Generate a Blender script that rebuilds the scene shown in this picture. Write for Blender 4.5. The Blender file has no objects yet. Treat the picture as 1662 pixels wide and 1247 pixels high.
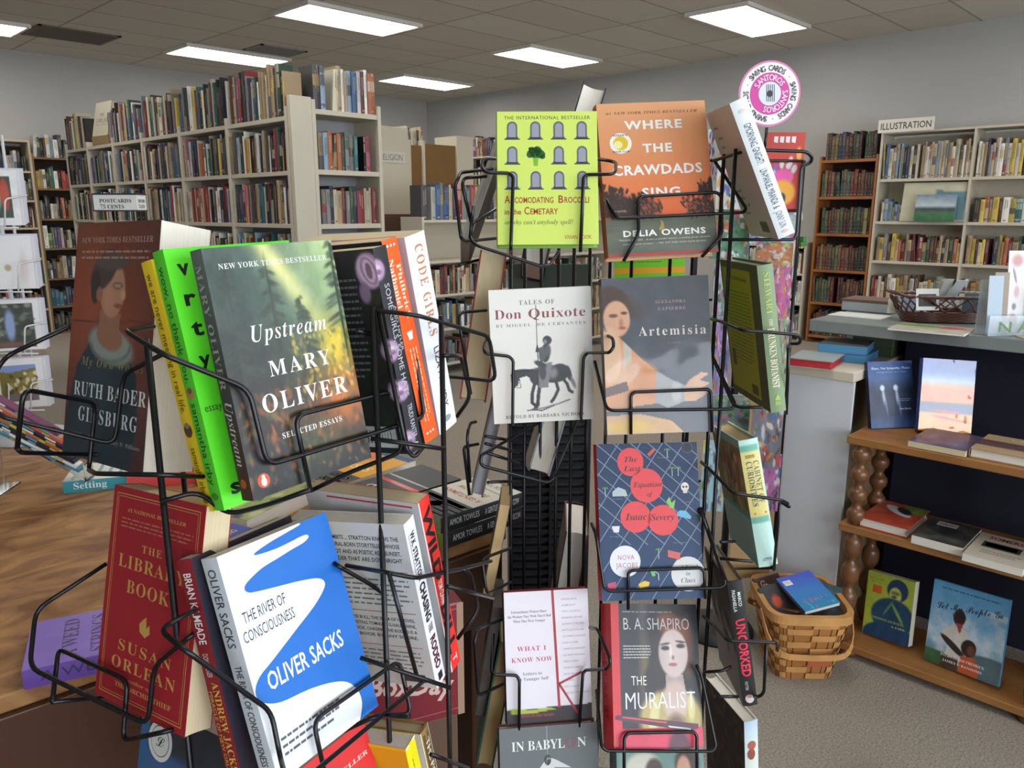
import bpy, bmesh, math, random
import numpy as np
from mathutils import Vector, Matrix
random.seed(7); rng = np.random.RandomState(5)
SC = bpy.context.scene; COL = SC.collection
PI = math.pi
WINP = 66
EXPO = 0.33
LAMPE = 8.0
NLONE = 215
# ------------------------------------------------------------------ camera, world, light, exposure
YA = math.radians(45.9); TH = math.radians(12.5); FPX = 1270.0; CAMZ = 1.38
d2 = np.array([math.cos(YA), math.sin(YA)]); d1 = np.array([-d2[1], d2[0]])
def yaw(u, v): return (u*d2[0]+v*d2[1], u*d1[0]+v*d1[1])
cR = Vector((*yaw(1, 0), 0)); fy = yaw(0, 1)
cF = Vector((fy[0]*math.cos(TH), fy[1]*math.cos(TH), -math.sin(TH)))
cU = Vector((fy[0]*math.sin(TH), fy[1]*math.sin(TH), math.cos(TH)))
cam_data = bpy.data.cameras.new('camera'); cam = bpy.data.objects.new('camera', cam_data); COL.objects.link(cam)
cam_data.sensor_width = 36.0; cam_data.lens = FPX/1662*36.0; cam_data.clip_start = 0.05; cam_data.clip_end = 60
m = Matrix((cR, cU, -cF)).transposed().to_4x4(); m.translation = (0, 0, CAMZ); cam.matrix_world = m
SC.camera = cam
def proj(p):
    d = Vector(p)-Vector((0, 0, CAMZ)); z = d.dot(cF)
    if z < .05: return (-1e4, -1e4, z)
    return (831+FPX*d.dot(cR)/z, 623.5-FPX*d.dot(cU)/z, z)
world = bpy.data.worlds.new('world'); SC.world = world; world.use_nodes = True
world.node_tree.nodes['Background'].inputs[0].default_value = (.75, .85, 1, 1)
world.node_tree.nodes['Background'].inputs[1].default_value = 1.0
def area(name, loc, rot, sx, sy, power, color):
    l = bpy.data.lights.new(name, 'AREA'); l.shape = 'RECTANGLE'; l.size = sx; l.size_y = sy; l.energy = power; l.color = color
    o = bpy.data.objects.new(name, l); o.location = loc; o.rotation_euler = rot; COL.objects.link(o); return o
# daylight coming in through the shop-front windows behind the camera
for i, x in enumerate((-1.9, .3, 2.5, 4.7)):
    area('window_daylight', (x, -3.42, 1.55), (math.radians(90), 0, 0), 1.9, 2.0, WINP, (.86, .93, 1.0))
SC.view_settings.view_transform = 'Standard'; SC.view_settings.look = 'None'; SC.view_settings.gamma = 1
SC.view_settings.exposure = EXPO
SC.view_settings.use_curve_mapping = False
SC.cycles.max_bounces = 8; SC.cycles.use_denoising = True
# ------------------------------------------------------------------ materials
def lin(c):
    c = np.asarray(c, float)/255.0
    return np.where(c <= .04045, c/12.92, ((c+.055)/1.055)**2.4)
def L4(c): return (*[float(v) for v in lin(c)], 1.0)
MATS = {}
def mat(name, col, rough=.6, metal=0., coat=0., bump=0., bscale=200, var=0., vscale=8, vec=(1, 1, 1), emit=0., spec=.5, alpha=1., trans=0.):
    if name in MATS: return MATS[name]
    M = bpy.data.materials.new(name); M.use_nodes = True; nt = M.node_tree; b = nt.nodes['Principled BSDF']
    b.inputs['Base Color'].default_value = L4(col); b.inputs['Roughness'].default_value = rough
    b.inputs['Metallic'].default_value = metal; b.inputs['Coat Weight'].default_value = coat; b.inputs['Coat Roughness'].default_value = .06
    b.inputs['Specular IOR Level'].default_value = spec; b.inputs['Transmission Weight'].default_value = trans
    b.inputs['Alpha'].default_value = alpha
    tc = nt.nodes.new('ShaderNodeTexCoord'); mp = nt.nodes.new('ShaderNodeMapping'); mp.inputs['Scale'].default_value = vec
    nt.links.new(tc.outputs['Object'], mp.inputs[0])
    if var:
        n = nt.nodes.new('ShaderNodeTexNoise'); n.inputs['Scale'].default_value = vscale; n.inputs['Detail'].default_value = 6
        nt.links.new(mp.outputs[0], n.inputs['Vector'])
        r = nt.nodes.new('ShaderNodeValToRGB'); r.color_ramp.elements[0].position = .3; r.color_ramp.elements[1].position = .7
        a = np.array(L4(col)[:3])
        r.color_ramp.elements[0].color = (*[float(v) for v in a*(1-var)], 1); r.color_ramp.elements[1].color = (*[float(min(1, v)) for v in a*(1+var)], 1)
        nt.links.new(n.outputs[0], r.inputs[0]); nt.links.new(r.outputs[0], b.inputs['Base Color'])
    if bump:
        n2 = nt.nodes.new('ShaderNodeTexNoise'); n2.inputs['Scale'].default_value = bscale; n2.inputs['Detail'].default_value = 3
        nt.links.new(mp.outputs[0], n2.inputs['Vector'])
        bp = nt.nodes.new('ShaderNodeBump'); bp.inputs['Strength'].default_value = bump; bp.inputs['Distance'].default_value = .004
        nt.links.new(n2.outputs[0], bp.inputs['Height']); nt.links.new(bp.outputs[0], b.inputs['Normal'])
    if emit:
        b.inputs['Emission Color'].default_value = (1, .97, .92, 1); b.inputs['Emission Strength'].default_value = emit
    MATS[name] = M; return M
def ink(c, rough=.5, coat=0.):
    return mat('ink_%02x%02x%02x_%d' % (int(c[0]), int(c[1]), int(c[2]), int(coat*10)), c, rough, coat=coat)
def printed(name, rough, coat, crough=.06, wrinkle=0.):
    if name in MATS: return MATS[name]
    M = bpy.data.materials.new(name); M.use_nodes = True; nt = M.node_tree; b = nt.nodes['Principled BSDF']
    a = nt.nodes.new('ShaderNodeAttribute'); a.attribute_name = 'Col'
    nt.links.new(a.outputs['Color'], b.inputs['Base Color'])
    b.inputs['Roughness'].default_value = rough; b.inputs['Coat Weight'].default_value = coat; b.inputs['Coat Roughness'].default_value = crough
    tc = nt.nodes.new('ShaderNodeTexCoord'); n2 = nt.nodes.new('ShaderNodeTexNoise'); n2.inputs['Scale'].default_value = 22; n2.inputs['Detail'].default_value = 1
    nt.links.new(tc.outputs['Object'], n2.inputs['Vector'])
    bp = nt.nodes.new('ShaderNodeBump'); bp.inputs['Strength'].default_value = .08+wrinkle; bp.inputs['Distance'].default_value = .004
    nt.links.new(n2.outputs[0], bp.inputs['Height']); nt.links.new(bp.outputs[0], b.inputs['Coat Normal'])
    if wrinkle: nt.links.new(bp.outputs[0], b.inputs['Normal'])
    MATS[name] = M; return M
P_MATTE = printed('printed_matte_card', .55, .0); P_GLOSS = printed('printed_gloss_card', .5, .12, .2)
P_SHINY = printed('printed_clear_film_jacket', .45, .45, .06, .12); P_FILM = printed('printed_glaring_film_jacket', .4, 1.0, .03, .75); P_FILM.node_tree.nodes['Principled BSDF'].inputs['Coat IOR'].default_value = 1.62
P_CLOTH = printed('bookcloth', .62, .06, .3)
def pages_mat(name, col):
    if name in MATS: return MATS[name]
    M = mat(name, col, .85); nt = M.node_tree; b = nt.nodes['Principled BSDF']
    tc = nt.nodes.new('ShaderNodeTexCoord'); mp = nt.nodes.new('ShaderNodeMapping'); mp.inputs['Scale'].default_value = (3, 3, 2600)
    n = nt.nodes.new('ShaderNodeTexNoise'); n.inputs['Scale'].default_value = 1.0; n.inputs['Detail'].default_value = 3
    nt.links.new(tc.outputs['Object'], mp.inputs[0]); nt.links.new(mp.outputs[0], n.inputs['Vector'])
    r = nt.nodes.new('ShaderNodeValToRGB'); a = np.array(L4(col)[:3]); r.color_ramp.elements[0].position = .35; r.color_ramp.elements[1].position = .6
    r.color_ramp.elements[0].color = (*[float(v) for v in a*.86], 1); r.color_ramp.elements[1].color = (*[float(v) for v in a], 1)
    nt.links.new(n.outputs[0], r.inputs[0]); nt.links.new(r.outputs[0], b.inputs['Base Color']); return M
PG_WHITE = pages_mat('book_pages_white', (226, 220, 208)); PG_CREAM = pages_mat('book_pages_cream', (214, 196, 160)); PG_TAN = pages_mat('book_pages_tan', (196, 168, 120))
# ------------------------------------------------------------------ mesh builder
class MB:
    def __init__(s): s.v = []; s.f = []; s.mi = []; s.c = []; s.mats = []; s.usecol = False; s.sm = []
    def mid(s, m):
        if m not in s.mats: s.mats.append(m)
        return s.mats.index(m)
    def face(s, pts, m, cols=None, smooth=False):
        b = len(s.v); s.v += [tuple(p) for p in pts]; s.f.append(tuple(range(b, b+len(pts)))); s.mi.append(s.mid(m)); s.sm.append(smooth)
        if cols is None: s.c.append([(1, 1, 1, 1)]*len(pts))
        else: s.usecol = True; s.c.append(cols if isinstance(cols, list) else [cols]*len(pts))
        return s
    def raw(s, vs, fs, m, smooth=False, cols=None):
        b = len(s.v); s.v += [tuple(p) for p in vs]; k = s.mid(m)
        for f in fs:
            s.f.append(tuple(b+i for i in f)); s.mi.append(k); s.sm.append(smooth)
            if cols is None: s.c.append([(1, 1, 1, 1)]*len(f))
            else:
                s.usecol = True; s.c.append([cols[i] for i in f] if isinstance(cols, list) else [cols]*len(f))
        return s
    def box(s, x0, y0, z0, x1, y1, z1, m, col=None, M=None, bev=0.):
        if bev:
            b = min(bev, (x1-x0)*.45, (y1-y0)*.45, (z1-z0)*.45)
            bm = bmesh.new(); bmesh.ops.create_cube(bm, size=1)
            for v in bm.verts: v.co = Vector(((x0+x1)/2+v.co.x*(x1-x0), (y0+y1)/2+v.co.y*(y1-y0), (z0+z1)/2+v.co.z*(z1-z0)))
            bmesh.ops.bevel(bm, geom=bm.edges[:], offset=b, segments=2, affect='EDGES', profile=.5)
            bm.verts.ensure_lookup_table(); vs = [v.co.copy() for v in bm.verts]; fs = [[v.index for v in f.verts] for f in bm.faces]; bm.free()
        else:
            vs = [Vector(p) for p in ((x0, y0, z0), (x1, y0, z0), (x1, y1, z0), (x0, y1, z0), (x0, y0, z1), (x1, y0, z1), (x1, y1, z1), (x0, y1, z1))]
            fs = [(0, 3, 2, 1), (4, 5, 6, 7), (0, 1, 5, 4), (1, 2, 6, 5), (2, 3, 7, 6), (3, 0, 4, 7)]
        if M is not None: vs = [M @ v for v in vs]
        return s.raw(vs, fs, m, cols=col)
    def tube(s, pts, r, m, n=8, fillet=0., closed=False, caps=True):
        P = [Vector(p) for p in pts]
        if fillet and len(P) > 2:
            Q = [P[0]]
            for i in range(1, len(P)-1):
                a, b, c = P[i-1], P[i], P[i+1]; u = a-b; w = c-b
                d = min(fillet, u.length*.45, w.length*.45)
                if u.length < 1e-6 or w.length < 1e-6: continue
                p0 = b+u.normalized()*d; p2 = b+w.normalized()*d
                for k in range(5):
                    t = k/4; Q.append(p0*(1-t)**2+b*2*t*(1-t)+p2*t*t)
            Q.append(P[-1]); P = Q
        P = [p for i, p in enumerate(P) if i == 0 or (p-P[i-1]).length > 1e-5]
        rr = r if isinstance(r, (list, tuple)) else [r]*len(P)
        vs = []; N = len(P); up = None
        for i, p in enumerate(P):
            if closed: t = (P[(i+1) % N]-P[i-1]).normalized()
            else: t = (P[min(i+1, N-1)]-P[max(i-1, 0)]).normalized()
            if up is None: up = t.orthogonal().normalized()
            up = (up-t*up.dot(t)).normalized(); w = t.cross(up)
            for k in range(n):
                a = 2*PI*k/n; vs.append(p+(up*math.cos(a)+w*math.sin(a))*rr[i])
        fs = []
        for i in range(N if closed else N-1):
            for k in range(n):
                a = i*n+k; b = i*n+(k+1) % n; c = ((i+1) % N)*n+(k+1) % n; d = ((i+1) % N)*n+k
                fs.append((a, b, c, d))
        if caps and not closed: fs.append(tuple(range(n-1, -1, -1))); fs.append(tuple((N-1)*n+k for k in range(n)))
        return s.raw(vs, fs, m, smooth=True)
    def lathe(s, prof, m, c=(0, 0, 0), n=20, smooth=True):
        vs = []; c = Vector(c)
        for r, z in prof:
            for k in range(n): a = 2*PI*k/n; vs.append(c+Vector((r*math.cos(a), r*math.sin(a), z)))
        fs = [(i*n+k, i*n+(k+1) % n, (i+1)*n+(k+1) % n, (i+1)*n+k) for i in range(len(prof)-1) for k in range(n)]
        fs.append(tuple(range(n-1, -1, -1))); fs.append(tuple((len(prof)-1)*n+k for k in range(n)))
        return s.raw(vs, fs, m, smooth=smooth)
    def build(s, name, parent=None, **props):
        me = bpy.data.meshes.new(name); me.from_pydata(s.v, [], s.f)
        for mm in s.mats: me.materials.append(mm)
        me.polygons.foreach_set('material_index', s.mi); me.polygons.foreach_set('use_smooth', s.sm)
        if s.usecol:
            ca = me.color_attributes.new('Col', 'FLOAT_COLOR', 'CORNER')
            ca.data.foreach_set('color', np.array([x for f in s.c for q in f for x in q], dtype=np.float32))
        me.update()
        o = bpy.data.objects.new(name, me); COL.objects.link(o)
        if parent is not None: o.parent = parent
        for k, v in props.items(): o[k] = v
        return o
def thing(name, label, cat, loc=(0, 0, 0), rot=None, group=None):
    o = bpy.data.objects.new(name, None); COL.objects.link(o); o.empty_display_size = .05
    if rot is None: o.location = loc
    else:
        M = rot.to_4x4() if isinstance(rot, Matrix) else Matrix.Rotation(rot, 4, 'Z'); M.translation = loc; o.matrix_world = M
    o['label'] = label; o['category'] = cat
    if group: o['group'] = group
    return o
def tag(o, label, cat, group=None, kind=None):
    o['label'] = label; o['category'] = cat
    if group: o['group'] = group
    if kind: o['kind'] = kind
    return o
def struct(o): o['kind'] = 'structure'; return o
# ------------------------------------------------------------------ lettering
SER = {}; ITA = {}; SCR = {}; MONO = {}
for i in range(26):
    SER[chr(65+i)] = chr(0x1D400+i); SER[chr(97+i)] = chr(0x1D41A+i)
    ITA[chr(65+i)] = chr(0x1D468+i); ITA[chr(97+i)] = chr(0x1D482+i)
    SCR[chr(65+i)] = chr(0x1D4D0+i); SCR[chr(97+i)] = chr(0x1D4EA+i)
    MONO[chr(65+i)] = chr(0x1D670+i); MONO[chr(97+i)] = chr(0x1D68A+i)
for i in range(10): SER[chr(48+i)] = chr(0x1D7CE+i)
TC = {}
def glyphs(s, style='sans', spacing=1.0):
    k = (s, style, spacing)
    if k in TC: return TC[k]
    tb = {'serif': SER, 'serifl': SER, 'ital': ITA, 'script': SCR, 'mono': MONO}.get(style)
    body = ''.join(tb.get(ch, ch) for ch in s) if tb else s
    c = bpy.data.curves.new('t', 'FONT'); c.body = body; c.resolution_u = 2; c.space_character = spacing
    c.offset = {'bold': .014, 'serifl': -.005, 'heavy': .03, 'ital': -.008, 'thin': -.008}.get(style, 0)
    o = bpy.data.objects.new('t', c); me = bpy.data.meshes.new_from_object(o)
    vs = np.array([(v.co.x, v.co.y) for v in me.vertices]) if len(me.vertices) else np.zeros((0, 2)); fs = [tuple(p.vertices) for p in me.polygons]
    bpy.data.objects.remove(o); bpy.data.curves.remove(c); bpy.data.meshes.remove(me)
    TC[k] = (vs, fs); return TC[k]
CAPH = .70
class Ov:
    """flat print laid on one face of a thing; f(a, b) maps fractions to 3D points"""
    def __init__(s, mb, f, coat=0., rough=.5, sg=-1): s.mb = mb; s.f = f; s.coat = coat; s.rough = rough; s.lay = 0; s.sg = sg
    def up(s): s.lay += 1
    def text(s, st, x0, x1, yb, h, col, style='sans', sp=1.0, rot=0., asp=1.0, slant=0., wob=0.):
        vs, fs = glyphs(st, style, sp)
        if not len(vs): return
        a, b = vs[:, 0].min(), vs[:, 0].max()
        X = x0+(vs[:, 0]-a)/max(b-a, 1e-6)*(x1-x0); Yv = vs[:, 1]/CAPH*h
        X = X+slant*vs[:, 1]*h
        if wob: Yv = Yv+wob*np.sin(X*23)
        if rot:
            cx = (x0+x1)/2; c, sn = math.cos(rot), math.sin(rot); dx = (X-cx)*asp; X, Yv = cx+(dx*c-Yv*sn)/asp, (dx*sn+Yv*c)
        pts = [s.f(x, yb+s.sg*y, s.lay) for x, y in zip(X, Yv)]
        s.mb.raw(pts, fs, ink(col, s.rough, s.coat))
    def poly(s, pts, col): 
        P = [s.f(x, y, s.lay) for x, y in pts]
        from mathutils.geometry import tessellate_polygon
        fs = tessellate_polygon([[Vector((x, y, 0)) for x, y in pts]])
        ar = 0
        for i in range(len(pts)): ar += pts[i-1][0]*pts[i][1]-pts[i][0]*pts[i-1][1]
        out = []
        for t in fs:
            a, b, c = [Vector(pts[i]) for i in t]
            if (b-a).cross(c-a) > 0: t = (t[0], t[2], t[1])
            out.append(tuple(t))
        s.mb.raw(P, out, ink(col, s.rough, s.coat))
    def rect(s, x0, y0, x1, y1, col): s.poly([(x0, y0), (x0, y1), (x1, y1), (x1, y0)], col)
    def circ(s, cx, cy, rx, ry, col, n=28, wob=0.):
        s.poly([(cx+rx*(1+wob*math.sin(3*a+1)+wob*.6*math.sin(5*a))*math.cos(a), cy+ry*(1+wob*math.sin(3*a+1))*math.sin(a)) for a in [2*PI*k/n for k in range(n)]], col)
    def line(s, pts, w, col, asp=1.0):
        for (xa, ya), (xb, yb) in zip(pts[:-1], pts[1:]):
            dx, dy = (xb-xa)*asp, yb-ya; l = math.hypot(dx, dy) or 1; nx, ny = -dy/l*w/2/asp, dx/l*w/2
            s.poly([(xa+nx, ya+ny), (xb+nx, yb+ny), (xb-nx, yb-ny), (xa-nx, ya-ny)], col)
    def blurb(s, x0, x1, y0, y1, n, col, seed=0, fill=.62):
        r = random.Random(seed)
        for i in range(n):
            y = y0+(y1-y0)*(i+.5)/n; h = (y1-y0)/n*.34; x = x0; xe = x1-(r.random()*.3*(x1-x0) if i == n-1 else r.random()*.05*(x1-x0))
            while x < xe:
                w = (x1-x0)*r.uniform(.035, .12); s.rect(x, y-h/2, min(x+w, xe), y+h/2, col); x += w+(x1-x0)*.018
def smooth(pts, k=4):
    out = []; n = len(pts)
    for i in range(n-1):
        p0, p1, p2, p3 = pts[max(i-1, 0)], pts[i], pts[i+1], pts[min(i+2, n-1)]
        for j in range(k):
            t = j/k; out.append(tuple(.5*(2*p1[q]+(p2[q]-p0[q])*t+(2*p0[q]-5*p1[q]+4*p2[q]-p3[q])*t*t+(3*p1[q]-p0[q]-3*p2[q]+p3[q])*t**3) for q in (0, 1)))
    return out+[pts[-1]]
# ------------------------------------------------------------------ painted art (vertex colours)
class Cv:
    def __init__(s, nx, ny, col=(255, 255, 255)):
        s.nx, s.ny = nx, ny; s.a = np.zeros((ny, nx, 3)); s.a[:] = col
        s.X, s.Y = np.meshgrid(np.linspace(0, 1, nx), np.linspace(0, 1, ny)); s.r = np.random.RandomState(3)
    def mix(s, m, col): s.a = s.a*(1-m[..., None])+np.asarray(col, float)*m[..., None]; return s
    def grad(s, stops, ax='y', ang=0.):
        t = s.Y if ax == 'y' else s.X
        t = t+ang*(s.X if ax == 'y' else s.Y)
        xs = [q[0] for q in stops]
        s.a = np.stack([np.interp(t, xs, [q[1][k] for q in stops]) for k in range(3)], -1); return s
    def ell(s, cx, cy, rx, ry, col, soft=.15, ang=0., al=1.):
        dx = s.X-cx; dy = (s.Y-cy); c, n = math.cos(ang), math.sin(ang)
        d = np.sqrt(((dx*c+dy*n)/rx)**2+((-dx*n+dy*c)/ry)**2); return s.mix(np.clip((1-d)/soft+.5, 0, 1)*al, col)
    def poly(s, pts, col, al=1.):
        m = np.zeros(s.X.shape, bool); n = len(pts)
        for i in range(n):
            (x1, y1), (x2, y2) = pts[i-1], pts[i]
            if y1 == y2: continue
            c = ((y1 > s.Y) != (y2 > s.Y)) & (s.X < (x2-x1)*(s.Y-y1)/(y2-y1)+x1); m ^= c
        return s.mix(m.astype(float)*al, col)
    def fn(s, sc, seed, ay=1.0):
        r = np.random.RandomState(seed); out = np.zeros(s.X.shape); amp = 1; tot = 0
        for o in range(4):
            k = max(2, int(sc*2**o)); g = r.rand(int(k*ay)+2, k+2)
            fx = s.X*k; fy_ = s.Y*int(k*ay); ix = np.minimum(fx.astype(int), k); iy = np.minimum(fy_.astype(int), int(k*ay)); tx = fx-ix; ty = fy_-iy
            tx = tx*tx*(3-2*tx); ty = ty*ty*(3-2*ty)
            v = (g[iy, ix]*(1-tx)+g[iy, ix+1]*tx)*(1-ty)+(g[iy+1, ix]*(1-tx)+g[iy+1, ix+1]*tx)*ty
            out += v*amp; tot += amp; amp *= .55
        return out/tot
    def spots(s, n, box, rr, cols, seed=1, al=1., soft=.4):
        r = random.Random(seed)
        for _ in range(n):
            s.ell(r.uniform(box[0], box[2]), r.uniform(box[1], box[3]), r.uniform(*rr), r.uniform(*rr)*.7, r.choice(cols), soft, r.uniform(0, 3), al)
        return s
    def noise(s, sc, amp, seed=1): s.a = s.a+(s.fn(sc, seed)[..., None]-.5)*2*amp; return s
    def cols(s): 
        l = lin(np.clip(s.a, 0, 255)); return np.concatenate([l, np.ones((s.ny, s.nx, 1))], -1)
def grid(mb, f, cv, m, lay=-1):
    """painted canvas as a subdivided patch; f maps fractions to 3D"""
    c = cv.cols(); ny, nx = cv.ny, cv.nx
    vs = [f(i/(nx-1), j/(ny-1), lay) for j in range(ny) for i in range(nx)]
    fs = [(j*nx+i, (j+1)*nx+i, (j+1)*nx+i+1, j*nx+i+1) for j in range(ny-1) for i in range(nx-1)]
    cl = [tuple(x) for x in c.reshape(-1, 4)]
    mb.raw(vs, fs, m, cols=cl)
def flat(c): return Cv(2, 2, c)
# ------------------------------------------------------------------ books
def rotm(k): return Matrix([k[0:3], k[3:6], k[6:9]])
def book(name, label, pose, front, spine, back, deco=None, hard=False, pages=None, m=None, group=None, edge=None):
    """pose = (rotation rows, origin, (W, H, T)); origin = spine foot, x to the fore-edge, y up, z to the front cover"""
    Mr, t, (W, H, T) = pose
    Mr = rotm(Mr) if not isinstance(Mr, Matrix) else Mr
    base = Vector(t)+Mr @ Vector((W/2, 0, 0))
    root = thing(name, label, 'book', base, Mr, group)
    m = m or P_MATTE; th = .0026 if hard else .0005; ov = .003 if hard else .0; bul = T*(.08 if hard else .03)
    cx = W/2
    def F(a, b, l=-1): return Vector((a*W-cx, (1-b)*H, T/2+(l+1)*.00012))
    def Bk(a, b, l=-1): return Vector((W-a*W-cx, (1-b)*H, -T/2-(l+1)*.00012))
    def Sp(a, b, l=-1): # a along the spine from the top, b across from back to front
        x = -bul*math.sin(PI*min(max(b, 0), 1))-(l+1)*.00015-(.0004 if l >= 0 else 0)
        return Vector((x-cx, (1-a)*H, (b-.5)*T))
    mb = MB()
    as_cv = lambda c: c if isinstance(c, Cv) else flat(c)
    grid(mb, F, as_cv(front), m); grid(mb, Bk, as_cv(back), m)
    sp = as_cv(spine)  # canvas x = across, y = down
    if sp.nx < 7:
        s2 = Cv(7, max(2, sp.ny)); s2.a[:] = sp.a[:, :1].repeat(7, 1) if sp.ny > 2 else sp.a[0, 0]; sp = s2
    grid(mb, lambda a, b, l=-1: Sp(b, a, l), sp, m)
    ec = tuple(float(v) for v in lin(edge if edge is not None else as_cv(front).a[0, -1]))+(1.,)
    for sg in (1, -1):
        zo, zi = sg*T/2, sg*(T/2-th)
        q = [(-cx, 0), (W-cx, 0), (W-cx, H), (-cx, H)]
        for i in range(4):
            (xa, ya), (xb, yb) = q[i], q[(i+1) % 4]
            mb.face([(xa, ya, zo), (xb, yb, zo), (xb, yb, zi), (xa, ya, zi)][::sg], m, ec)
        mb.face([(x, y, zi) for x, y in (q if sg < 0 else q[::-1])][::1], m, ec)
    # spine top and foot caps follow the round
    for y in (0, H):
        pr = [(-bul*math.sin(PI*k/6)-cx, (k/6-.5)*T) for k in range(7)]
        pts = [(x, y, z) for x, z in pr]+[(x+th, y, z) for x, z in pr[::-1]]
        mb.face(pts if y else pts[::-1], m, ec)
    if deco: 
        O = lambda f, sg=-1: Ov(mb, f, .1 if m in (P_GLOSS, P_SHINY) else 0., sg=sg)
        deco(O(F), O(Sp, 1), O(Bk))
    mb.build('cover', root)
    pb = MB(); x0, x1 = th-cx, W-ov-.0008-cx; z0, z1 = -T/2+th, T/2-th; y0, y1 = ov+.0004, H-ov-.0004
    n = 8; pr = []
    for k in range(n+1):
        tt = k/n; pr.append((x1-(.006 if hard else .0012)*math.sin(PI*tt)*min(1, T/.03), z0+(z1-z0)*tt))
    pr = [(x0, z0)]+pr+[(x0, z1)]
    pm = pages or PG_WHITE
    vs = [(x, y0, z) for x, z in pr]+[(x, y1, z) for x, z in pr]; N = len(pr)
    fs = [(i, (i+1) % N, (i+1) % N+N, i+N)[::-1] for i in range(N)]+[tuple(range(N)), tuple(range(2*N-1, N-1, -1))]
    pb.raw(vs, fs, pm); pb.build('page_block', root)
    return root
def lying(x, y, z, w, h, t, ang=0., tilt=0.):
    """pose of a book lying flat, cover up, centred at x, y with its underside at z; text top points along ang"""
    a = ang; R = Matrix(((math.cos(a), -math.sin(a), 0), (math.sin(a), math.cos(a), 0), (0, 0, 1)))
    o = Vector((x, y, z+t/2))+R @ Vector((-w/2, -h/2, 0))
    return (R, o, (w, h, t))
# ------------------------------------------------------------------ measured poses: books in the racks and the bent wires
WIRES_L= [[(0.2755,0.7137,1.2788),(0.2418,0.6832,1.2818),(0.2411,0.6762,1.2805),(0.2457,0.6236,1.2689),(0.3086,0.609,1.2324),(0.3143,0.5974,1.1659),(0.5101,0.6231,1.1663),(0.5099,0.6355,1.2329),(0.4545,0.6333,1.2602),(0.4306,0.6237,1.2675)],[(0.3539,0.5964,1.1327),(0.3496,0.6086,1.2015),(0.4695,0.6244,1.2016),(0.4734,0.6133,1.1393),(0.4277,0.6522,1.1168),(0.4005,0.675,1.1001)],[(0.2481,0.6661,1.1327),(0.2803,0.6631,1.1351),(0.2957,0.6404,1.1141),(0.3241,0.6142,1.1238),(0.3406,0.5739,1.1432)],[(0.2553,0.8772,1.2643),(0.2054,0.9192,1.2348),(0.19,0.9017,1.2223),(0.1693,0.8264,1.1962),(0.2594,0.7979,1.1542),(0.274,0.7961,1.2231),(0.2891,0.7337,1.2493)],[(0.1738,0.7848,1.1723),(0.1832,0.7775,1.2261),(0.2599,0.8412,1.1893),(0.2459,0.8405,1.1212),(0.2112,0.705,1.1584),(0.2458,0.6485,1.1623),(0.2857,0.6614,1.1475)],[(0.1738,0.7848,1.1723),(0.178,0.793,1.1655),(0.2463,0.8457,1.1364),(0.3143,0.8305,1.1243)],[(0.2439,0.8135,1.0276),(0.1815,0.837,0.9914),(0.1618,0.8007,0.9522),(0.2222,0.6807,0.9185),(0.2347,0.6852,0.9712),(0.253,0.6421,1.0117),(0.2867,0.6722,1.0)],[(0.1695,0.7696,0.926),(0.1975,0.8414,0.9398),(0.2219,0.7205,0.9466),(0.2093,0.7137,0.892),(0.2248,0.6531,0.9242),(0.266,0.6643,0.9078)],[(0.1695,0.7696,0.926),(0.2183,0.7975,0.8941),(0.2669,0.803,0.884)],[(0.2641,0.6466,1.0313),(0.2477,0.6235,1.0442),(0.2182,0.6167,1.0428),(0.2215,0.5757,1.0401),(0.2906,0.577,0.9494),(0.289,0.5633,0.9111),(0.2618,0.4991,0.93),(0.4906,0.6042,0.8769),(0.501,0.6263,0.9327),(0.4385,0.6326,0.998),(0.4014,0.6344,1.031),(0.4051,0.6478,1.0294)],[(0.3301,0.5598,0.8704),(0.331,0.5771,0.9192),(0.4543,0.6072,0.913),(0.4534,0.5878,0.8579),(0.4117,0.592,0.8757),(0.3725,0.625,0.8523)],[(0.4468,0.6209,1.2883),(0.4502,0.6128,1.2857),(0.4716,0.5862,1.2825),(0.5937,0.6102,1.2451),(0.6049,0.6113,1.1926),(0.6005,0.6879,1.1876)],[(0.4507,0.6156,1.2842),(0.4702,0.6049,1.1451),(0.474,0.5973,1.1355),(0.4894,0.598,1.1463)],[(0.5107,0.5902,1.2373),(0.5951,0.6586,1.2167),(0.6088,0.6576,1.1657),(0.6001,0.6733,1.1405)],[(0.4292,0.6068,1.1638),(0.4965,0.5755,1.1449)],[(0.4141,0.6373,1.0257),(0.4183,0.5709,1.0387),(0.4439,0.5627,1.0266),(0.5575,0.6211,0.9773),(0.6473,0.6645,0.9425)],[(0.4183,0.5709,1.0387),(0.4467,0.5688,0.9163)],[(0.4771,0.5524,1.0095),(0.6095,0.6229,0.9206)],[(0.5575,0.6211,0.9773),(0.5767,0.6265,0.9641),(0.5828,0.6198,0.9167),(0.5535,0.6261,0.8877)],[(0.3865,0.5782,0.9586),(0.4599,0.5318,0.9123)],[(0.4014,0.5772,0.8883),(0.4077,0.5324,0.9066)],[(0.4362,0.5355,0.8471),(0.5566,0.6133,0.719)]]
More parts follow.
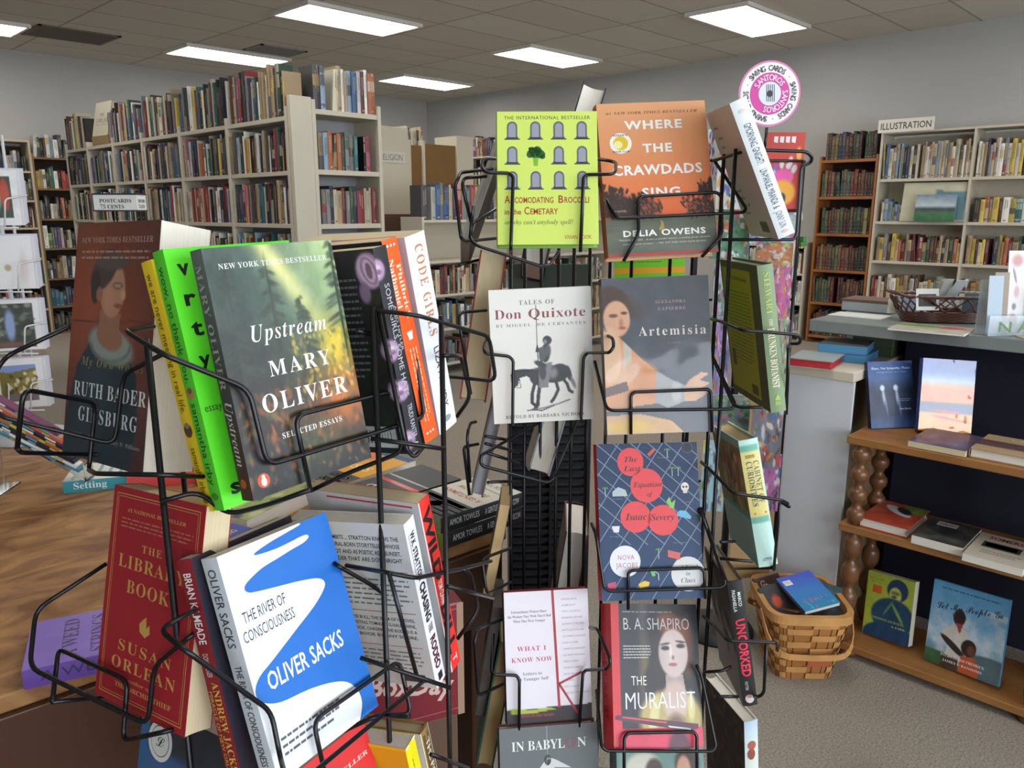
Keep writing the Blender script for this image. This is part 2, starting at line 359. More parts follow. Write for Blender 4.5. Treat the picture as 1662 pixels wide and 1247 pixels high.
WIRES_R= [[(0.8347,0.8401,1.454),(0.7922,0.8243,1.4514),(0.7749,0.8101,1.4431),(0.7688,0.7978,1.431),(0.7971,0.7783,1.4304),(0.8001,0.773,1.4255),(0.7766,0.7549,1.3282),(0.7988,0.7765,1.3225)],[(0.8423,0.6862,1.3249),(0.8673,0.7035,1.4238),(0.8718,0.7008,1.4284),(0.8904,0.6716,1.4289),(0.9023,0.6754,1.4331),(0.9384,0.7018,1.448),(0.9453,0.7408,1.4542)],[(0.8667,0.8728,1.3827),(0.7882,0.8443,1.3626),(0.7759,0.8354,1.3412),(0.773,0.8209,1.3322),(0.8489,0.762,1.3009),(0.8718,0.7679,1.3013),(0.9229,0.7944,1.3191)],[(0.7931,0.8467,1.386),(0.7759,0.8354,1.3412)],[(0.8432,0.8565,1.4406),(0.7808,0.8598,1.4333),(0.7704,0.8529,1.4243),(0.7655,0.855,1.4149),(0.753,0.8298,1.3419),(0.7697,0.8405,1.3369),(0.8733,0.881,1.3377)],[(0.8207,0.8466,1.429),(0.7902,0.8624,1.426),(0.7799,0.8552,1.4161),(0.7875,0.845,1.3626)],[(0.9542,0.7528,1.4285),(0.9451,0.7064,1.3738),(0.9474,0.7024,1.3694),(1.0897,0.5787,1.3773),(1.0941,0.5775,1.3835),(1.0736,0.6225,1.4522)],[(0.9392,0.6841,1.3082),(0.9652,0.677,1.3465),(0.9751,0.6881,1.3941),(0.9814,0.6852,1.4007),(1.0663,0.6119,1.4066),(1.0704,0.6057,1.4004),(1.0574,0.5938,1.3445),(1.0272,0.6079,1.3138)],[(1.0726,0.6235,1.4522),(1.0359,0.5468,1.4622),(1.1102,0.4993,1.4611),(1.1245,0.497,1.4542),(1.1322,0.5015,1.4471),(1.1215,0.5109,1.4419),(1.1218,0.5096,1.3467),(1.1175,0.5117,1.3388),(1.0267,0.5761,1.3395)],[(0.8277,0.8521,1.1918),(0.7996,0.8339,1.1821),(0.7923,0.8238,1.1731),(0.8341,0.8148,1.1645),(0.8387,0.8102,1.1583),(0.8341,0.807,1.0611),(0.8319,0.8049,1.0571)],[(0.9074,0.7293,1.0645),(0.9126,0.7361,1.0661),(0.9182,0.7381,1.1608),(0.9227,0.7347,1.1683),(0.8892,0.6677,1.1815),(0.8947,0.6644,1.1888),(0.904,0.6728,1.1993),(0.9344,0.7153,1.2003)],[(0.9116,0.7115,1.1605),(0.8918,0.6712,1.0944),(1.0188,0.5401,1.0971),(1.0232,0.538,1.1042),(1.044,0.5912,1.1659),(1.0556,0.6137,1.1816)],[(0.9104,0.6405,1.0611),(0.9199,0.6495,1.1163),(0.9244,0.6464,1.1211),(1.0,0.5692,1.1251),(1.0016,0.5658,1.1199),(0.9932,0.5555,1.0639)],[(0.8659,0.8967,1.2243),(0.7924,0.8714,1.2303),(0.7816,0.867,1.228),(0.7793,0.8629,1.2073),(0.7948,0.8584,1.1051)],[(0.8266,0.8819,1.0504),(0.7873,0.8524,1.0617),(0.7682,0.8389,1.0498),(0.7732,0.8387,0.9731)],[(0.804,0.8527,1.0245),(0.77,0.8453,1.0296),(0.7679,0.846,1.025),(0.7694,0.8364,0.9538)],[(0.9328,0.8413,1.0362),(0.7651,0.805,1.0259),(0.7628,0.804,1.0152),(0.7645,0.8006,1.0099),(0.8695,0.7663,0.9654),(0.8779,0.7598,0.972),(0.9766,0.7967,1.0382)],[(0.8006,0.8325,1.0423),(0.8841,0.84,1.0129)],[(0.7989,0.8307,1.0313),(0.8814,0.8374,0.9963)],[(0.798,0.8273,1.0174),(0.8788,0.8349,0.9797)],[(0.7923,0.8191,0.9731),(0.8743,0.8305,0.9514)],[(0.8929,0.6955,0.9113),(0.8666,0.6665,0.911),(0.8566,0.6416,0.838),(0.861,0.6346,0.832),(0.9828,0.5208,0.8337),(0.9895,0.5168,0.8386),(0.9873,0.5629,0.9392),(1.0085,0.5865,0.9436)],[(0.8747,0.6096,0.8063),(0.8878,0.621,0.8567),(0.893,0.6177,0.8599),(0.968,0.5478,0.8614),(0.9706,0.5429,0.8562),(0.9617,0.5338,0.819)],[(0.762,0.7779,0.7462),(0.732,0.753,0.709),(0.7273,0.7429,0.7085),(0.7646,0.7319,0.6945),(0.767,0.7277,0.6886),(0.7502,0.7122,0.6187)],[(0.8225,0.6551,0.6151),(0.845,0.6681,0.6896),(0.8498,0.666,0.6936),(0.823,0.608,0.7337),(0.8276,0.605,0.7389),(0.829,0.6063,0.7476),(0.8452,0.6423,0.7745),(0.8661,0.6735,0.7554)],[(0.8513,0.6462,0.6682),(0.7981,0.5944,0.6276),(0.8021,0.5883,0.6205),(0.946,0.4986,0.588),(0.9544,0.4975,0.5934),(0.9745,0.5402,0.685),(0.9709,0.5474,0.6992)],[(0.8099,0.5609,0.5794),(0.8322,0.5791,0.6304),(0.84,0.5779,0.635),(0.9309,0.5227,0.6171),(0.9328,0.5183,0.6111),(0.9074,0.4997,0.5568)],[(1.0674,0.6133,1.2185),(1.0255,0.5694,1.2222),(0.962,0.5028,1.2234),(1.0304,0.4589,1.2146),(1.044,0.4575,1.2081),(1.0519,0.4612,1.199),(1.0531,0.4741,1.1973)],[(1.0308,0.4672,1.1956),(1.0799,0.4853,1.0882)],[(1.0358,0.5836,1.1614),(1.0194,0.5366,1.0995),(1.0299,0.4982,1.1053)],[(1.0161,0.5841,1.0067),(0.991,0.5506,1.0051),(0.9462,0.4918,0.9989),(1.0087,0.4516,0.9829),(1.033,0.4522,0.971),(1.0345,0.4487,0.965),(1.0368,0.4621,0.9682)],[(1.0256,0.4601,0.9718),(1.0765,0.484,0.8421)],[(0.9703,0.519,0.8851),(0.9945,0.4793,0.8852)],[(0.9962,0.5695,0.9427),(0.9716,0.5078,0.8541)],[(0.9752,0.5213,0.9085),(1.0412,0.534,0.8846)],[(0.9823,0.5461,0.778),(0.9586,0.5128,0.7815),(0.9165,0.4722,0.7951),(0.9709,0.4283,0.7872),(0.9828,0.4279,0.7784),(0.9902,0.4309,0.7652)],[(0.9806,0.4435,0.7738),(1.0022,0.451,0.6826),(1.0054,0.4585,0.6703),(1.0226,0.4791,0.6521)],[(0.9264,0.4889,0.6946),(0.9577,0.4693,0.6885)],[(0.9527,0.5242,0.7058),(0.9652,0.4991,0.7138),(0.9822,0.4964,0.7144)],[(0.881,0.9763,1.292),(0.9501,0.9814,1.3011)],[(0.8109,0.7885,0.7527),(0.7149,0.7634,0.7788),(0.703,0.7575,0.7683),(0.7064,0.7545,0.6773),(0.7949,0.7731,0.6526)],[(0.8276,0.8047,0.8576),(0.7524,0.7843,0.8736),(0.7414,0.7795,0.869),(0.7387,0.768,0.8244),(0.8192,0.7966,0.8052)]]
RODS_L = [(0.2524, 0.6705, 1.2762), (0.4457, 0.6182, 1.2898), (0.5116, 0.5948, 1.2774), (0.3451, 0.8511, 1.1962), (0.4905, 0.7629, 1.0668), (0.2969, 0.9252, 1.088)]
RODS_R = [(0.8997, 0.8745, 1.3104), (0.9153, 0.8584, 1.3104), (0.9336, 0.8395, 1.3104), (0.9527, 0.8199, 1.3104), (0.9696, 0.8023, 1.3104), (0.9896, 0.7863, 1.3247), (0.9957, 0.7509, 1.3256), (1.0191, 0.7267, 1.3256), (1.0522, 0.6779, 1.326), (1.0854, 0.6585, 1.4187), (1.0756, 0.6086, 1.4613), (1.0415, 0.5715, 1.4654)]
BK={
 'upstream':([0.9907,-0.0473,0.1277,0.1341,0.1766,-0.9751,0.0235,0.9831,0.1813],[0.2984,0.6055,1.1362],[0.1374,0.2155,0.0166]),
 'wow':([0.9927,-0.0529,0.1084,0.1172,0.2124,-0.9701,0.0283,0.9758,0.217],[0.289,0.6427,1.1197],[0.13,0.232,0.0178]),
 'never':([0.9877,-0.0603,0.1442,0.1542,0.2278,-0.9614,0.0251,0.9718,0.2343],[0.2883,0.6609,1.1139],[0.13,0.2291,0.017]),
 'ginsburg':([0.1599,0.1938,-0.9679,-0.9866,0.0648,-0.15,0.0336,0.9789,0.2016],[0.2693,0.9158,1.119],[0.1566,0.2471,0.0547]),
 'code':([-0.2779,-0.1966,0.9403,0.9595,-0.0096,0.2816,-0.0463,0.9804,0.1913],[0.5596,0.6419,1.141],[0.14,0.2202,0.0362]),
 'phil':([-0.2446,-0.1942,0.95,0.966,0.0353,0.256,-0.0833,0.9803,0.179],[0.5245,0.6295,1.138],[0.14,0.2191,0.0245]),
 'some':([-0.3106,-0.1404,0.9401,0.9458,0.0532,0.3204,-0.095,0.9887,0.1162],[0.4885,0.611,1.1378],[0.13,0.2109,0.0227]),
 'library':([0.1964,0.2276,-0.9537,-0.9791,0.0972,-0.1784,0.052,0.9689,0.242],[0.2225,0.7828,0.9082],[0.1451,0.2077,0.0281]),
 'river':([0.9697,-0.0442,0.2402,0.2416,0.3178,-0.9169,-0.0358,0.9471,0.3188],[0.2828,0.5721,0.8848],[0.1353,0.2066,0.022]),
 'jackson':([0.9215,-0.0241,0.3877,0.3793,0.2713,-0.8846,-0.0838,0.9622,0.2591],[0.2646,0.5974,0.8693],[0.14,0.2173,0.0169]),
 'wild':([-0.307,-0.2029,0.9298,0.9504,-0.0144,0.3106,-0.0497,0.9791,0.1972],[0.5358,0.609,0.8683],[0.15,0.2218,0.0222]),
 'rodeo':([-0.4088,-0.167,0.8972,0.9073,0.0317,0.4193,-0.0984,0.9854,0.1386],[0.4979,0.5909,0.8742],[0.14,0.2012,0.0226]),
 'broccoli':([0.6998,0.2036,-0.6847,-0.7143,0.207,-0.6685,0.0056,0.9569,0.2902],[0.778,0.7813,1.3309],[0.1392,0.1887,0.0217]),
 'crawdads':([0.7547,0.1624,-0.6356,-0.6544,0.2545,-0.712,0.0461,0.9533,0.2984],[0.9394,0.7153,1.3088],[0.1651,0.232,0.0303]),
 'gmorning':([0.7202,-0.29,0.6302,0.6936,0.2864,-0.6609,0.0112,0.9132,0.4074],[1.0695,0.4999,1.3456],[0.1359,0.1976,0.024]),
 'quixote':([0.7411,0.0101,-0.6714,-0.6704,0.0659,-0.739,0.0368,0.9978,0.0556],[0.8265,0.8399,1.0562],[0.156,0.2061,0.0149]),
 'artemisia':([0.6993,0.138,-0.7013,-0.7138,0.1874,-0.6748,0.0383,0.9725,0.2296],[0.9018,0.6787,1.0542],[0.1575,0.2307,0.0285]),
 'botanist':([0.671,-0.1218,0.7314,0.7414,0.1125,-0.6615,-0.0017,0.9862,0.1658],[1.0493,0.4832,1.0977],[0.1568,0.2127,0.0224]),
 'curios':([0.6937,-0.0723,0.7167,0.7139,0.2019,-0.6706,-0.0962,0.9767,0.1916],[1.0736,0.4918,0.8473],[0.143,0.2018,0.0296]),
 'equation':([0.7305,0.2154,-0.648,-0.6828,0.243,-0.689,0.0091,0.9458,0.3246],[0.8644,0.653,0.8104],[0.1536,0.232,0.0299]),
 'whatiknow':([0.7893,0.1989,-0.5808,-0.6138,0.2329,-0.7543,-0.0148,0.9519,0.3059],[0.7499,0.7386,0.6178],[0.1317,0.1958,0.0199]),
 'muralist':([0.8488,0.3529,-0.3938,-0.5065,0.3286,-0.7972,-0.1519,0.876,0.4577],[0.8245,0.6004,0.6042],[0.1474,0.2072,0.0379]),
 'uncorked':([0.7172,-0.0861,0.6915,0.6955,0.1503,-0.7026,-0.0434,0.9849,0.1677],[1.0138,0.476,0.6432],[0.1383,0.205,0.0222]),
 'navytop':([-0.672,0.3479,-0.6537,-0.7112,-0.0571,0.7007,0.2064,0.9358,0.2858],[1.1025,0.9689,1.357],[0.1402,0.2114,0.0409]),
 'navylow':([-0.6862,0.3625,-0.6307,-0.658,0.0603,0.7506,0.3101,0.93,0.1972],[1.0804,0.9953,1.2528],[0.1289,0.1803,0.0436]),
 'greyedge':([-0.6328,0.4565,-0.6254,-0.7019,0.0027,0.7122,0.3268,0.8897,0.3188],[0.9301,1.016,1.2882],[0.1475,0.1758,0.0151]),
 'rededge':([-0.6703,0.2543,-0.6972,-0.7103,0.0523,0.7019,0.215,0.9657,0.1455],[0.9519,1.0214,1.0428],[0.1513,0.2472,0.0442]),
 'greylow':([-0.6901,0.2656,-0.6732,-0.7077,-0.0532,0.7045,0.1513,0.9626,0.2246],[0.9548,1.0137,0.8852],[0.1376,0.1701,0.0211]),
 'brownpb':([-0.7223,0.195,-0.6635,-0.6849,-0.0694,0.7253,0.0954,0.9783,0.1837],[0.9058,0.9316,0.7531],[0.128,0.1556,0.0168]),
 'darkslim':([-0.7153,0.1909,-0.6722,-0.6892,-0.0336,0.7238,0.1156,0.981,0.1556],[0.8525,0.8973,0.5738],[0.1286,0.183,0.016]),
 'tanslim':([-0.6852,0.2698,-0.6766,-0.7022,0.0024,0.712,0.1938,0.9629,0.1878],[0.8307,0.871,0.4941],[0.1296,0.2046,0.0271]),
 'navymid':([-0.6764,0.351,-0.6475,-0.7041,-0.0504,0.7083,0.216,0.935,0.2812],[1.0145,0.9277,0.9232],[0.1399,0.2078,0.0368]),
 'whitefat':([-0.7574,0.0832,-0.6476,-0.6529,-0.1102,0.7494,-0.009,0.9904,0.1378],[1.136,0.9639,0.5959],[0.1496,0.2132,0.0427]),
 'lowright':([0.5339,-0.0603,0.8434,0.8454,0.0595,-0.5309,-0.0181,0.9964,0.0827],[1.0995,0.4955,0.3574],[0.1396,0.2064,0.0244]),
 'greenback':([0.3278,0.0085,-0.9447,-0.9445,0.0266,-0.3275,0.0224,0.9996,0.0168],[1.0813,1.0479,1.04],[0.1619,0.2407,0.02]),
 'limeback':([0.5317,0.0579,-0.8449,-0.8458,0.0872,-0.5263,0.0433,0.9945,0.0953],[1.1933,0.8833,1.1301],[0.1292,0.19,0.015]),
 'seal':([0.1964,0.2276,-0.9537,-0.9791,0.0972,-0.1784,0.052,0.9689,0.242],[0.2125,0.7478,0.6682],[0.15,0.225,0.03]),
 'seller':([0.9697,-0.0442,0.2402,0.2416,0.3178,-0.9169,-0.0358,0.9471,0.3188],[0.3028,0.5521,0.6348],[0.14,0.213,0.02]),
 'yellow':([-0.4088,-0.167,0.8972,0.9073,0.0317,0.4193,-0.0984,0.9854,0.1386],[0.493,0.592,0.6095],[0.14,0.21,0.022]),
 'point':([-0.4088,-0.167,0.8972,0.9073,0.0317,0.4193,-0.0984,0.9854,0.1386],[0.5292,0.6082,0.5809],[0.15,0.23,0.02]),
 'babylon':([0.7893,0.1989,-0.5808,-0.6138,0.2329,-0.7543,-0.0148,0.9519,0.3059],[0.6876,0.6862,0.4053],[0.15,0.225,0.022]),
 'painting':([0.8488,0.3529,-0.3938,-0.5065,0.3286,-0.7972,-0.1519,0.876,0.4577],[0.7629,0.5323,0.401],[0.145,0.22,0.025]),
}
POSE2={
 'lilac':([0.756, 0.165, -0.6335, -0.6544, 0.213, -0.7255, 0.0152, 0.963, 0.269],[2.4605, 0.834, 0.7172],[0.1445, 0.2077, 0.0192]),
 'film':([0.6338, 0.1919, -0.7493, -0.7716, 0.0903, -0.6296, -0.0532, 0.9772, 0.2054],[2.5081, 0.7148, 0.7275],[0.1554, 0.2197, 0.0244]),
 'tubman':([-0.1123, 0.195, -0.9744, -0.9904, 0.0572, 0.1256, 0.0802, 0.9791, 0.1867],[2.4439, 0.7814, 0.0507],[0.1455, 0.2028, 0.0302]),
 'people':([-0.1387, 0.1985, -0.9702, -0.9882, 0.0367, 0.1487, 0.0651, 0.9794, 0.1911],[2.4124, 0.5907, 0.0476],[0.2071, 0.2499, 0.0119]),
}
# ------------------------------------------------------------------ room shell
YB, XR, XL, YF, ZC = 10.2, 8.55, -4.0, -3.5, 3.08
M_WALL = mat('wall_paint_grey', (176, 176, 172), .85, bump=.15, bscale=60, var=.03, vscale=1.5)
M_CARPET = mat('carpet_taupe', (158, 148, 136), .97, bump=1.0, bscale=420, var=.34, vscale=170, spec=.1)
def ceil_mat():
    M = mat('ceiling_tile', (208, 204, 196), .95, bump=.3, bscale=90); nt = M.node_tree; b = nt.nodes['Principled BSDF']
    tc = nt.nodes.new('ShaderNodeTexCoord'); mp = nt.nodes.new('ShaderNodeMapping'); mp.inputs['Location'].default_value = (-.29, -.45, 0)
    br = nt.nodes.new('ShaderNodeTexBrick'); br.offset = 0; br.inputs['Scale'].default_value = 1; br.inputs['Brick Width'].default_value = 1.22; br.inputs['Row Height'].default_value = .61
    br.inputs['Mortar Size'].default_value = .012; br.inputs['Mortar Smooth'].default_value = .2
    br.inputs['Color1'].default_value = L4((208, 204, 196)); br.inputs['Color2'].default_value = L4((200, 194, 184)); br.inputs['Mortar'].default_value = L4((160, 154, 144))
    nt.links.new(tc.outputs['Object'], mp.inputs[0]); nt.links.new(mp.outputs[0], br.inputs['Vector']); nt.links.new(br.outputs['Color'], b.inputs['Base Color'])
    return M
M_CEIL = ceil_mat()
def slab(name, x0, y0, z0, x1, y1, z1, m): return struct(MB().box(x0, y0, z0, x1, y1, z1, m).build(name))
slab('floor', XL, YF, -.1, XR, YB, 0, M_CARPET)
slab('ceiling', XL, YF, ZC, XR, YB, ZC+.1, M_CEIL)
slab('wall_back', XL-.1, YB, 0, XR+.1, YB+.1, ZC, M_WALL)
slab('wall_right', XR, YF, 0, XR+.1, YB, ZC, M_WALL)
slab('wall_left', XL-.1, YF, 0, XL, YB, ZC, M_WALL)
# shop-front wall behind the camera: piers, sill and header around the window openings
fw = MB(); fw.box(XL, YF-.1, 0, XR, YF, .5, M_WALL); fw.box(XL, YF-.1, 2.6, XR, YF, ZC, M_WALL)
xs = [-2.85, .3-.95-.15, 1.4, 3.6, 5.7]
fw.box(XL, YF-.1, .5, -2.9, YF, 2.6, M_WALL)
fw.box(5.7, YF-.1, .5, XR, YF, 2.6, M_WALL)
for x in (-.86, 1.34, 3.54): fw.box(x, YF-.1, .5, x+.12, YF, 2.6, M_WALL)
struct(fw.build('wall_front'))
GL = mat('window_glass', (240, 245, 248), .02, trans=1.0)
for i, (a, b) in enumerate(((-2.9, -.86), (-.74, 1.34), (1.46, 3.54), (3.66, 5.7))):
    struct(MB().box(a, YF-.06, .5, b, YF-.05, 2.6, GL).build('window_%d' % (i+1)))
# ceiling lights and vents
M_DIFF = mat('light_diffuser', (250, 250, 245), .5, emit=LAMPE); M_FRM = mat('light_frame_white', (215, 212, 205), .5)
def ceiling_light(x, y, lab):
    t = thing('ceiling_light', lab, 'ceiling light', (x+.61, y+.305, ZC-.03), group='recessed fluorescent ceiling lights')
    fr = MB()
    for a in ((-.61, -.305, .61, -.275), (-.61, .275, .61, .305), (-.61, -.275, -.58, .275), (.58, -.275, .61, .275)): fr.box(a[0], a[1], -.004, a[2], a[3], .028, M_FRM)
    fr.build('light_frame', t); MB().box(-.58, -.275, .002, .58, .275, .024, M_DIFF).build('diffuser', t)
CL = [(6.39, 3.47, 'fluorescent ceiling panel nearest, above the white-shelved wall side'), (3.83, 6.05, 'fluorescent ceiling panel directly above the long white bookcase near its end'),
      (6.39, 5.92, 'fluorescent ceiling panel above the lime tombstone book, middle of the ceiling'), (3.88, 8.45, 'fluorescent ceiling panel over the far half of the long bookcase'),
      (6.60, 8.3, 'fluorescent ceiling panel above the far corner of the room'), (1.3, 8.7, 'fluorescent ceiling panel cut by the frame beside the brown vent')]
for x, y, l in CL: ceiling_light(x, y, l)
for x, y, l in ((.9, 3.5, 'over the table'), (3.6, 3.5, 'over the white end unit'), (.9, 6.05, 'between table and back wall'), (.9, .5, 'over the spinner racks'), (3.6, .5, 'over the grey counter'), (6.4, .5, 'in front of the white right-wall case')): ceiling_light(x, y, 'added unseen fluorescent ceiling panel '+l)  # panels out of view, added to help light the room
def vent(x0, y0, x1, y1, lab, c):
    t = thing('ceiling_vent', lab, 'vent', ((x0+x1)/2, (y0+y1)/2, ZC-.012)); mv = mat('vent_%d' % c[0], c, .6); w, h = (x1-x0)/2, (y1-y0)/2
    f = MB(); f.box(-w, -h, 0, w, -h+.03, .012, mv); f.box(-w, h-.03, 0, w, h, .012, mv); f.box(-w, -h, 0, -w+.03, h, .012, mv); f.box(w-.03, -h, 0, w, h, .012, mv); f.build('frame', t)
    s = MB()
    k = -h+.05
    while k < h-.04: s.box(-w+.03, k, .002, w-.03, k+.012, .01, mv); k += .035
    s.build('slats', t); MB().box(-w+.03, -h+.03, .0105, w-.03, h-.03, .012, mat('vent_dark', (50, 46, 42), .8)).build('backing', t)
vent(2.56, 8.62, 3.3, 9.2, 'brown louvred ceiling vent beside the far left light', (104, 92, 80))
vent(4.45, 7.95, 5.0, 8.35, 'small grey ceiling vent between two light panels', (130, 126, 120))
# ------------------------------------------------------------------ bookcases
M_WHT = mat('shelf_white_paint', (198, 189, 170), .5, var=.03, vscale=3, bump=.1, bscale=30)
M_BGE = mat('shelf_beige_paint', (186, 172, 146), .55, var=.04, vscale=3)
M_OAK = mat('shelf_oak', (148, 92, 46), .45, var=.22, vscale=5, vec=(1, 1, .2), bump=.1, bscale=40)
M_BRN = mat('shelf_brown_wood', (122, 92, 58), .5, var=.2, vscale=5, vec=(1, 1, .2))
M_DKB = mat('shelf_dark_inside', (58, 42, 30), .7, var=.15, vscale=4)
M_PEG = mat('shelf_back_grey', (150, 150, 150), .7)
class Fr:
    """frame of a bookcase: a along the front, d inward from the front, z up"""
    def __init__(s, O, ax, n): s.O = Vector((*O, 0)); s.ax = Vector((*ax, 0)); s.n = Vector((*n, 0))
    def p(s, a, d, z): return s.O+s.ax*a-s.n*d+Vector((0, 0, z))
    def box(s, mb, a0, a1, d0, d1, z0, z1, m, org=Vector((0, 0, 0)), bev=0):
        P, Q = s.p(a0, d0, z0)-org, s.p(a1, d1, z1)-org
        mb.box(min(P.x, Q.x), min(P.y, Q.y), z0-org.z, max(P.x, Q.x), max(P.y, Q.y), z1-org.z, m, bev=bev)
def case(lab, fr, bays, depth, zs, top, m, mside=None, th=.022, side_th=.022, back=None, topboard=True, front_lip=0, divtop=None):
    """bays = positions of the uprights along the front"""
    org = fr.p((bays[0]+bays[-1])/2, depth/2, 0)
    t = thing('bookcase', lab, 'bookcase', org)
    ms = mside or m
    for i, b in enumerate(bays):
        end = i in (0, len(bays)-1); mb = MB()
        fr.box(mb, b-side_th/2, b+side_th/2, 0, depth, 0, top if end else (divtop or top), ms, org, .002); mb.build('side_panel' if end else 'divider', t)
    for i in range(len(bays)-1):
        for z in zs:
            mb = MB(); fr.box(mb, bays[i]+side_th/2, bays[i+1]-side_th/2, 0.004, depth-.004, z-th, z, m, org, .002); mb.build('shelf', t)
    mb = MB(); fr.box(mb, bays[0], bays[-1], depth-.006, depth, .02, top-.03, back or m, org); mb.build('back_panel', t)
    if topboard: mb = MB(); fr.box(mb, bays[0]-.011, bays[-1]+.011, 0, depth, top, top+.022, m, org, .002); mb.build('top_board', t)
    return t
C3 = {'cream': (206, 192, 158), 'tan': (172, 142, 98), 'white': (214, 210, 200), 'black': (26, 25, 28), 'charcoal': (62, 60, 62), 'navy': (32, 40, 72), 'blue': (40, 84, 140),
      'pale blue': (122, 152, 178), 'teal': (36, 104, 108), 'dark green': (36, 66, 46), 'green': (76, 118, 70), 'olive': (108, 104, 52), 'yellow': (206, 172, 56),
      'orange': (196, 98, 48), 'red': (164, 36, 34), 'dark red': (104, 28, 30), 'maroon': (72, 28, 34), 'brown': (92, 60, 42), 'purple': (92, 58, 110), 'pink': (196, 92, 120),
      'grey': (128, 126, 122), 'lime': (150, 170, 70)}
MIX = [('cream', 5), ('tan', 4), ('white', 6), ('black', 5), ('charcoal', 4), ('navy', 3), ('blue', 2), ('pale blue', 2), ('teal', 1), ('dark green', 2), ('green', 1), ('olive', 1), ('yellow', 1), ('orange', 1.5), ('red', 2), ('dark red', 2), ('maroon', 1), ('brown', 3), ('grey', 4), ('purple', .7), ('pink', .6)]
LEATH = [('maroon', 3), ('dark red', 3), ('brown', 4), ('dark green', 3), ('black', 3), ('navy', 1), ('teal', 1), ('olive', 1)]
LIGHT = [('cream', 6), ('white', 6), ('tan', 3), ('pale blue', 2), ('grey', 2), ('blue', 1), ('yellow', 1), ('orange', 1), ('navy', 1), ('black', 1), ('green', .7)]
OLD = [('tan', 4), ('brown', 3), ('dark red', 2), ('yellow', 2), ('red', 1.5), ('dark green', 1.5), ('cream', 3), ('grey', 2), ('navy', 1), ('orange', 1), ('olive', 1), ('white', 1)]
def pick(r, pal):
    t = r.random()*sum(w for _, w in pal)
    for c, w in pal:
        t -= w
        if t <= 0: return c
    return pal[-1][0]
ROWS = []
def fill(fr, a0, a1, z, hmax, pal, place, seed, depth=.17, inset=.015, tmin=.014, tmax=.042, hmin=.62, lean=.03, shiny=False, skip=None, fixed=None, gold=0.):
    r = random.Random(seed); a = a0+.003; row = []
    while True:
        w = r.uniform(tmin, tmax) if r.random() < .8 else r.uniform(tmin, tmin+.01)
        if fixed and len(row) < len(fixed): cn, w = fixed[len(row)]
        else: cn = pick(r, pal)
        if a+w > a1-.003: break
        h = hmax*r.uniform(hmin, 1.0); base = np.array(C3[cn])*r.uniform(.85, 1.15)+r.uniform(-8, 8)
        row.append(dict(fr=fr, a=a, w=w, z=z, h=h, d=depth*r.uniform(.75, 1), inset=inset+r.uniform(0, .012), col=np.clip(base*.74+(base.mean()*.9+6)*.26, 8, 240), cn=cn, seed=r.random(), shiny=shiny, gold=gold, place=place,
                        lean=(r.uniform(.02, .12) if r.random() < lean else 0.)))
        a += w+r.uniform(.0004, .0015)+(r.uniform(.01, .05) if r.random() < .02 else 0)
    ROWS.append(row)
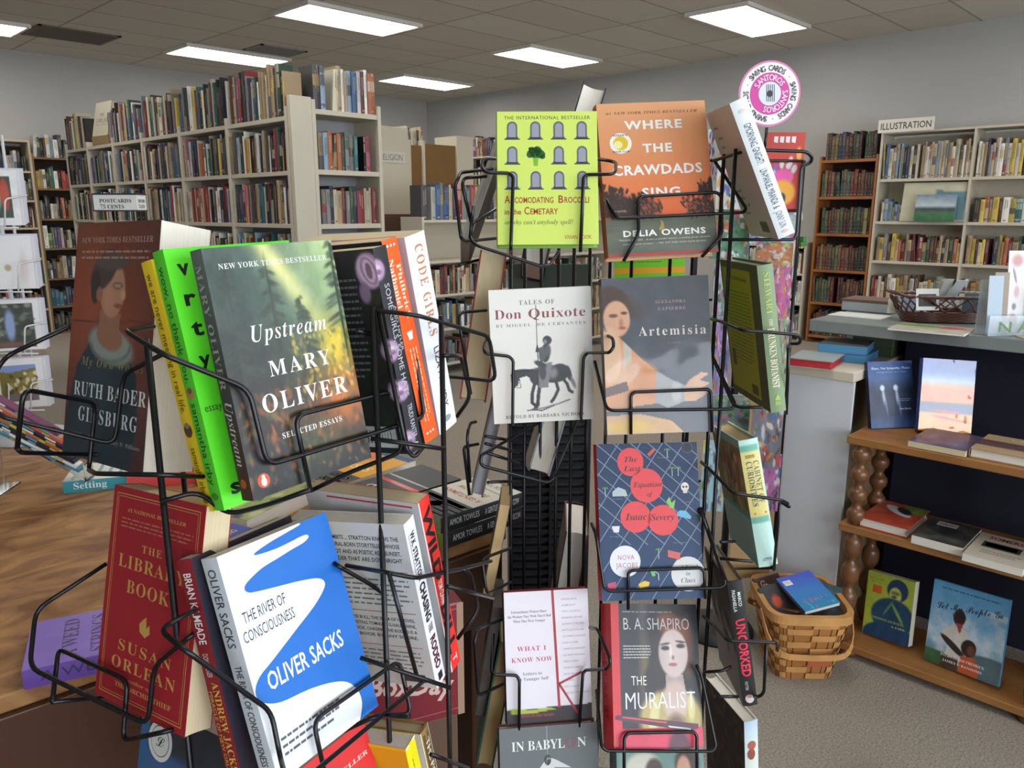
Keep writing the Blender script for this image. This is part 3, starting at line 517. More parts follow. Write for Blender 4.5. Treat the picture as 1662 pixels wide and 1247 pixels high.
def sb_geom(mb, b, org=Vector((0, 0, 0))):
    """one standing shelf book: rounded spine with bands and a title block, boards, page top"""
    r = random.Random(b['seed']); fr = b['fr']; w, h, d, a, z, i0 = b['w'], b['h'], b['d'], b['a'], b['z'], b['inset']
    m = P_SHINY if b['shiny'] else P_CLOTH
    c1 = b['col']; lc = lambda c: tuple(float(v) for v in lin(np.clip(c, 0, 255)))+(1.,)
    lum = c1.mean(); st = r.random()
    lab = np.array(r.choice([(214, 206, 186), (196, 160, 84), (150, 34, 34), (40, 46, 76), (44, 44, 46), (222, 220, 214), (214, 180, 70), (60, 100, 80)]))
    lab = lab*.6+c1*.4
    txt = np.array((206, 178, 110)) if b['gold'] or (lum < 110 and st < .4) else (np.array((232, 228, 216)) if lum < 120 else np.array((50, 42, 40)))
    seg = []  # (z0, z1, colour) from the foot, fractions
    if b['gold']: 
        g_ = txt*.5+c1*.5; ks = [0, .05, .058, .2, .208, .36, .368, .52, .62, .78, .788, .94, .948, 1]; cc = [c1, g_, c1, g_, c1, g_, c1, lab*.5 if st < .5 else c1*.6, c1, g_, c1, g_, c1]
    elif st < .14: ks = [0, .1, .14, .55, .8, .84, 1]; cc = [c1, lab, c1, lab, c1, lab, c1][:6]
    elif st < .26: k = r.uniform(.3, .6); ks = [0, k, k+.25, 1]; cc = [c1, lab, c1]
    elif st < .34: k = r.uniform(.25, .7); ks = [0, k, 1]; cc = [lab, c1]
    else: ks = [0, 1]; cc = [c1]
    sh = b['lean']*h
    bul = min(.006, w*.22); n = 4
    def P(x, dd, zz): return fr.p(a+x+sh*zz/h, i0+dd, z+zz)-org
    for k in range(len(cc)):
        for q in range(n):
            x0, x1 = w*q/n, w*(q+1)/n; y0, y1 = -bul*math.sin(PI*q/n), -bul*math.sin(PI*(q+1)/n)
            mb.face([P(x0, y0, h*ks[k]), P(x1, y1, h*ks[k]), P(x1, y1, h*ks[k+1]), P(x0, y0, h*ks[k+1])], m, lc(cc[k]), smooth=True)
    txt = txt*.55+c1*.45
    # title lettering as tiny strokes running down the spine
    if w > .012:
        nl = 1 if w < .026 else 2
        for L in range(nl):
            zt = h*r.uniform(.84, .93); ze = h*r.uniform(.4, .6); xc = w*(.5 if nl == 1 else (.36, .66)[L]); hw = w*.06+.0005
            while zt > ze:
                sl = h*r.uniform(.018, .045); e = bul*math.sin(PI*xc/w)+.0008
                mb.face([P(xc-hw, -e, zt-sl), P(xc+hw, -e, zt-sl), P(xc+hw, -e, zt), P(xc-hw, -e, zt)], m, lc(txt)); zt -= sl+h*.012
        if r.random() < .6:
            e = bul+.0006; mb.face([P(w*.3, -e, h*.05), P(w*.7, -e, h*.05), P(w*.7, -e, h*.1), P(w*.3, -e, h*.1)], m, lc(txt))
    s = c1*.94
    mb.face([P(0, 0, 0), P(0, 0, h), P(0, d, h), P(0, d, 0)], m, lc(s)); mb.face([P(w, 0, 0), P(w, d, 0), P(w, d, h), P(w, 0, h)], m, lc(s))
    pc = lc((208, 196, 168)); t = min(.0025, w*.15)
    mb.face([P(t, 0, h-.003), P(w-t, 0, h-.003), P(w-t, d, h-.003), P(t, d, h-.003)], m, pc)
    for x0, x1 in ((0, t), (w-t, w)): mb.face([P(x0, 0, h), P(x1, 0, h), P(x1, d, h), P(x0, d, h)], m, lc(c1)); 
    mb.face([P(t, -bul*.6, h), P(w-t, -bul*.6, h), P(w-t, .002, h), P(t, .002, h)], m, lc(c1))
    mb.face([P(0, 0, 0), P(0, d, 0), P(w, d, 0), P(w, 0, 0)], m, lc(c1)); mb.face([P(0, d-.003, 0), P(0, d-.003, h-.002), P(w, d-.003, h-.002), P(w, d-.003, 0)], m, pc)
V2 = lambda x, y: (x, y)
ax_y, nx_ = (0, 1), (-1, 0)   # long case: along +Y, front faces -X
# the long white bookcase
frL = Fr((2.4, 4.078), ax_y, nx_); baysL = [0, .71, 1.39, 2.03, 2.60, 3.17, 3.69]
case('long off-white bookcase running away, packed with books on top', frL, baysL, .135, [.08, .39, .70, 1.0, 1.305, 1.60, 1.895], 1.945, M_WHT, topboard=False, divtop=1.935, back=M_PEG, th=.025, side_th=.028)
BN = ['bay beside end unit', 'second bay of long case', 'third bay of long case', 'fourth bay of long case', 'fifth bay of long case', 'far bay of long case']
RN = {1.895: 'top row', 1.60: 'second row', 1.305: 'third row', 1.0: 'fourth row', .70: 'fifth row', .39: 'sixth row', .08: 'floor row'}
for i in range(6):
    for z in (1.895, 1.60, 1.305, 1.0, .70, .39, .08):
        if i == 4 and z == 1.895: continue
        fill(frL, baysL[i]+.014, baysL[i+1]-.014, z, .29 if z > 1.8 else .25, MIX, RN[z]+', '+BN[i], 100+i*10+int(z*10), inset=.004, depth=.115, hmin=.72 if z > 1.8 else .78, tmin=.011, tmax=.034)
fill(frL, baysL[4]+.014, baysL[4]+.12, 1.895, .25, [('grey', 1), ('charcoal', 1)], 'top row, '+BN[4], 77)
# the face-out book on the fifth bay is built below; the white end unit with its thick end post
frE = Fr((2.535, 4.02), (1, 0), (0, -1))
tE = case('white shelf unit closing the end of the long bookcase', frE, [.012, .465], .26, [.08, .39, .70, 1.0, 1.303, 1.61, 1.941], 1.99, M_WHT, topboard=False, back=M_PEG, side_th=.024, th=.028)
org = tE.location
mb = MB(); mb.box(2.40-org.x, 4.02-org.y, 0, 2.535-org.x, 4.058-org.y, 2.0, M_WHT, bev=.004); mb.build('end_post', tE)
fxT = [('charcoal', .045), ('pale blue', .03), ('cream', .035), ('tan', .03), ('white', .02), ('tan', .018), ('pale blue', .032), ('blue', .034), ('white', .024), ('dark red', .03), ('white', .02), ('orange', .048), ('tan', .04)]
fill(frE, .026, .452, 1.941, .25, MIX, 'top of white end unit', 901, fixed=fxT, shiny=True, tmin=.02, tmax=.04, hmin=.88)
fxM = [('tan', .03), ('pale blue', .03), ('orange', .03), ('tan', .03), ('orange', .026), ('charcoal', .03), ('grey', .026), ('grey', .03), ('teal', .026), ('black', .012), ('pink', .028), ('dark green', .05), ('yellow', .024)]
fill(frE, .04, .452, 1.61, .22, MIX, 'middle shelf of white end unit', 902, fixed=fxM, hmin=.9)
fxB = [('grey', .03), ('grey', .026), ('navy', .024), ('cream', .024), ('tan', .034), ('dark red', .024), ('grey', .026), ('dark green', .026), ('navy', .026), ('red', .05), ('cream', .018), ('cream', .022)]
fill(frE, .04, .452, 1.303, .22, MIX, 'third shelf of white end unit', 903, fixed=fxB, hmin=.86)
fill(frE, .04, .452, 1.0, .24, MIX, 'fourth shelf of white end unit', 904); fill(frE, .04, .452, .7, .24, MIX, 'fifth shelf of white end unit', 905)
# cases along the back wall
frW = Fr((2.72, 9.9), (1, 0), (0, -1))
zsW = [.02, .317, .631, .967, 1.292, 1.621, 1.953]
case('tall dark-backed wooden bookcase against the back wall', frW, [0, .58, 1.16], .28, zsW, 1.99, M_BRN, topboard=False, back=M_DKB)
for k, z in enumerate(zsW):
    nm = ['floor row', 'sixth row', 'fifth row', 'fourth row', 'third row', 'second row', 'top row'][k]
    pal = [('black', 1), ('charcoal', 1)] if k == 0 else ([('purple', 1), ('pink', 1), ('teal', 1.5), ('blue', .5), ('white', .5)] if k == 1 else MIX+[('tan', 6)])
    fill(frW, .015, .565, z, .25, pal, nm+' of tall back-wall wooden case', 300+k, tmin=.02, tmax=.045, lean=.12)
    fill(frW, .595, 1.145, z, .25, pal, nm+' of tall wooden case, second bay', 320+k, tmin=.02, tmax=.045)
frB = Fr((.9, 9.9), (1, 0), (0, -1)); zsB = [.02, .30, .58, .868, 1.197, 1.49, 1.80]
case('beige bookcase against the back wall behind the photo cards', frB, [0, .9, 1.8], .28, zsB, 2.1, M_BGE, back=M_DKB)
for k, z in enumerate(zsB):
    for b in (0, .9): fill(frB, b+.015, b+.885, z, .24, MIX+[('cream', 4), ('purple', 1)], ['floor', 'sixth', 'fifth', 'fourth', 'third', 'second', 'top'][k]+' row of beige back-wall case', 340+k+int(b*10), tmin=.02, tmax=.045, lean=.08)
# right wall: oak case and white two-bay case
frO = Fr((8.2, 2.97), ax_y, nx_); zsO = [.083, .435, .777, 1.148, 1.519, 1.883]
case('narrow orange-oak bookcase of leather-bound sets on the right wall', frO, [0, .56], .3, zsO, 1.92, M_OAK, topboard=False, back=M_DKB, th=.028)
for k, z in enumerate(zsO):
    fill(frO, .015, .545, z, .27, LEATH, ['bottom', 'fifth', 'fourth', 'third', 'second', 'top'][k]+' shelf of the oak case', 400+k, tmin=.022, tmax=.04, hmin=.84, gold=1)
frI = Fr((8.2, .4), ax_y, nx_); zsI = [.083, .30, .501, .895, 1.277, 1.681]
case('white bookcase signed ILLUSTRATION on the right wall', frI, [0, .85, 1.73, 2.54], .3, zsI, 2.1, M_WHT, back=M_WHT, th=.028)
for k, z in enumerate(zsI):
    rn = ['bottom', 'sixth', 'fourth', 'third', 'second', 'top'][k]
    for j, (a, b) in enumerate(((.015, .835), (.865, 1.715), (1.745, 2.525))):
        if z > 1.6: fill(frI, a, b, z, .34, LIGHT, rn+' shelf of white case, '+('near bay', 'middle bay', 'far bay')[j], 420+k*3+j, hmin=.8, tmin=.012, tmax=.035)
        elif j == 2 and k == 4: fill(frI, a+.0, a+.16, z, .22, [('pink', 1), ('grey', 1), ('navy', 1)], rn+' shelf of white case, far bay', 480); fill(frI, b-.28, b-.015, z, .22, [('pale blue', 1), ('yellow', 1), ('olive', 1), ('cream', 1)], rn+' shelf of white case, far bay', 481)
        elif k == 4: fill(frI, a, b, z, .24, [('yellow', 3), ('tan', 3), ('white', 1), ('brown', 1), ('teal', .6), ('charcoal', 1)], rn+' shelf of white case, '+('near bay', 'middle bay', 'far bay')[j], 430+j, tmin=.03, tmax=.055, hmin=.8)
        else: fill(frI, a, b, z, .16 if k < 1 else .27, OLD, rn+' shelf of white case, '+('near bay', 'middle bay', 'far bay')[j], 440+k*3+j, hmin=.68, tmin=.018, tmax=.045)
# far right-wall case past the middle, and small shelves behind the card rack
frF = Fr((8.2, 7.2), ax_y, nx_)
case('white bookcase on the right wall seen past the lime book', frF, [0, .9, 1.8], .3, [.1, .5, .9, 1.3, 1.73, 2.15], 2.18, M_WHT, topboard=False, back=M_DKB)
for k, z in enumerate((.9, 1.3, 1.73, 2.15)):
    for b in (0, .9): fill(frF, b+.015, b+.885, z, .3, MIX, ['fourth', 'third', 'second', 'top'][k]+' shelf of far right-wall case', 500+k+int(b*10), tmin=.02, tmax=.05)
frG = Fr((8.2, 3.62), ax_y, nx_)
case('low white shelves between the card rack and the oak case', frG, [0, .8], .3, [.1, .40, .72, 1.02], 1.05, M_WHT, topboard=False, back=M_DKB)
for k, z in enumerate((.1, .40, .72)): fill(frG, .015, .785, z, .26, [('white', 3), ('cream', 2), ('maroon', 1), ('grey', 1)], ['third', 'second', 'top'][k]+' shelf of low white shelves', 520+k)
# middle of the shop: low white case, panel signed religion, tall unit seen from behind, brown desk
frM = Fr((4.13, 5.0), (1, 0), (0, -1))
case('low white bookcase in the middle of the shop', frM, [0, 1.25, 2.5], .28, [.1, .40, .69, .972, 1.305], 1.33, M_WHT, topboard=False, back=M_WHT, divtop=1.3)
fxN = [('charcoal', .06), ('white', .045), ('blue', .05), ('grey', .035), ('blue', .06), ('cream', .025), ('tan', .02), ('purple', .045), ('red', .05), ('grey', .05), ('teal', .04), ('red', .06), ('tan', .03)]
fill(frM, .0, 1.25, 1.305, .30, MIX, 'top of low white middle case', 600, fixed=fxN, tmin=.03, tmax=.06, hmin=.85)
for k, z in enumerate((.1, .40, .69)):
    for b in (0, 1.25): fill(frM, b+.015, b+1.2, z, .24, MIX+[('tan', 5), ('cream', 5)], ['bottom', 'third', 'second'][k]+' shelf of low white middle case', 610+k+int(b*4), tmin=.02, tmax=.05)
tag(MB().box(0, 0, 0, .62, .03, 2.13, M_WHT, bev=.003).build('partition_panel'), 'tall white panel with a religion sign beside the end unit', 'panel').location = (4.18, 6.0, 0)
frT = Fr((4.95, 6.2), (1, 0), (0, -1))
org = frT.p(.4, .15, 0); tT = thing('bookcase', 'tall white bookcase turned backwards, brown backing showing', 'bookcase', org)
M_HB = mat('brown_hardboard', (122, 88, 44), .7, var=.08, vscale=3)
mb = MB(); frT.box(mb, .04, .17, .0, .012, .1, 2.0, M_HB, org); frT.box(mb, .2, .60, -.02, -.008, .1, 2.02, M_HB, org); mb.build('back_panel', tT)
mb = MB(); frT.box(mb, 0, .04, 0, .3, 0, 2.05, M_WHT, org); mb.build('side_panel', tT)
mb = MB(); frT.box(mb, .17, .2, -.02, .3, 0, 2.05, M_WHT, org); mb.build('divider', tT)
mb = MB(); frT.box(mb, .60, .83, -.04, .3, 0, 2.12, M_WHT, org); mb.build('side_panel', tT)
mb = MB(); frT.box(mb, .04, .60, .02, .3, 1.98, 2.0, M_WHT, org); mb.build('shelf', tT)
fill(frT, .02, .24, 2.0, .2, LIGHT, 'top of the backwards bookcase', 640, inset=.05)
M_DESK = mat('dark_desk_wood', (74, 46, 30), .5, var=.2, vscale=4)
dk = thing('desk', 'dark brown desk standing beyond the white end unit', 'desk', (4.5, 5.75, 0))
MB().box(-.45, -.22, 1.31, .2, .2, 1.35, M_DESK, bev=.004).build('desk_top', dk); MB().box(-.43, -.2, 0, .18, .2, 1.2, mat('desk_inside', (44, 26, 18), .7)).build('body', dk); MB().box(-.45, -.22, 1.2, .2, .2, 1.31, M_DESK, bev=.003).build('drawer', dk)
# ------------------------------------------------------------------ decide which shelf books are things of their own
HIDE = []
for k, (Mr, t, (W, H, T)) in BK.items():
    R_ = rotm(Mr); q = [proj(Vector(t)+R_ @ Vector(c)) for c in ((0, 0, 0), (W, 0, 0), (W, H, 0), (0, H, 0))]; HIDE.append([(a[0], a[1]) for a in q])
HIDE += [[(1310, 520), (1662, 565), (1662, 1247), (1250, 1247), (1250, 600)], [(1150, 400), (1300, 400), (1300, 900), (1150, 900)], [(0, 280), (50, 280), (85, 660), (0, 700)]]
def inside(x, y, poly):
    c = False
    for i in range(len(poly)):
        (x1, y1), (x2, y2) = poly[i-1], poly[i]
        if (y1 > y) != (y2 > y) and x < (x2-x1)*(y-y1)/(y2-y1)+x1: c = not c
    return c
cand = []
for row in ROWS:
    for i, b in enumerate(row):
        lo = proj(b['fr'].p(b['a'], 0, b['z'])); hi = proj(b['fr'].p(b['a']+b['w'], 0, b['z']+b['h'])); cx, cy = (lo[0]+hi[0])/2, (lo[1]+hi[1])/2
        b['i'] = i; b['n'] = row; vis = lo[2] > .1 and 2 < cx < 1660 and 2 < cy < 1245
        if vis:
            for sx, sy in ((cx, cy), (cx, hi[1]*.8+cy*.2)): 
                pass
            hid = lambda x, y: any(inside(x, y, P) for P in HIDE)
            if hid(cx, cy) and hid(cx, hi[1]+2): vis = False
            if b['fr'] is frW and cx > 117: vis = False
            if b['fr'] is frF and not (762 < cx < 800): vis = False
            if b['fr'] is frL and 'bay next' in b['place'] and False: vis = False
        b['score'] = abs(hi[0]-lo[0])*abs(hi[1]-lo[1]) if vis else 0
        if b['score'] > 0: cand.append(b)
cand.sort(key=lambda b: -b['score'])
LONE = set(id(b) for b in cand[:NLONE])
def ordn(i):
    return ['first', 'second', 'third', 'fourth', 'fifth', 'sixth', 'seventh', 'eighth', 'ninth', 'tenth', 'eleventh', 'twelfth', 'thirteenth', 'fourteenth', 'fifteenth', 'sixteenth', 'seventeenth', 'eighteenth', 'nineteenth', 'twentieth', 'twenty-first', 'twenty-second', 'twenty-third', 'twenty-fourth', 'twenty-fifth', 'twenty-sixth', 'twenty-seventh', 'twenty-eighth', 'twenty-ninth', 'thirtieth'][min(i, 29)]
def slabel(b, extra=False):
    w = 'slim ' if b['w'] < .019 else ('thick ' if b['w'] > .036 else ''); row = b['n']; i = b['i']
    if extra: return '%s%s book, %s along, %s' % (w, b['cn'], ordn(i), b['place'])
    L = row[i-1]['cn'] if i > 0 else None; R = row[i+1]['cn'] if i+1 < len(row) else None
    if L and R: nb = 'between %s and %s' % (L, R) if L != R else 'between two %s' % L
    else: nb = 'at the end beside %s' % (L or R)
    return '%s%s book %s, %s' % (w, b['cn'], nb, b['place'])
cnt = {}
for row in ROWS:
    for b in row: l = slabel(b); cnt[l] = cnt.get(l, 0)+1
stuff = MB()
for row in ROWS:
    for b in row:
        if id(b) in LONE:
            org = b['fr'].p(b['a']+b['w']/2, b['inset'], b['z']); mb = MB(); sb_geom(mb, b, org)
            o = mb.build('shelved_book'); o.location = org; l = slabel(b)
            tag(o, l if cnt[l] == 1 else slabel(b, True), 'book', 'books, '+b['place'].split(', ')[-1])
        else: sb_geom(stuff, b)
tag(stuff.build('shelved_books'), 'the many smaller and hidden books filling the bookcases around the shop', 'books', kind='stuff')
# ------------------------------------------------------------------ signs on the furniture
def signcard(name, lab, M, w, h, t, col, texts, border=None, mt=P_MATTE, cat='sign'):
    """thin card centred at M, facing local -y, w wide and h high"""
    mb = MB(); mb.box(-w/2, 0, -h/2, w/2, t, h/2, ink(col))
    f = lambda a, b, l=0: Vector((-w/2+a*w, -(l+1)*.0004, h/2-b*h))
    o = Ov(mb, f)
    if border: 
        bw = .012/w; bh = .012/h
        for q in ((0, 0, 1, bh), (0, 1-bh, 1, 1), (0, 0, bw, 1), (1-bw, 0, 1, 1)): o.rect(*q, border)
    for tx in texts: o.text(*tx[:5], tx[5], *tx[6:])
    ob = mb.build(name); ob.matrix_world = M; tag(ob, lab, cat); return ob
def face_to(p, yaw_, tilt=0): 
    M = Matrix.Rotation(yaw_, 4, 'Z') @ Matrix.Rotation(tilt, 4, 'X'); M.translation = p; return M
signcard('sign_card', 'faded RELIGION sign card on the tall white partition panel', face_to((4.60, 5.992, 1.86), 0), .3, .1, .004, (205, 200, 190), [('RELIGION', .04, .9, .78, .56, (70, 62, 58), 'thin', 1.0), ])
signcard('sign_card', 'white ILLUSTRATION sign card atop the white right-wall case', face_to((8.15, 2.72, 2.17), math.radians(-90)), .5, .12, .006, (226, 220, 208), [('ILLUSTRATION', .05, .95, .76, .5, (80, 70, 66), 'bold')])
# face-out book on the fifth bay of the long case
def lowland(F, S, B):
    F.text('THE', .35, .62, .42, .1, (60, 48, 36), 'mono'); F.text('LOWLAND', .14, .93, .62, .14, (52, 42, 32), 'ital', rot=-.02); F.rect(.16, .67, .9, .68, (70, 55, 40))
book('hardcover_book', 'cream THE LOWLAND book in clear jacket shown face out atop long case', ((0.06, 0.22, -0.973, -0.998, 0, -0.06, 0, .975, .22), (2.42, 7.10, 1.965), (.29, .27, .03)), (206, 196, 170), (206, 196, 170), (200, 190, 165), lowland, True, PG_CREAM, P_SHINY)
mb = MB(); mb.box(-.05, -.17, 0, .1, .17, .07, mat('wood_block', (150, 122, 84), .6), bev=.004); o = mb.build('display_block'); o.location = (2.46, 6.96, 1.897); tag(o, 'pale wooden block under the face-out book on the long case', 'block')
# art book and photo book standing on the second shelf of the right-wall white case
def landsc(c):
    c.grad([(0, (120, 140, 160)), (.45, (190, 200, 205)), (.5, (60, 66, 74)), (.62, (70, 84, 84)), (.66, (70, 120, 80)), (1, (50, 96, 60))]); return c.noise(8, 18)
book('hardcover_book', 'blue and green landscape art book propped face out on white case', ((0.1, .15, -.984, -.995, 0, -.1, 0, .985, .17), (8.12, 2.55, 1.28), (.34, .25, .02)), landsc(Cv(24, 18)), (40, 60, 60), (60, 70, 70), None, True)
book('hardcover_book', 'large pale grey-green cover propped behind the landscape art book', ((0, .12, -.993, -1, 0, 0, 0, .993, .12), (8.2, 2.7, 1.28), (.58, .36, .02)), Cv(20, 20, (190, 188, 160)).poly([(.5, .2), (.97, .25), (.95, 1), (.4, 1)], (96, 128, 140)).noise(6, 16), (150, 150, 120), (150, 150, 120), None, True)
# ------------------------------------------------------------------ counter, columns, spindle shelf
M_GRYC = mat('counter_grey_laminate', (122, 130, 128), .4, bump=.05, bscale=60, var=.05, vscale=20)
M_NAVY = mat('navy_cloth_panel', (24, 24, 42), .95, bump=.2, bscale=300)
M_PWHT = mat('panel_white', (205, 210, 216), .45); M_PEDGE = mat('panel_edge_cream', (206, 196, 176), .5)
M_SPIN = mat('spindle_wood', (112, 74, 44), .35, var=.18, vscale=12, coat=.2); M_SHB = mat('shelf_board_wood', (152, 104, 56), .5, var=.2, vscale=6, vec=(4, 1, 4))
ct = thing('counter', 'long grey-topped shop counter with dark navy panel', 'counter', (3.05, -.4, 0))
MB().box(-.45, -1.6, .98, .55, 1.513, 1.02, M_GRYC, bev=.003).build('counter_top', ct)
MB().box(-.28, -1.6, 0, -.26, 1.25, .98, M_NAVY).build('front_panel', ct)
MB().box(-.26, -1.6, 0, .5, 1.25, .975, M_DKB).build('body', ct)
pc = thing('display_plinth', 'tall white-fronted plinth with cream edge beside the spindle shelf', 'plinth', (2.5, .98, 0))
MB().box(-.08, -.1, 0, -.066, .105, .862, M_PWHT).build('front_panel', pc); MB().box(-.083, -.1, .862, .95, .11, .893, M_PEDGE, bev=.003).build('top_board', pc)
MB().box(-.066, -.062, 0, .9, .1, .862, mat('chipboard_side', (134, 108, 78), .8, var=.1, vscale=30)).build('body', pc)
ss = thing('spindle_shelf', 'wooden display shelf with turned spindles in front of the counter', 'shelf unit', (2.46, .2, 0))
for z, nm in ((.705, 'top'), (.425, 'mid'), (.035, 'low')): MB().box(-.125, -.9, z-.012 if z > .1 else z-.012, .14, .655, z+.012, M_SHB, bev=.003).build('shelf', ss)
def spindle(x, y, z0, z1):
    prof = [(.012, z0)]; n = 4; L = z1-z0
    for k in range(n):
        a = z0+L*(k+.08)/n; b = z0+L*(k+.92)/n
        prof += [(.0135, a-.002), (.017, a+.004)]+[(.010+.017*math.sin(PI*q/10)**.55, a+.008+(b-a-.016)*(.5-.5*math.cos(PI*q/10))) for q in range(1, 10)]+[(.017, b-.004), (.0135, b+.002)]
    prof += [(.012, z1)]; MB().lathe(prof, M_SPIN, (x, y, 0), 16).build('spindle', ss)
for z0, z1 in ((.437, .693), (.047, .413)):
    for x, y in ((-.10, .615), (.07, .615), (-.10, .10), (.07, .10), (-.10, -.6)): spindle(x, y, z0, z1)
MB().lathe([(.03, 0), (.034, .008), (.028, .023)], M_SPIN, (-.09, .1, 0), 16).build('foot', ss); MB().lathe([(.03, 0), (.034, .008), (.028, .023)], M_SPIN, (-.09, .6, 0), 16).build('foot', ss)
# books on the spindle shelf
c = Cv(60, 90, (40, 66, 108)).grad([(0, (34, 66, 130)), (.25, (50, 84, 138)), (.45, (34, 48, 72)), (.8, (30, 44, 76)), (1, (46, 84, 140))]).noise(5, 16)
for cx in (.3, .6):
    c.ell(cx, .4, .05, .045, (210, 222, 235), .6); c.ell(cx+.02, .52, .03, .12, (190, 205, 225), .9, -.1, .8); c.ell(cx+.07, .66, .02, .16, (140, 160, 190), .9, -.15, .6)
def d_lilac(F, S, B):
    F.text('Blues, Not Sympathy, Please', .08, .95, .12, .035, (190, 205, 225), 'serif'); F.text('Songs from the road', .2, .85, .17, .02, (160, 180, 210)); F.text('Max Harris', .66, .92, .73, .025, (200, 212, 225), 'serif'); F.blurb(.6, .95, .56, .61, 2, (130, 150, 180))
book('paperback_book', 'blue book with two pale standing figures on the spindle shelf top', POSE2['lilac'], c, (26, 40, 70), (30, 44, 76), d_lilac, m=P_GLOSS)
c = Cv(50, 80, (208, 124, 40)).grad([(0, (40, 70, 150)), (.18, (50, 84, 160)), (.3, (150, 170, 190)), (.4, (214, 120, 50)), (.58, (206, 112, 40)), (.62, (40, 50, 96)), (.72, (50, 60, 110)), (.76, (216, 140, 40)), (1, (216, 146, 30))])
c.ell(.5, .72, .3, .02, (170, 40, 50), .5, .06).ell(.6, .82, .35, .015, (190, 40, 50), .5, .1).noise(5, 18)
book('hardcover_book', 'orange and blue book in glaring clear film, on the spindle shelf top', POSE2['film'], c, (40, 60, 130), (200, 120, 40), None, True, m=P_FILM)
c = Cv(60, 90, (164, 176, 60)); c.ell(.66, .2, .22, .17, (24, 56, 90), .1).ell(.62, .28, .13, .12, (188, 190, 90), .2).ell(.62, .25, .1, .03, (40, 60, 70), .5, 0, .5).ell(.6, .31, .06, .02, (60, 80, 80), .6)
c.ell(.6, .62, .45, .28, (28, 66, 96), .12).ell(.6, .98, .6, .25, (24, 60, 96), .1).ell(.7, .55, .2, .03, (120, 150, 80), .6, .8).ell(.5, .5, .15, .02, (90, 130, 90), .6, 2.2).poly([(.12, .2), (.33, .2), (.33, .32), (.12, .32)], (196, 92, 34)).noise(9, 14)
def d_tub(F, S, B): F.text('WILLIAM', .05, .35, .11, .03, (90, 110, 50), 'mono'); F.text('STILL', .1, .3, .16, .03, (90, 110, 50), 'mono'); F.text('FREEDOM JOURNEYS', .18, .85, .72, .035, (150, 170, 60), 'serif'); F.text('A LIFE', .6, .9, .78, .025, (200, 205, 150), 'serif')
book('paperback_book', 'yellow-green book with a blue portrait of a woman in a headscarf', POSE2['tubman'], c, (150, 60, 60), (150, 160, 60), d_tub, m=P_GLOSS)
c = Cv(90, 100, (90, 160, 210)).grad([(0, (96, 168, 216)), (.6, (140, 180, 210)), (1, (70, 110, 120))]); fnn = c.fn(5, 9); c.mix(np.clip((fnn-.5)*4, 0, 1)*.8*(c.Y > .2), (206, 216, 226))
c.ell(.85, .86, .4, .14, (84, 106, 112), .1).ell(.1, .95, .6, .12, (60, 96, 60), .2)
c.ell(.4, .37, .08, .1, (52, 36, 34), .1).ell(.4, .36, .09, .05, (36, 30, 32), .2, 0, .6).poly([(.26, .52), (.33, .47), (.5, .49), (.58, .6), (.56, .78), (.5, .92), (.25, .9), (.3, .7), (.18, .7), (.2, .58)], (208, 204, 196)).poly([(.36, .44), (.46, .44), (.43, .56)], (164, 66, 56))
c.ell(.36, .72, .2, .04, (46, 36, 36), .2, .5).poly([(.24, .84), (.46, .86), (.46, 1), (.22, 1)], (70, 50, 46)).ell(.57, .69, .1, .1, (48, 34, 32), .1).ell(.6, .71, .05, .06, (110, 66, 48), .3).poly([(.48, .8), (.66, .78), (.74, .9), (.72, 1), (.46, 1)], (188, 84, 44)).noise(10, 12)
def d_people(F, S, B):
    F.text('Let My People Go', .08, .95, .28, .085, (24, 30, 44), 'script', rot=.12); F.blurb(.12, .95, .05, .09, 1, (60, 100, 140), 3); F.text('PATRICIA AND FREDRICK', .22, .8, .87, .03, (225, 225, 225), 'serif'); F.text('JAMES E RANSOME', .25, .78, .93, .028, (225, 225, 225), 'serif')
book('hardcover_book', 'sky-blue LET MY PEOPLE GO picture book leaning on the bottom board', POSE2['people'], c, (60, 110, 150), (80, 140, 180), d_people, True, m=P_GLOSS)
def flatbook(lab, x, y, z, w, h, t, ang, top, edge, deco=None, hard=False, pages=None, m=None, group=None):
    return book('hardcover_book' if hard else 'paperback_book', lab, lying(x, y, z, w, h, t, ang), top, edge, (200, 195, 185), deco, hard, pages, m or P_GLOSS, group)
NI = math.radians(-90)
flatbook('thin glossy book lying flat under the film-wrapped orange book', 2.435, .61, .718, .15, .19, .018, NI, Cv(20, 20, (90, 84, 110)).noise(4, 40), (214, 205, 185), pages=PG_CREAM, m=P_SHINY)
def d_f2(F, S, B): F.text('CAPTURE', .3, .8, .2, .1, (190, 180, 150), 'serif'); F.rect(0, .35, 1, .7, (92, 64, 66))
flatbook('brown and tan hardcover lying flat at the top board edge', 2.45, .42, .718, .22, .19, .026, NI, (170, 144, 110), (120, 90, 60), d_f2, True)
c = Cv(50, 50, (176, 70, 50)).poly([(0, 0), (.5, 0), (.3, .5), (0, .6)], (190, 90, 70)).poly([(.5, 0), (1, 0), (1, .3), (.6, .4)], (120, 140, 60)).ell(.5, .35, .35, .12, (216, 216, 210), .2, .5).ell(.6, .3, .2, .1, (40, 44, 50), .2, .6).noise(6, 20)
flatbook('thick white-edged book with red, green and black cover, mid board', 2.45, .73, .438, .14, .2, .03, NI, c, (200, 60, 60), hard=True)
c = Cv(40, 40, (70, 70, 66)).ell(.5, .5, .5, .2, (40, 42, 44), .4, .3).noise(4, 30)
def d_g2(F, S, B): F.rect(.2, .12, .6, .3, (190, 188, 178)); F.text('SOUTH', .24, .56, .26, .09, (60, 50, 48), 'heavy')
flatbook('dark grey covered book lying in the middle of the mid board', 2.42, .575, .438, .135, .19, .026, NI, c, (200, 198, 190), d_g2, pages=PG_WHITE)
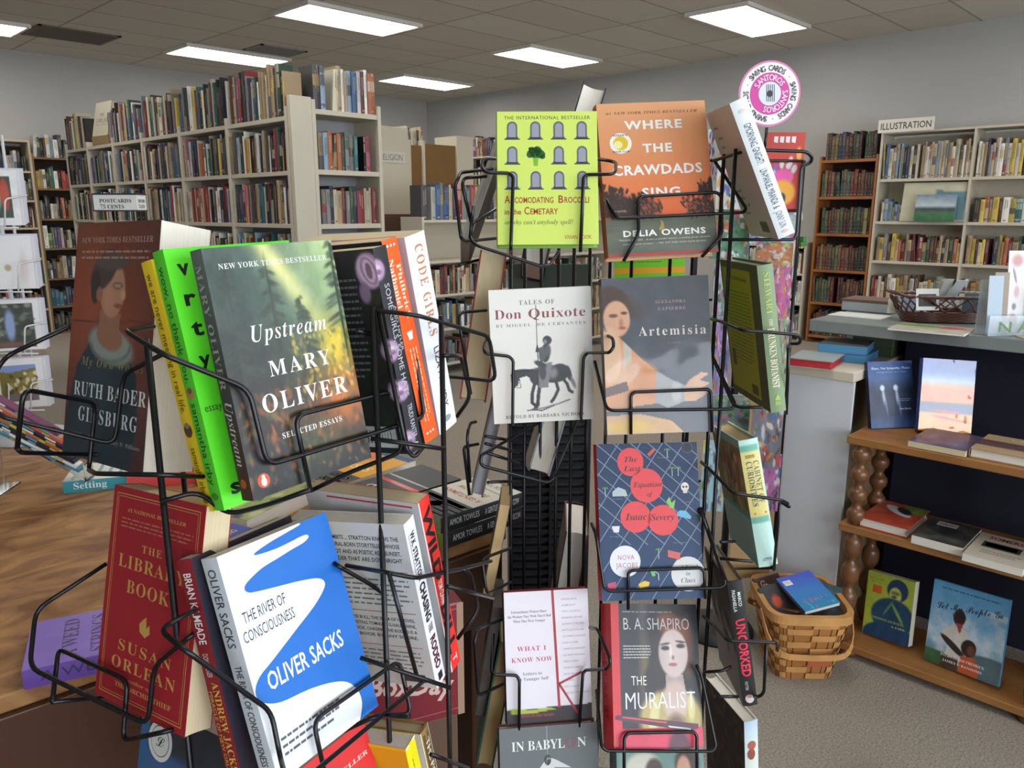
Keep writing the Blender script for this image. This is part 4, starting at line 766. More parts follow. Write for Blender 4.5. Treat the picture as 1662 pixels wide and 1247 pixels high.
def d_g3(F, S, B): F.text('SOMERSET', .18, .95, .2, .12, (150, 40, 46), 'heavy'); F.rect(.15, .32, .8, .55, (60, 58, 58)); F.rect(.2, .36, .74, .5, (120, 116, 112)); F.blurb(.2, .9, .65, .8, 2, (120, 110, 100))
flatbook('pale SOMERSET titled book lying flat on the mid board', 2.40, .43, .438, .145, .2, .022, NI, (196, 188, 172), (210, 205, 195), d_g3)
# books on the plinth
flatbook('red box-like book lying on the white plinth corner', 2.475, 1.025, .894, .135, .17, .028, math.radians(-80), (150, 160, 160), (176, 40, 46), hard=True, pages=pages_mat('red_edge', (180, 44, 50)))
for k, (z, lab) in enumerate(((.894, 'lower blue book of the pair behind the red one on the plinth'), (.922, 'upper blue book of the pair behind the red one on the plinth'))):
    flatbook(lab, 2.65, .99+.01*k, z, .15, .16, .027, math.radians(-84+6*k), (96, 100, 96) if k else (70, 120, 160), (70, 134, 178), pages=pages_mat('blue_edge', (76, 136, 178)))
for k in range(2): flatbook(('lower' if not k else 'upper')+' dark green book lying under the counter edge on the plinth', 2.84, .955, .894+.03*k, .13, .16, .029, math.radians(-90), (128, 116, 88) if k else (70, 90, 60), (78, 96, 62), pages=pages_mat('green_edge', (78, 96, 62)))
# ------------------------------------------------------------------ splint basket on the floor
M_SPL = mat('splint_honey', (196, 144, 84), .5, var=.16, vscale=14); M_SPD = mat('splint_brown', (166, 110, 58), .5, var=.16, vscale=14); M_SPR = mat('splint_reddish', (176, 92, 62), .5, var=.1, vscale=14)
bk = thing('splint_basket', 'honey coloured woven splint basket of books on the carpet', 'basket', (2.2, .90, 0), rot=math.radians(42))
def rr(t, w, l, n=5.0):
    c, s_ = math.cos(t), math.sin(t); return Vector((w*math.copysign(abs(c)**(2/n), c), l*math.copysign(abs(s_)**(2/n), s_), 0))
NS = 40; BH = .225
def bpt(t, z, off=0): k = z/BH; p = rr(t, .095+.04*k+off, .085+.035*k+off); p.z = z; return p
mb = MB(); rows = 9
for j in range(rows):
    z0, z1 = .004+j*(BH-.02)/rows, .004+(j+1)*(BH-.02)/rows-.002
    for i in range(NS):
        for h_ in range(2):
            t0, t1 = 2*PI*(i+h_*.5)/NS, 2*PI*(i+h_*.5+.5)/NS
        over = ((i//2)+j) % 2 == 0; a0, a1 = 2*PI*i/NS, 2*PI*(i+1)/NS; mm = (M_SPR if j == 2 and (i//2) % 5 == 0 else M_SPL) if over else M_SPD
        o_ = .004 if over else -.001
        mb.face([bpt(a0, z0, o_), bpt(a1, z0, o_), bpt(a1, z1, o_), bpt(a0, z1, o_)], mm)
for i in range(0, NS, 1):
    a0, a1 = 2*PI*(i+.08)/NS, 2*PI*(i+.92)/NS
    mb.face([bpt(a0, .0, .0015), bpt(a1, .0, .0015), bpt(a1, BH, .0015), bpt(a0, BH, .0015)], M_SPD)
mb.face([bpt(2*PI*i/NS, .004, -.002) for i in range(NS)], M_SPD)
for i in range(NS):
    a0, a1 = 2*PI*i/NS, 2*PI*(i+1)/NS; mb.face([bpt(a1, 0, -.002), bpt(a0, 0, -.002), bpt(a0, BH, -.002), bpt(a1, BH, -.002)], M_SPD)
mb.build('basket_body', bk)
mb = MB()
for i in range(NS):
    a0, a1 = 2*PI*i/NS, 2*PI*(i+1)/NS
    for o0, o1, zz0, zz1 in ((.009, .009, BH-.022, BH+.004), (-.007, .009, BH+.004, BH+.004), (-.007, -.007, BH+.004, BH-.022)):
        mb.face([bpt(a0, BH, o0)+Vector((0, 0, zz0-BH)), bpt(a1, BH, o0)+Vector((0, 0, zz0-BH)), bpt(a1, BH, o1)+Vector((0, 0, zz1-BH)), bpt(a0, BH, o1)+Vector((0, 0, zz1-BH))], M_SPL)
mb.build('rim', bk)
def strap(pts, w, t, m, name, parent):
    mb = MB(); P = [Vector(p) for p in pts]
    for i in range(len(P)-1):
        d = (P[i+1]-P[i]).normalized(); up = Vector((0, 0, 1)); s_ = d.cross(up).normalized(); u = s_.cross(d).normalized()
        a, b = P[i], P[i+1]; mb.raw([a+u*w/2+s_*t, a-u*w/2+s_*t, b-u*w/2+s_*t, b+u*w/2+s_*t, a+u*w/2-s_*t, a-u*w/2-s_*t, b-u*w/2-s_*t, b+u*w/2-s_*t], [(0, 1, 2, 3), (7, 6, 5, 4), (0, 3, 7, 4), (1, 5, 6, 2), (0, 4, 5, 1), (3, 2, 6, 7)], m)
    return mb.build(name, parent)
hp = []
for k in range(15):
    a = PI*.52+PI*.96*k/14; q = bpt(a, .2, .016); sg = math.sin(PI*k/14); q.z = .205-.10*sg**.8; q = Vector((q.x-.006*sg, q.y, q.z)); hp.append(q)
strap(hp, .018, .0015, M_SPL, 'handle', bk)
hp = []
for k in range(15):
    a = -PI*.48+PI*.96*k/14; q = bpt(a, .2, .016); sg = math.sin(PI*k/14); q.z = .205-.09*sg**.8; hp.append(q)
strap(hp, .018, .0015, M_SPL, 'handle', bk)
MB().lathe([(.005, 0), (.006, .006), (0.003, .008)], M_SPD, (0, 0, 0), 10).build('rivet', bk.children[2] if len(bk.children) > 2 else bk).location = (0, .135, .19)
def inbasket(lab, loc, rx, ry, rz, w, h, t, c, deco=None, pages=None):
    R = (Matrix.Rotation(rz, 3, 'Z') @ Matrix.Rotation(ry, 3, 'Y') @ Matrix.Rotation(rx, 3, 'X')); o_ = Vector(loc)-R @ Vector((w/2, h/2, 0))
    return book('paperback_book', lab, (R, o_, (w, h, t)), c, (90, 90, 120), (190, 190, 190), deco, pages=pages, m=P_GLOSS)
c = Cv(40, 50).grad([(0, (70, 84, 190)), (.45, (60, 120, 190)), (1, (40, 130, 170))]).spots(16, (.2, .7, .9, .95), (.02, .05), [(200, 90, 90), (80, 170, 190), (150, 110, 160)], 4)
inbasket('bright blue back-cover children\'s book slanting on top in the basket', (2.19, .875, .25), math.radians(14), math.radians(-6), math.radians(-30), .12, .15, .012, c, lambda F, S, B: (F.rect(.08, .12, .3, .26, (228, 228, 232)), [F.rect(.1+.02*k, .14, .108+.02*k, .22, (30, 30, 30)) for k in range(9)]))
c = Cv(30, 40, (196, 120, 50)).noise(6, 50).spots(10, (.1, .1, .9, .9), (.04, .1), [(150, 70, 30), (230, 170, 90), (60, 50, 40)], 6)
inbasket('orange covered book lying behind the blue one in the basket', (2.235, .92, .19), math.radians(8), math.radians(6), math.radians(-56), .12, .15, .018, c, pages=PG_CREAM)
inbasket('brown GROSS titled book standing at the back of the basket', (2.215, 1.0, .18), math.radians(62), 0, math.radians(-20), .1, .13, .014, (92, 66, 62), lambda F, S, B: (F.text('Gross', .15, .8, .3, .15, (220, 210, 200), 'bold', rot=-.3), F.blurb(.2, .8, .45, .6, 2, (170, 150, 140))))
inbasket('black book with orange spot in the basket beside the brown one', (2.15, .935, .20), math.radians(50), math.radians(-12), math.radians(-35), .1, .13, .012, Cv(20, 20, (40, 38, 38)).ell(.4, .4, .15, .15, (196, 70, 40), .4))
inbasket('dark grey and teal book at the right rim of the basket', (2.235, .845, .205), math.radians(38), math.radians(15), math.radians(-60), .11, .14, .014, Cv(20, 20, (60, 80, 86)).noise(4, 50), pages=PG_CREAM)
# ------------------------------------------------------------------ things on the counter
M_WICK = mat('dark_wicker', (86, 44, 30), .45, var=.25, vscale=60, coat=.3)
wb = thing('wicker_basket', 'dark brown open-lattice wicker basket of postcards on the counter', 'basket', (2.86, .77, 1.022), rot=math.radians(-52))
def wp(t, z, o_=0): k = z/.085; p = rr(t, .13+.045*k+o_, .06+.025*k+o_, 2.6); p.z = z; return p
mb = MB()
for j in range(7): mb.tube([wp(2*PI*i/48+.0, .004+j*.0048, .0015*(-1)**(i+j)) for i in range(48)], .0035, M_WICK, 6, closed=True)
mb.face([wp(2*PI*i/32, .003) for i in range(32)], M_WICK); mb.build('basket_base', wb)
mb = MB()
for s_ in (1, -1):
    for k in range(26):
        a = 2*PI*k/26; mb.tube([wp(a+s_*.28*q/6, .035+.048*q/6, .002*s_*math.sin(PI*q/3)) for q in range(7)], .0028, M_WICK, 5)
mb.build('lattice', wb)
mb = MB()
for j in range(3): mb.tube([wp(2*PI*i/48, .085+.003*math.sin(i*2.1+j*2.1)+(.012*max(0, abs(math.cos(2*PI*i/48))-.8)*5), .003*math.cos(i*2.1+j*2.1)) for i in range(48)], .004, M_WICK, 6, closed=True)
mb.build('rim', wb)
def card(lab, x, y, z, rz, rx, w, h, c, group=None, nm='postcard', cat='postcard', deco=None, t=.0012, mt=None, ry=0):
    mb = MB(); f = lambda a, b, l=-1: Vector((-w/2+a*w, -t/2-(l+1)*.0003, h-b*h))
    grid(mb, f, c if isinstance(c, Cv) else flat(c), mt or P_MATTE); mb.box(-w/2, -t/2+.0001, 0, w/2, t/2, h, ink((214, 212, 205)))
    if deco: deco(Ov(mb, f))
    o = mb.build(nm); M = Matrix.Rotation(rz, 4, 'Z') @ Matrix.Rotation(rx, 4, 'X') @ Matrix.Rotation(ry, 4, 'Y'); M.translation = (x, y, z); o.matrix_world = M; tag(o, lab, cat, group); return o
FC = math.radians(-44)   # yaw that faces the camera side of the shop
pcs = [('white bordered black and white photo postcard at the front of the wicker basket', 2.745, .79, 1.065, FC, -.2, .075, .07, (216, 216, 214), lambda o: (o.rect(.1, .25, .88, .82, (60, 60, 62)), o.circ(.3, .5, .1, .12, (150, 150, 150)), o.circ(.6, .45, .12, .1, (180, 180, 180)), o.circ(.75, .65, .1, .08, (20, 20, 20)))),
       ('cream edged postcard bundle at the left end of the wicker basket', 2.80, .885, 1.04, FC-.5, -.9, .09, .07, (190, 190, 170), None), ('blue-grey postcard leaning beside the black and white one', 2.80, .845, 1.045, FC+.2, -.6, .1, .07, (110, 130, 150), None),
       ('tall pale card sticking up from the back of the wicker basket', 2.90, .80, 1.08, FC, .5, .03, .09, (196, 204, 204), None), ('second pale card tilted above the black and white postcard', 2.92, .78, 1.085, FC+.3, .6, .05, .085, (170, 180, 184), None),
       ('teal and cream card slanting at the right end of the wicker basket', 2.90, .69, 1.05, FC, .2, .1, .07, (70, 96, 104), None), ('grey card lying behind the slanting teal card', 2.95, .70, 1.06, FC-.4, -.7, .1, .07, (150, 146, 136), None)]
for q in pcs: card(q[0], *q[1:8], q[8], 'postcards in the wicker basket', deco=q[9])
stk = thing('clear_box', 'clear plastic lidded box with brown top on the counter', 'box', (2.98, 1.045, 1.021), rot=math.radians(2))
M_CLR = mat('clear_plastic', (225, 235, 240), .12, trans=.75, alpha=1.0)
MB().box(-.06, -.09, 0, .08, .09, .035, mat('frosted_plastic', (168, 176, 180), .3), bev=.003).build('body', stk); MB().box(-.062, -.092, .035, .082, .092, .043, mat('brown_lid', (112, 86, 72), .5)).build('lid', stk)
flatbook('low stack of pale leaflets behind the clear box', 3.2, .98, 1.0205, .16, .14, .02, 0, (206, 190, 160), (200, 186, 160))
c = Cv(30, 30, (190, 186, 170)).ell(.3, .25, .3, .16, (110, 160, 50), .3).ell(.75, .3, .2, .15, (196, 70, 50), .5).noise(6, 30)
flatbook('glossy magazine with green corner lying before the wicker basket', 2.615, .735, 1.0205, .21, .165, .006, math.radians(-86), c, (200, 196, 186), m=P_SHINY)
M_PAP = mat('paper_white', (214, 214, 208), .7)
o = MB().box(-.06, -.09, 0, .06, .09, .003, M_PAP).build('paper_sheet'); o.location = (2.80, 1.02, 1.0205); tag(o, 'loose pale paper lying at the counter\'s left end', 'paper')
fb_ = thing('card_holder', 'clear plastic card holder standing on the counter at the frame edge', 'card holder', (2.675, .545, 1.021), rot=FC)
mb = MB(); mb.box(-.08, -.03, 0, .12, .03, .003, M_CLR); mb.box(-.08, -.032, 0, .12, -.03, .06, M_CLR); mb.box(-.08, .03, 0, .12, .032, .16, M_CLR); o = Ov(mb, lambda a, b, l=0: Vector((-.08+.2*a, -.0325, .06-.06*b))); o.text('N A P', .15, .85, .8, .5, (90, 130, 80), 'bold'); mb.build('tray', fb_)
for k, (dx, dy, cc, lab, hh) in enumerate(((-.055, -.014, (170, 186, 200), 'narrow white card standing left in the clear holder', .19), (-.03, -.004, (150, 136, 120), 'tan card standing second in the clear holder', .2), (.02, .004, (216, 214, 214), 'tall white greeting card with reddish shells in the clear holder', .27), (.07, .012, (206, 208, 212), 'pale card standing behind the shell card', .25), (.095, -.012, (60, 120, 170), 'blue and orange card at the right of the clear holder', .15))):
    q = Matrix.Rotation(FC, 4, 'Z') @ Vector((dx, dy, 0))
    cv_ = Cv(24, 50, cc)
    if k == 2: cv_.ell(.5, .12, .3, .07, (196, 150, 150), .7).ell(.4, .3, .15, .04, (150, 130, 140), .5, .6).ell(.55, .5, .15, .07, (200, 170, 175), .6).ell(.45, .68, .12, .04, (130, 126, 130), .5).ell(.4, .85, .26, .07, (170, 90, 80), .5)
    card(lab, 2.675+q.x*.95, .545+q.y*.95, 1.026, FC+.03*k, -.1, .044 if k < 2 else .055, hh*.89, cv_, 'cards in the clear holder', 'greeting_card', 'card')
tw = thing('card_stack', 'blue striped card packs leaning behind the wicker basket', 'card pack', (3.0, .60, 1.021), rot=FC)
mb = MB(); Mx = Matrix.Rotation(.25, 4, 'X') @ Matrix.Rotation(.28, 4, 'Y')
mb.box(-.03, .05, .02, .08, .075, .22, mat('pack_blue', (50, 92, 160), .4), M=Mx)
for k in range(4): mb.box(-.02+.026*k, .0485, .02, -.016+.026*k, .05, .22, ink((170, 190, 214)), M=Mx)
mb.build('pack', tw)
for k, (x, y, cc, l) in enumerate(((2.66, .465, (190, 160, 140), 'peach and blue card lying on the counter near the holder'), (2.64, .37, (196, 150, 60), 'orange card lying nearest the counter edge'))): flatbook(l, x, y, 1.0205, .07, .1, .003, .6+k, Cv(10, 10, cc).noise(3, 50), cc)
# ------------------------------------------------------------------ novelty card rack behind the right spinner
M_BLK = mat('black_wire', (12, 12, 16), .34, coat=.1, spec=.35); M_BPL = mat('black_plastic', (26, 26, 28), .5)
DR = 2.3; EY = cF
def atpx(x, y, d): 
    r = cF+cR*((x-831)/FPX)-cU*((y-623.5)/FPX); return Vector((0, 0, CAMZ))+r*d
RC = Vector((2.16, 1.13, 0))
kr = thing('card_rack', 'tall black card rack with a pink and white round header', 'card rack', (RC.x, RC.y, 0), rot=FC)
mb = MB(); mb.tube([(0, .03, .01), (0, .03, 1.62)], .012, M_BLK, 10); mb.lathe([(.12, 0), (.12, .012), (.03, .03)], M_BPL, (0, .06, 0), 24); mb.build('stand', kr)
mb = MB()
for x in (-.15, .15):
    mb.tube([(x, 0, .25), (x, 0, 1.52)], .006, M_BLK)
for z in (.25, .55, .85, 1.12, 1.38, 1.52): mb.tube([(-.15, 0, z), (.15, 0, z)], .004, M_BLK)
mb.build('frame', kr)
MB().box(.02, .035, .2, .155, .04, .95, mat('cardboard', (160, 128, 88), .85)).build('backing_card', kr)
mb = MB(); R0_ = .088
f = lambda a, b, l=0: Vector(((a-.5)*2*R0_, -(l+1)*.0005, (.5-b)*2*R0_))
o = Ov(mb, f); Cq = lambda r, c: o.circ(.5, .5, r/2, r/2, c, 56)
Cq(1, (196, 110, 160)); o.up(); Cq(.94, (226, 222, 224)); o.up(); Cq(.64, (190, 50, 140)); o.up(); Cq(.36, (200, 206, 212)); o.up(); Cq(.1, (40, 44, 52))
for k in range(5): o.line([(.44+.03*k, .36), (.46+.03*k, .62)], .012, (60, 66, 76))
def ring(st, rad, a0, a1, h, col, style):
    n = len(st)
    for i, ch in enumerate(st):
        if ch == ' ': continue
        a = a0+(a1-a0)*(i+.5)/n; vs, fs = glyphs(ch, style)
        if not len(vs): continue
        cx = (vs[:, 0].min()+vs[:, 0].max())/2; X = (vs[:, 0]-cx)/CAPH*h*.85; Yv = (vs[:, 1]/CAPH)*h
        r_ = rad+Yv; c_, s_ = math.cos(a), math.sin(a)
        px = .5+s_*r_+c_*X; py = .5-c_*r_+s_*X
        mb.raw([f(x, y, 5) for x, y in zip(px, py)], fs, ink(col))
D_ = math.radians
ring('SWING CARDS \u00b7 ', .345, D_(-58), D_(62), .085, (44, 40, 48), 'bold'); ring('SWING CARDS \u00b7 ', .345, D_(62), D_(182), .085, (44, 40, 48), 'bold'); ring('SWING CARDS \u00b7 ', .345, D_(182), D_(302), .085, (44, 40, 48), 'bold')
ring('SANTOROS ', .2, D_(-70), D_(75), .09, (226, 200, 220), 'bold'); ring('SANTOROS ', .2, D_(75), D_(220), .09, (226, 200, 220), 'bold')
o.lay = 0; mb.tube([(0, .004, -.09), (0, .012, -.16)], .004, M_BLK)
vs = []
mb.raw([f(.5+.5*math.cos(2*PI*k/56), .5+.5*math.sin(2*PI*k/56), -4) for k in range(56)], [tuple(range(56))], ink((200, 190, 196)))
hd = mb.build('header_disc', kr); hd.location = (.03, -.02, 1.70)
PALC = [(196, 60, 50), (214, 140, 40), (70, 130, 80), (90, 80, 160), (206, 90, 150), (60, 110, 170), (220, 214, 200), (40, 40, 50), (196, 190, 80), (230, 226, 220)]
NMC = ['red', 'orange', 'green', 'violet', 'pink', 'blue', 'white', 'black', 'yellow-green', 'cream']
cards = [((1235, 222, 1298, 345), (196, 56, 40), 'tall orange-red pop-up card with girl in pink, top of card rack', 0), ((1160, 230, 1205, 340), (206, 206, 196), 'white and purple floral card behind the top wire pocket', 1),
         ((1150, 340, 1215, 420), (70, 130, 90), 'green and orange striped card at the rack beside the orange book', 2), ((1215, 350, 1290, 395), (160, 190, 196), 'pale blue card behind the white spine', 3),
         ((1225, 392, 1285, 440), (190, 110, 40), 'orange pumpkin-coloured card behind the green spine', 4), ((1155, 430, 1190, 512), (170, 170, 190), 'grey and white cat-like card beside the dark painted cover', 5),
         ((1248, 435, 1280, 515), (200, 90, 150), 'pink and orange flowery card right of the green spine', 6), ((1155, 515, 1180, 640), (140, 120, 180), 'lilac floral card seen between the black rods', 7),
         ((1140, 640, 1215, 700), (110, 140, 110), 'green leafy card under the olive cover', 8), ((1215, 660, 1265, 760), (120, 110, 120), 'grey garden scene card under the green book', 9),
         ((1228, 735, 1262, 830), (180, 100, 160), 'violet and orange card beside the curiosities book', 10), ((1135, 712, 1172, 830), (150, 190, 205), 'pale blue children\'s card beside the numbers-map cover', 11),
         ((1248, 520, 1272, 660), (150, 170, 130), 'pale green slim card hanging beside the counter', 12), ((1145, 215, 1165, 300), (214, 214, 214), 'white card edge at the back of the card rack', 13)]
for (x0, y0, x1, y1), base, lab, k in cards:
    base = tuple(.8*q for q in base); cv_ = Cv(30, 44, base); r = random.Random(k+40); cv_.spots(34, (.03, .03, .97, .97), (.04, .13), [tuple(.78*q for q in p) for p in r.sample(PALC, 4)]+[base, (60, 56, 60)], k+5, .9, .3).spots(40, (.03, .03, .97, .97), (.015, .05), [tuple(.85*q for q in p) for p in r.sample(PALC, 6)]+[(30, 30, 36)], k+9, .9, .3).noise(7, 30, k)
    if k == 0: cv_ = Cv(40, 70, (176, 44, 24)).spots(14, (.1, .25, .9, .6), (.05, .1), [(196, 190, 200), (206, 150, 60), (120, 80, 170)], 3).ell(.5, .55, .25, .1, (210, 70, 150), .3).ell(.5, .75, .34, .16, (214, 150, 30), .3).ell(.5, .82, .1, .07, (30, 40, 60), .3).poly([(.0, .6), (.12, .6), (.1, .95), (0, .95)], (60, 70, 150))
    d = DR+(-.05 if k % 2 else 0)+.004*k; p0 = atpx((x0+x1)/2, y1, d); w = (x1-x0)/FPX*d; h = (y1-y0)/FPX*d*1.01
    card(lab, p0.x, p0.y, p0.z, FC, 0, w, h, cv_, 'novelty cards in the card rack', 'greeting_card', 'card', (lambda o: [o.poly([(.2+.15*i, .05), (.2+.15*i, .12), (.3+.15*i, .13), (.31+.15*i, .05)], (214, 206, 210)) for i in range(4)]) if k == 0 else None, .004)
tr = thing('toy_tractor', 'tiny green and yellow toy tractor clipped on the white scroll shelf', 'toy', tuple(atpx(1300, 402, 2.45))); mb = MB()
gm = mat('toy_green', (50, 110, 50), .4); ym = mat('toy_yellow', (206, 176, 50), .4)
mb.box(-.02, -.01, .004, .02, .01, .018, gm, bev=.002); mb.box(-.004, -.009, .018, .016, .009, .034, gm, bev=.002); mb.build('body', tr)
for x in (-.016, .014):
    w_ = MB(); w_.lathe([(.004, -.012), (.010, -.011), (.010, -.006), (.004, -.005)], ym, (0, 0, 0), 14); q = w_.build('wheel', tr); q.rotation_euler = (PI/2, 0, 0); q.location = (x, -.004, .006)
sc_ = thing('scroll_stand', 'white scrolled metal stand beside the oak bookcase', 'stand', tuple(Vector((*atpx(1285, 500, 2.6)[:2], 0)))); mb = MB(); mw = mat('white_enamel', (196, 192, 184), .4)
for k in range(5):
    z0 = .95+k*.09
    mb.tube([(0.02*math.cos(a)*(1-a/12), 0, z0+.04+.035*math.sin(a)*(1-a/12)) for a in [q*.5 for q in range(14)]], .004, mw, 6)
mb.tube([(-.03, 0, 0), (-.03, 0, 1.4)], .006, mw); mb.build('scrolls', sc_)
bb = thing('black_box', 'corner of a black box on the carpet at the bottom frame edge', 'box', (1.80, .455, 0), rot=math.radians(12)); MB().box(-.06, -.06, 0, .06, .06, .03, M_BPL, bev=.004).build('box_body', bb)
# black vented heater between the racks
ht = thing('vented_cabinet', 'black slatted metal cabinet on the floor between the two spinners', 'cabinet', (1.575, 1.375, 0), rot=FC); mb = MB(); mb.box(-.115, .02, 0, .115, .26, .9, M_BPL, bev=.006); mb.build('body', ht)
mb = MB()
for k in range(34): mb.box(-.105, .0, .03+k*.025, .105, .016, .042+k*.025, M_BLK)
for x in (-.11, 0, .105): mb.box(x-.004, -.004, .01, x+.004, .02, .89, M_BLK)
mb.build('slats', ht)
# ------------------------------------------------------------------ table
def wood_mat():
    M = mat('table_wood', (150, 104, 56), .62); nt = M.node_tree; b = nt.nodes['Principled BSDF']
    tc = nt.nodes.new('ShaderNodeTexCoord'); mp = nt.nodes.new('ShaderNodeMapping'); mp.inputs['Scale'].default_value = (3, 6, 6)
    n = nt.nodes.new('ShaderNodeTexNoise'); n.inputs['Scale'].default_value = 2.2; n.inputs['Detail'].default_value = 8; n.inputs['Distortion'].default_value = 1.6
    r = nt.nodes.new('ShaderNodeValToRGB'); r.color_ramp.elements[0].position = .34; r.color_ramp.elements[1].position = .68
    r.color_ramp.elements[0].color = L4((118, 76, 40)); r.color_ramp.elements[1].color = L4((176, 130, 78))
    nt.links.new(tc.outputs['Object'], mp.inputs[0]); nt.links.new(mp.outputs[0], n.inputs['Vector']); nt.links.new(n.outputs[0], r.inputs[0]); nt.links.new(r.outputs[0], b.inputs['Base Color']); return M
M_TBL = wood_mat(); M_TBD = mat('table_apron_wood', (72, 40, 22), .45, var=.25, vscale=6, vec=(1, 1, .3), coat=.1)
tb = thing('display_table', 'worn brown wooden display table behind the left spinner rack', 'table', (.25, 1.75, 0), rot=math.radians(-5.5))
MB().box(-.95, -.62, .722, .88, .72, .75, M_TBL, bev=.004).build('tabletop', tb)
MB().box(-.93, -.63, .56, .86, -.605, .722, M_TBD, bev=.002).build('apron', tb); MB().box(.835, -.63, .56, .86, .70, .722, M_TBD, bev=.002).build('apron', tb)
for x, y in ((-.9, -.6), (.8, -.6), (-.9, .66), (.8, .66)): MB().box(x, y, 0, x+.06, y+.06, .722, M_TBD, bev=.004).build('leg', tb)
MB().box(-.3, -.6, .06, .1, .55, .722, M_TBD, bev=.003).build('drawer_pedestal', tb)
def d_set(F, S, B): F.blurb(.3, .9, .3, .7, 3, (110, 160, 180)); F.text('Setting', .05, .3, .12, .06, (60, 140, 150), 'bold'); S.text('Setting', .12, .5, .3, .55, (225, 235, 235), 'serif')
PT = math.radians(-38)
def tbook(lab, x, y, w, h, t, ang, top, edge, deco=None, pages=None, z=.7505, hard=False): return flatbook(lab, x, y, z, w, h, t, ang, top, edge, deco, hard, pages, P_GLOSS)
tbook('small white book with teal spine lying on the table', .61, 1.92, .13, .18, .028, math.radians(62), (226, 224, 210), (50, 146, 160), d_set, PG_CREAM)
tbook('coral pink book lying beside the small white one on the table', .745, 1.84, .15, .22, .03, math.radians(60), (206, 70, 72), (206, 70, 72), None, PG_CREAM)
tbook('coral book with green corner behind the brown portrait paperback', .86, 1.73, .15, .2, .022, math.radians(50), Cv(20, 20, (200, 76, 76)).poly([(.3, .5), (1, .4), (1, .9), (.3, .8)], (60, 150, 110)), (200, 70, 72), None, PG_CREAM)
def d_weed(F, S, B):
    F.text('A WEED', .1, .9, .32, .1, (60, 40, 90), 'serif'); F.text('STRINGS', .1, .9, .5, .1, (70, 44, 100), 'serif'); F.text('MEN\'S', .1, .7, .68, .1, (70, 44, 100), 'serif'); S.text('A WEED', .1, .6, .3, .5, (60, 40, 90))
tbook('purple paperback A WEED BY STRINGS on the table front corner', .335, 1.155, .14, .2, .028, math.radians(70), Cv(20, 20, (130, 100, 190)).noise(4, 14), (96, 62, 150), d_weed)
# stack at the table's right end
GG = PI*.5+PI*.11
def d_gent(F, S, B):
    F.rect(0, 0, 1, .38, (58, 60, 62)); 
    for k in range(5): F.rect(0, .04+.07*k, 1, .055+.07*k, (120, 124, 128))
    F.rect(.08, .28, .9, .34, (170, 40, 46)); F.text('A GENTLEMAN', .1, .9, .55, .07, (176, 40, 46), 'bold'); F.text('IN MOSCOW', .2, .85, .7, .07, (176, 40, 46), 'bold'); F.circ(.5, .2, .1, .07, (150, 44, 50)); F.text('AMOR TOWLES', .2, .8, .93, .06, (30, 30, 30))
    F.line([(0, .78), (1, .82)], .01, (40, 40, 40)); S.text('AMOR TOWLES', .1, .45, .35, .4, (200, 200, 200)); S.text('A GENTLEMAN IN MOSCOW', .52, .95, .35, .4, (210, 210, 210))
def aux(a): return math.radians(a)
SX, SY = 1.012, 1.12
tbook('lower black-spined paperback of the stacked pair at the table corner', SX, SY, .14, .21, .032, aux(87), (206, 204, 190), (22, 22, 24), d_gent, pages_mat('lime_edge', (150, 170, 80)), z=.7505)
tbook('upper black-spined red-lettered paperback of the stacked pair at table corner', SX-.003, SY+.002, .14, .21, .031, aux(86), (206, 204, 190), (22, 22, 24), d_gent, pages_mat('green_grey_edge', (150, 160, 110)), z=.7828)
tbook('lime green book poking out left of the black-spined stack', .845, 1.14, .13, .12, .02, aux(80), (130, 180, 40), (120, 180, 30), None, None, z=.7505)
tbook('dark striped paperback behind the black-spined stack', 1.0, 1.30, .14, .21, .05, aux(88), (60, 60, 64), (30, 30, 34), lambda F, S, B: (F.rect(0, .4, 1, .46, (200, 70, 70)), F.rect(0, .55, 1, .58, (160, 160, 160)), F.text('COLD', .2, .8, .25, .1, (214, 214, 210), 'bold')))
def d_yel(F, S, B): F.rect(0, .7, 1, 1, (60, 66, 60)); F.text('LOST GIRLS', .1, .9, .82, .08, (190, 190, 180), 'serif', rot=0); F.text('OF PARIS', .15, .8, .95, .08, (190, 190, 180), 'serif'); F.rect(.05, .1, .5, .3, (220, 120, 70)); F.text('ROSES', .15, .85, .56, .12, (240, 220, 160), 'bold'); F.rect(0, 0, 1, .1, (40, 90, 130))
tbook('yellow and dark-topped book at the table\'s far right edge', 1.01, 1.50, .17, .24, .04, aux(-86), (226, 160, 40), (226, 160, 40), d_yel)
tbook('dark blue paperback under the yellow one on the table', .775, 1.27, .15, .18, .03, aux(-86), (40, 84, 124), (40, 84, 124), None)
tbook('lime edged leaf patterned book lying left of the yellow one', .755, 1.50, .17, .23, .034, aux(-70), Cv(30, 30, (150, 156, 96)).spots(24, (0, 0, 1, 1), (.05, .14), [(60, 70, 56), (190, 190, 130), (90, 110, 60)], 4), (180, 190, 70))
def d_why(F, S, B):
    for i, s in enumerate(('WHY DON\'T', 'WHY YOU', 'DO ANYTHING', 'OH WHY')): F.text(s, .2, .85, .2+.13*i, .07, (206, 190, 70), 'bold')
tbook('royal blue book with yellow lettering on the table', .60, 1.33, .14, .21, .03, aux(20), (40, 66, 160), (36, 60, 150), d_why)
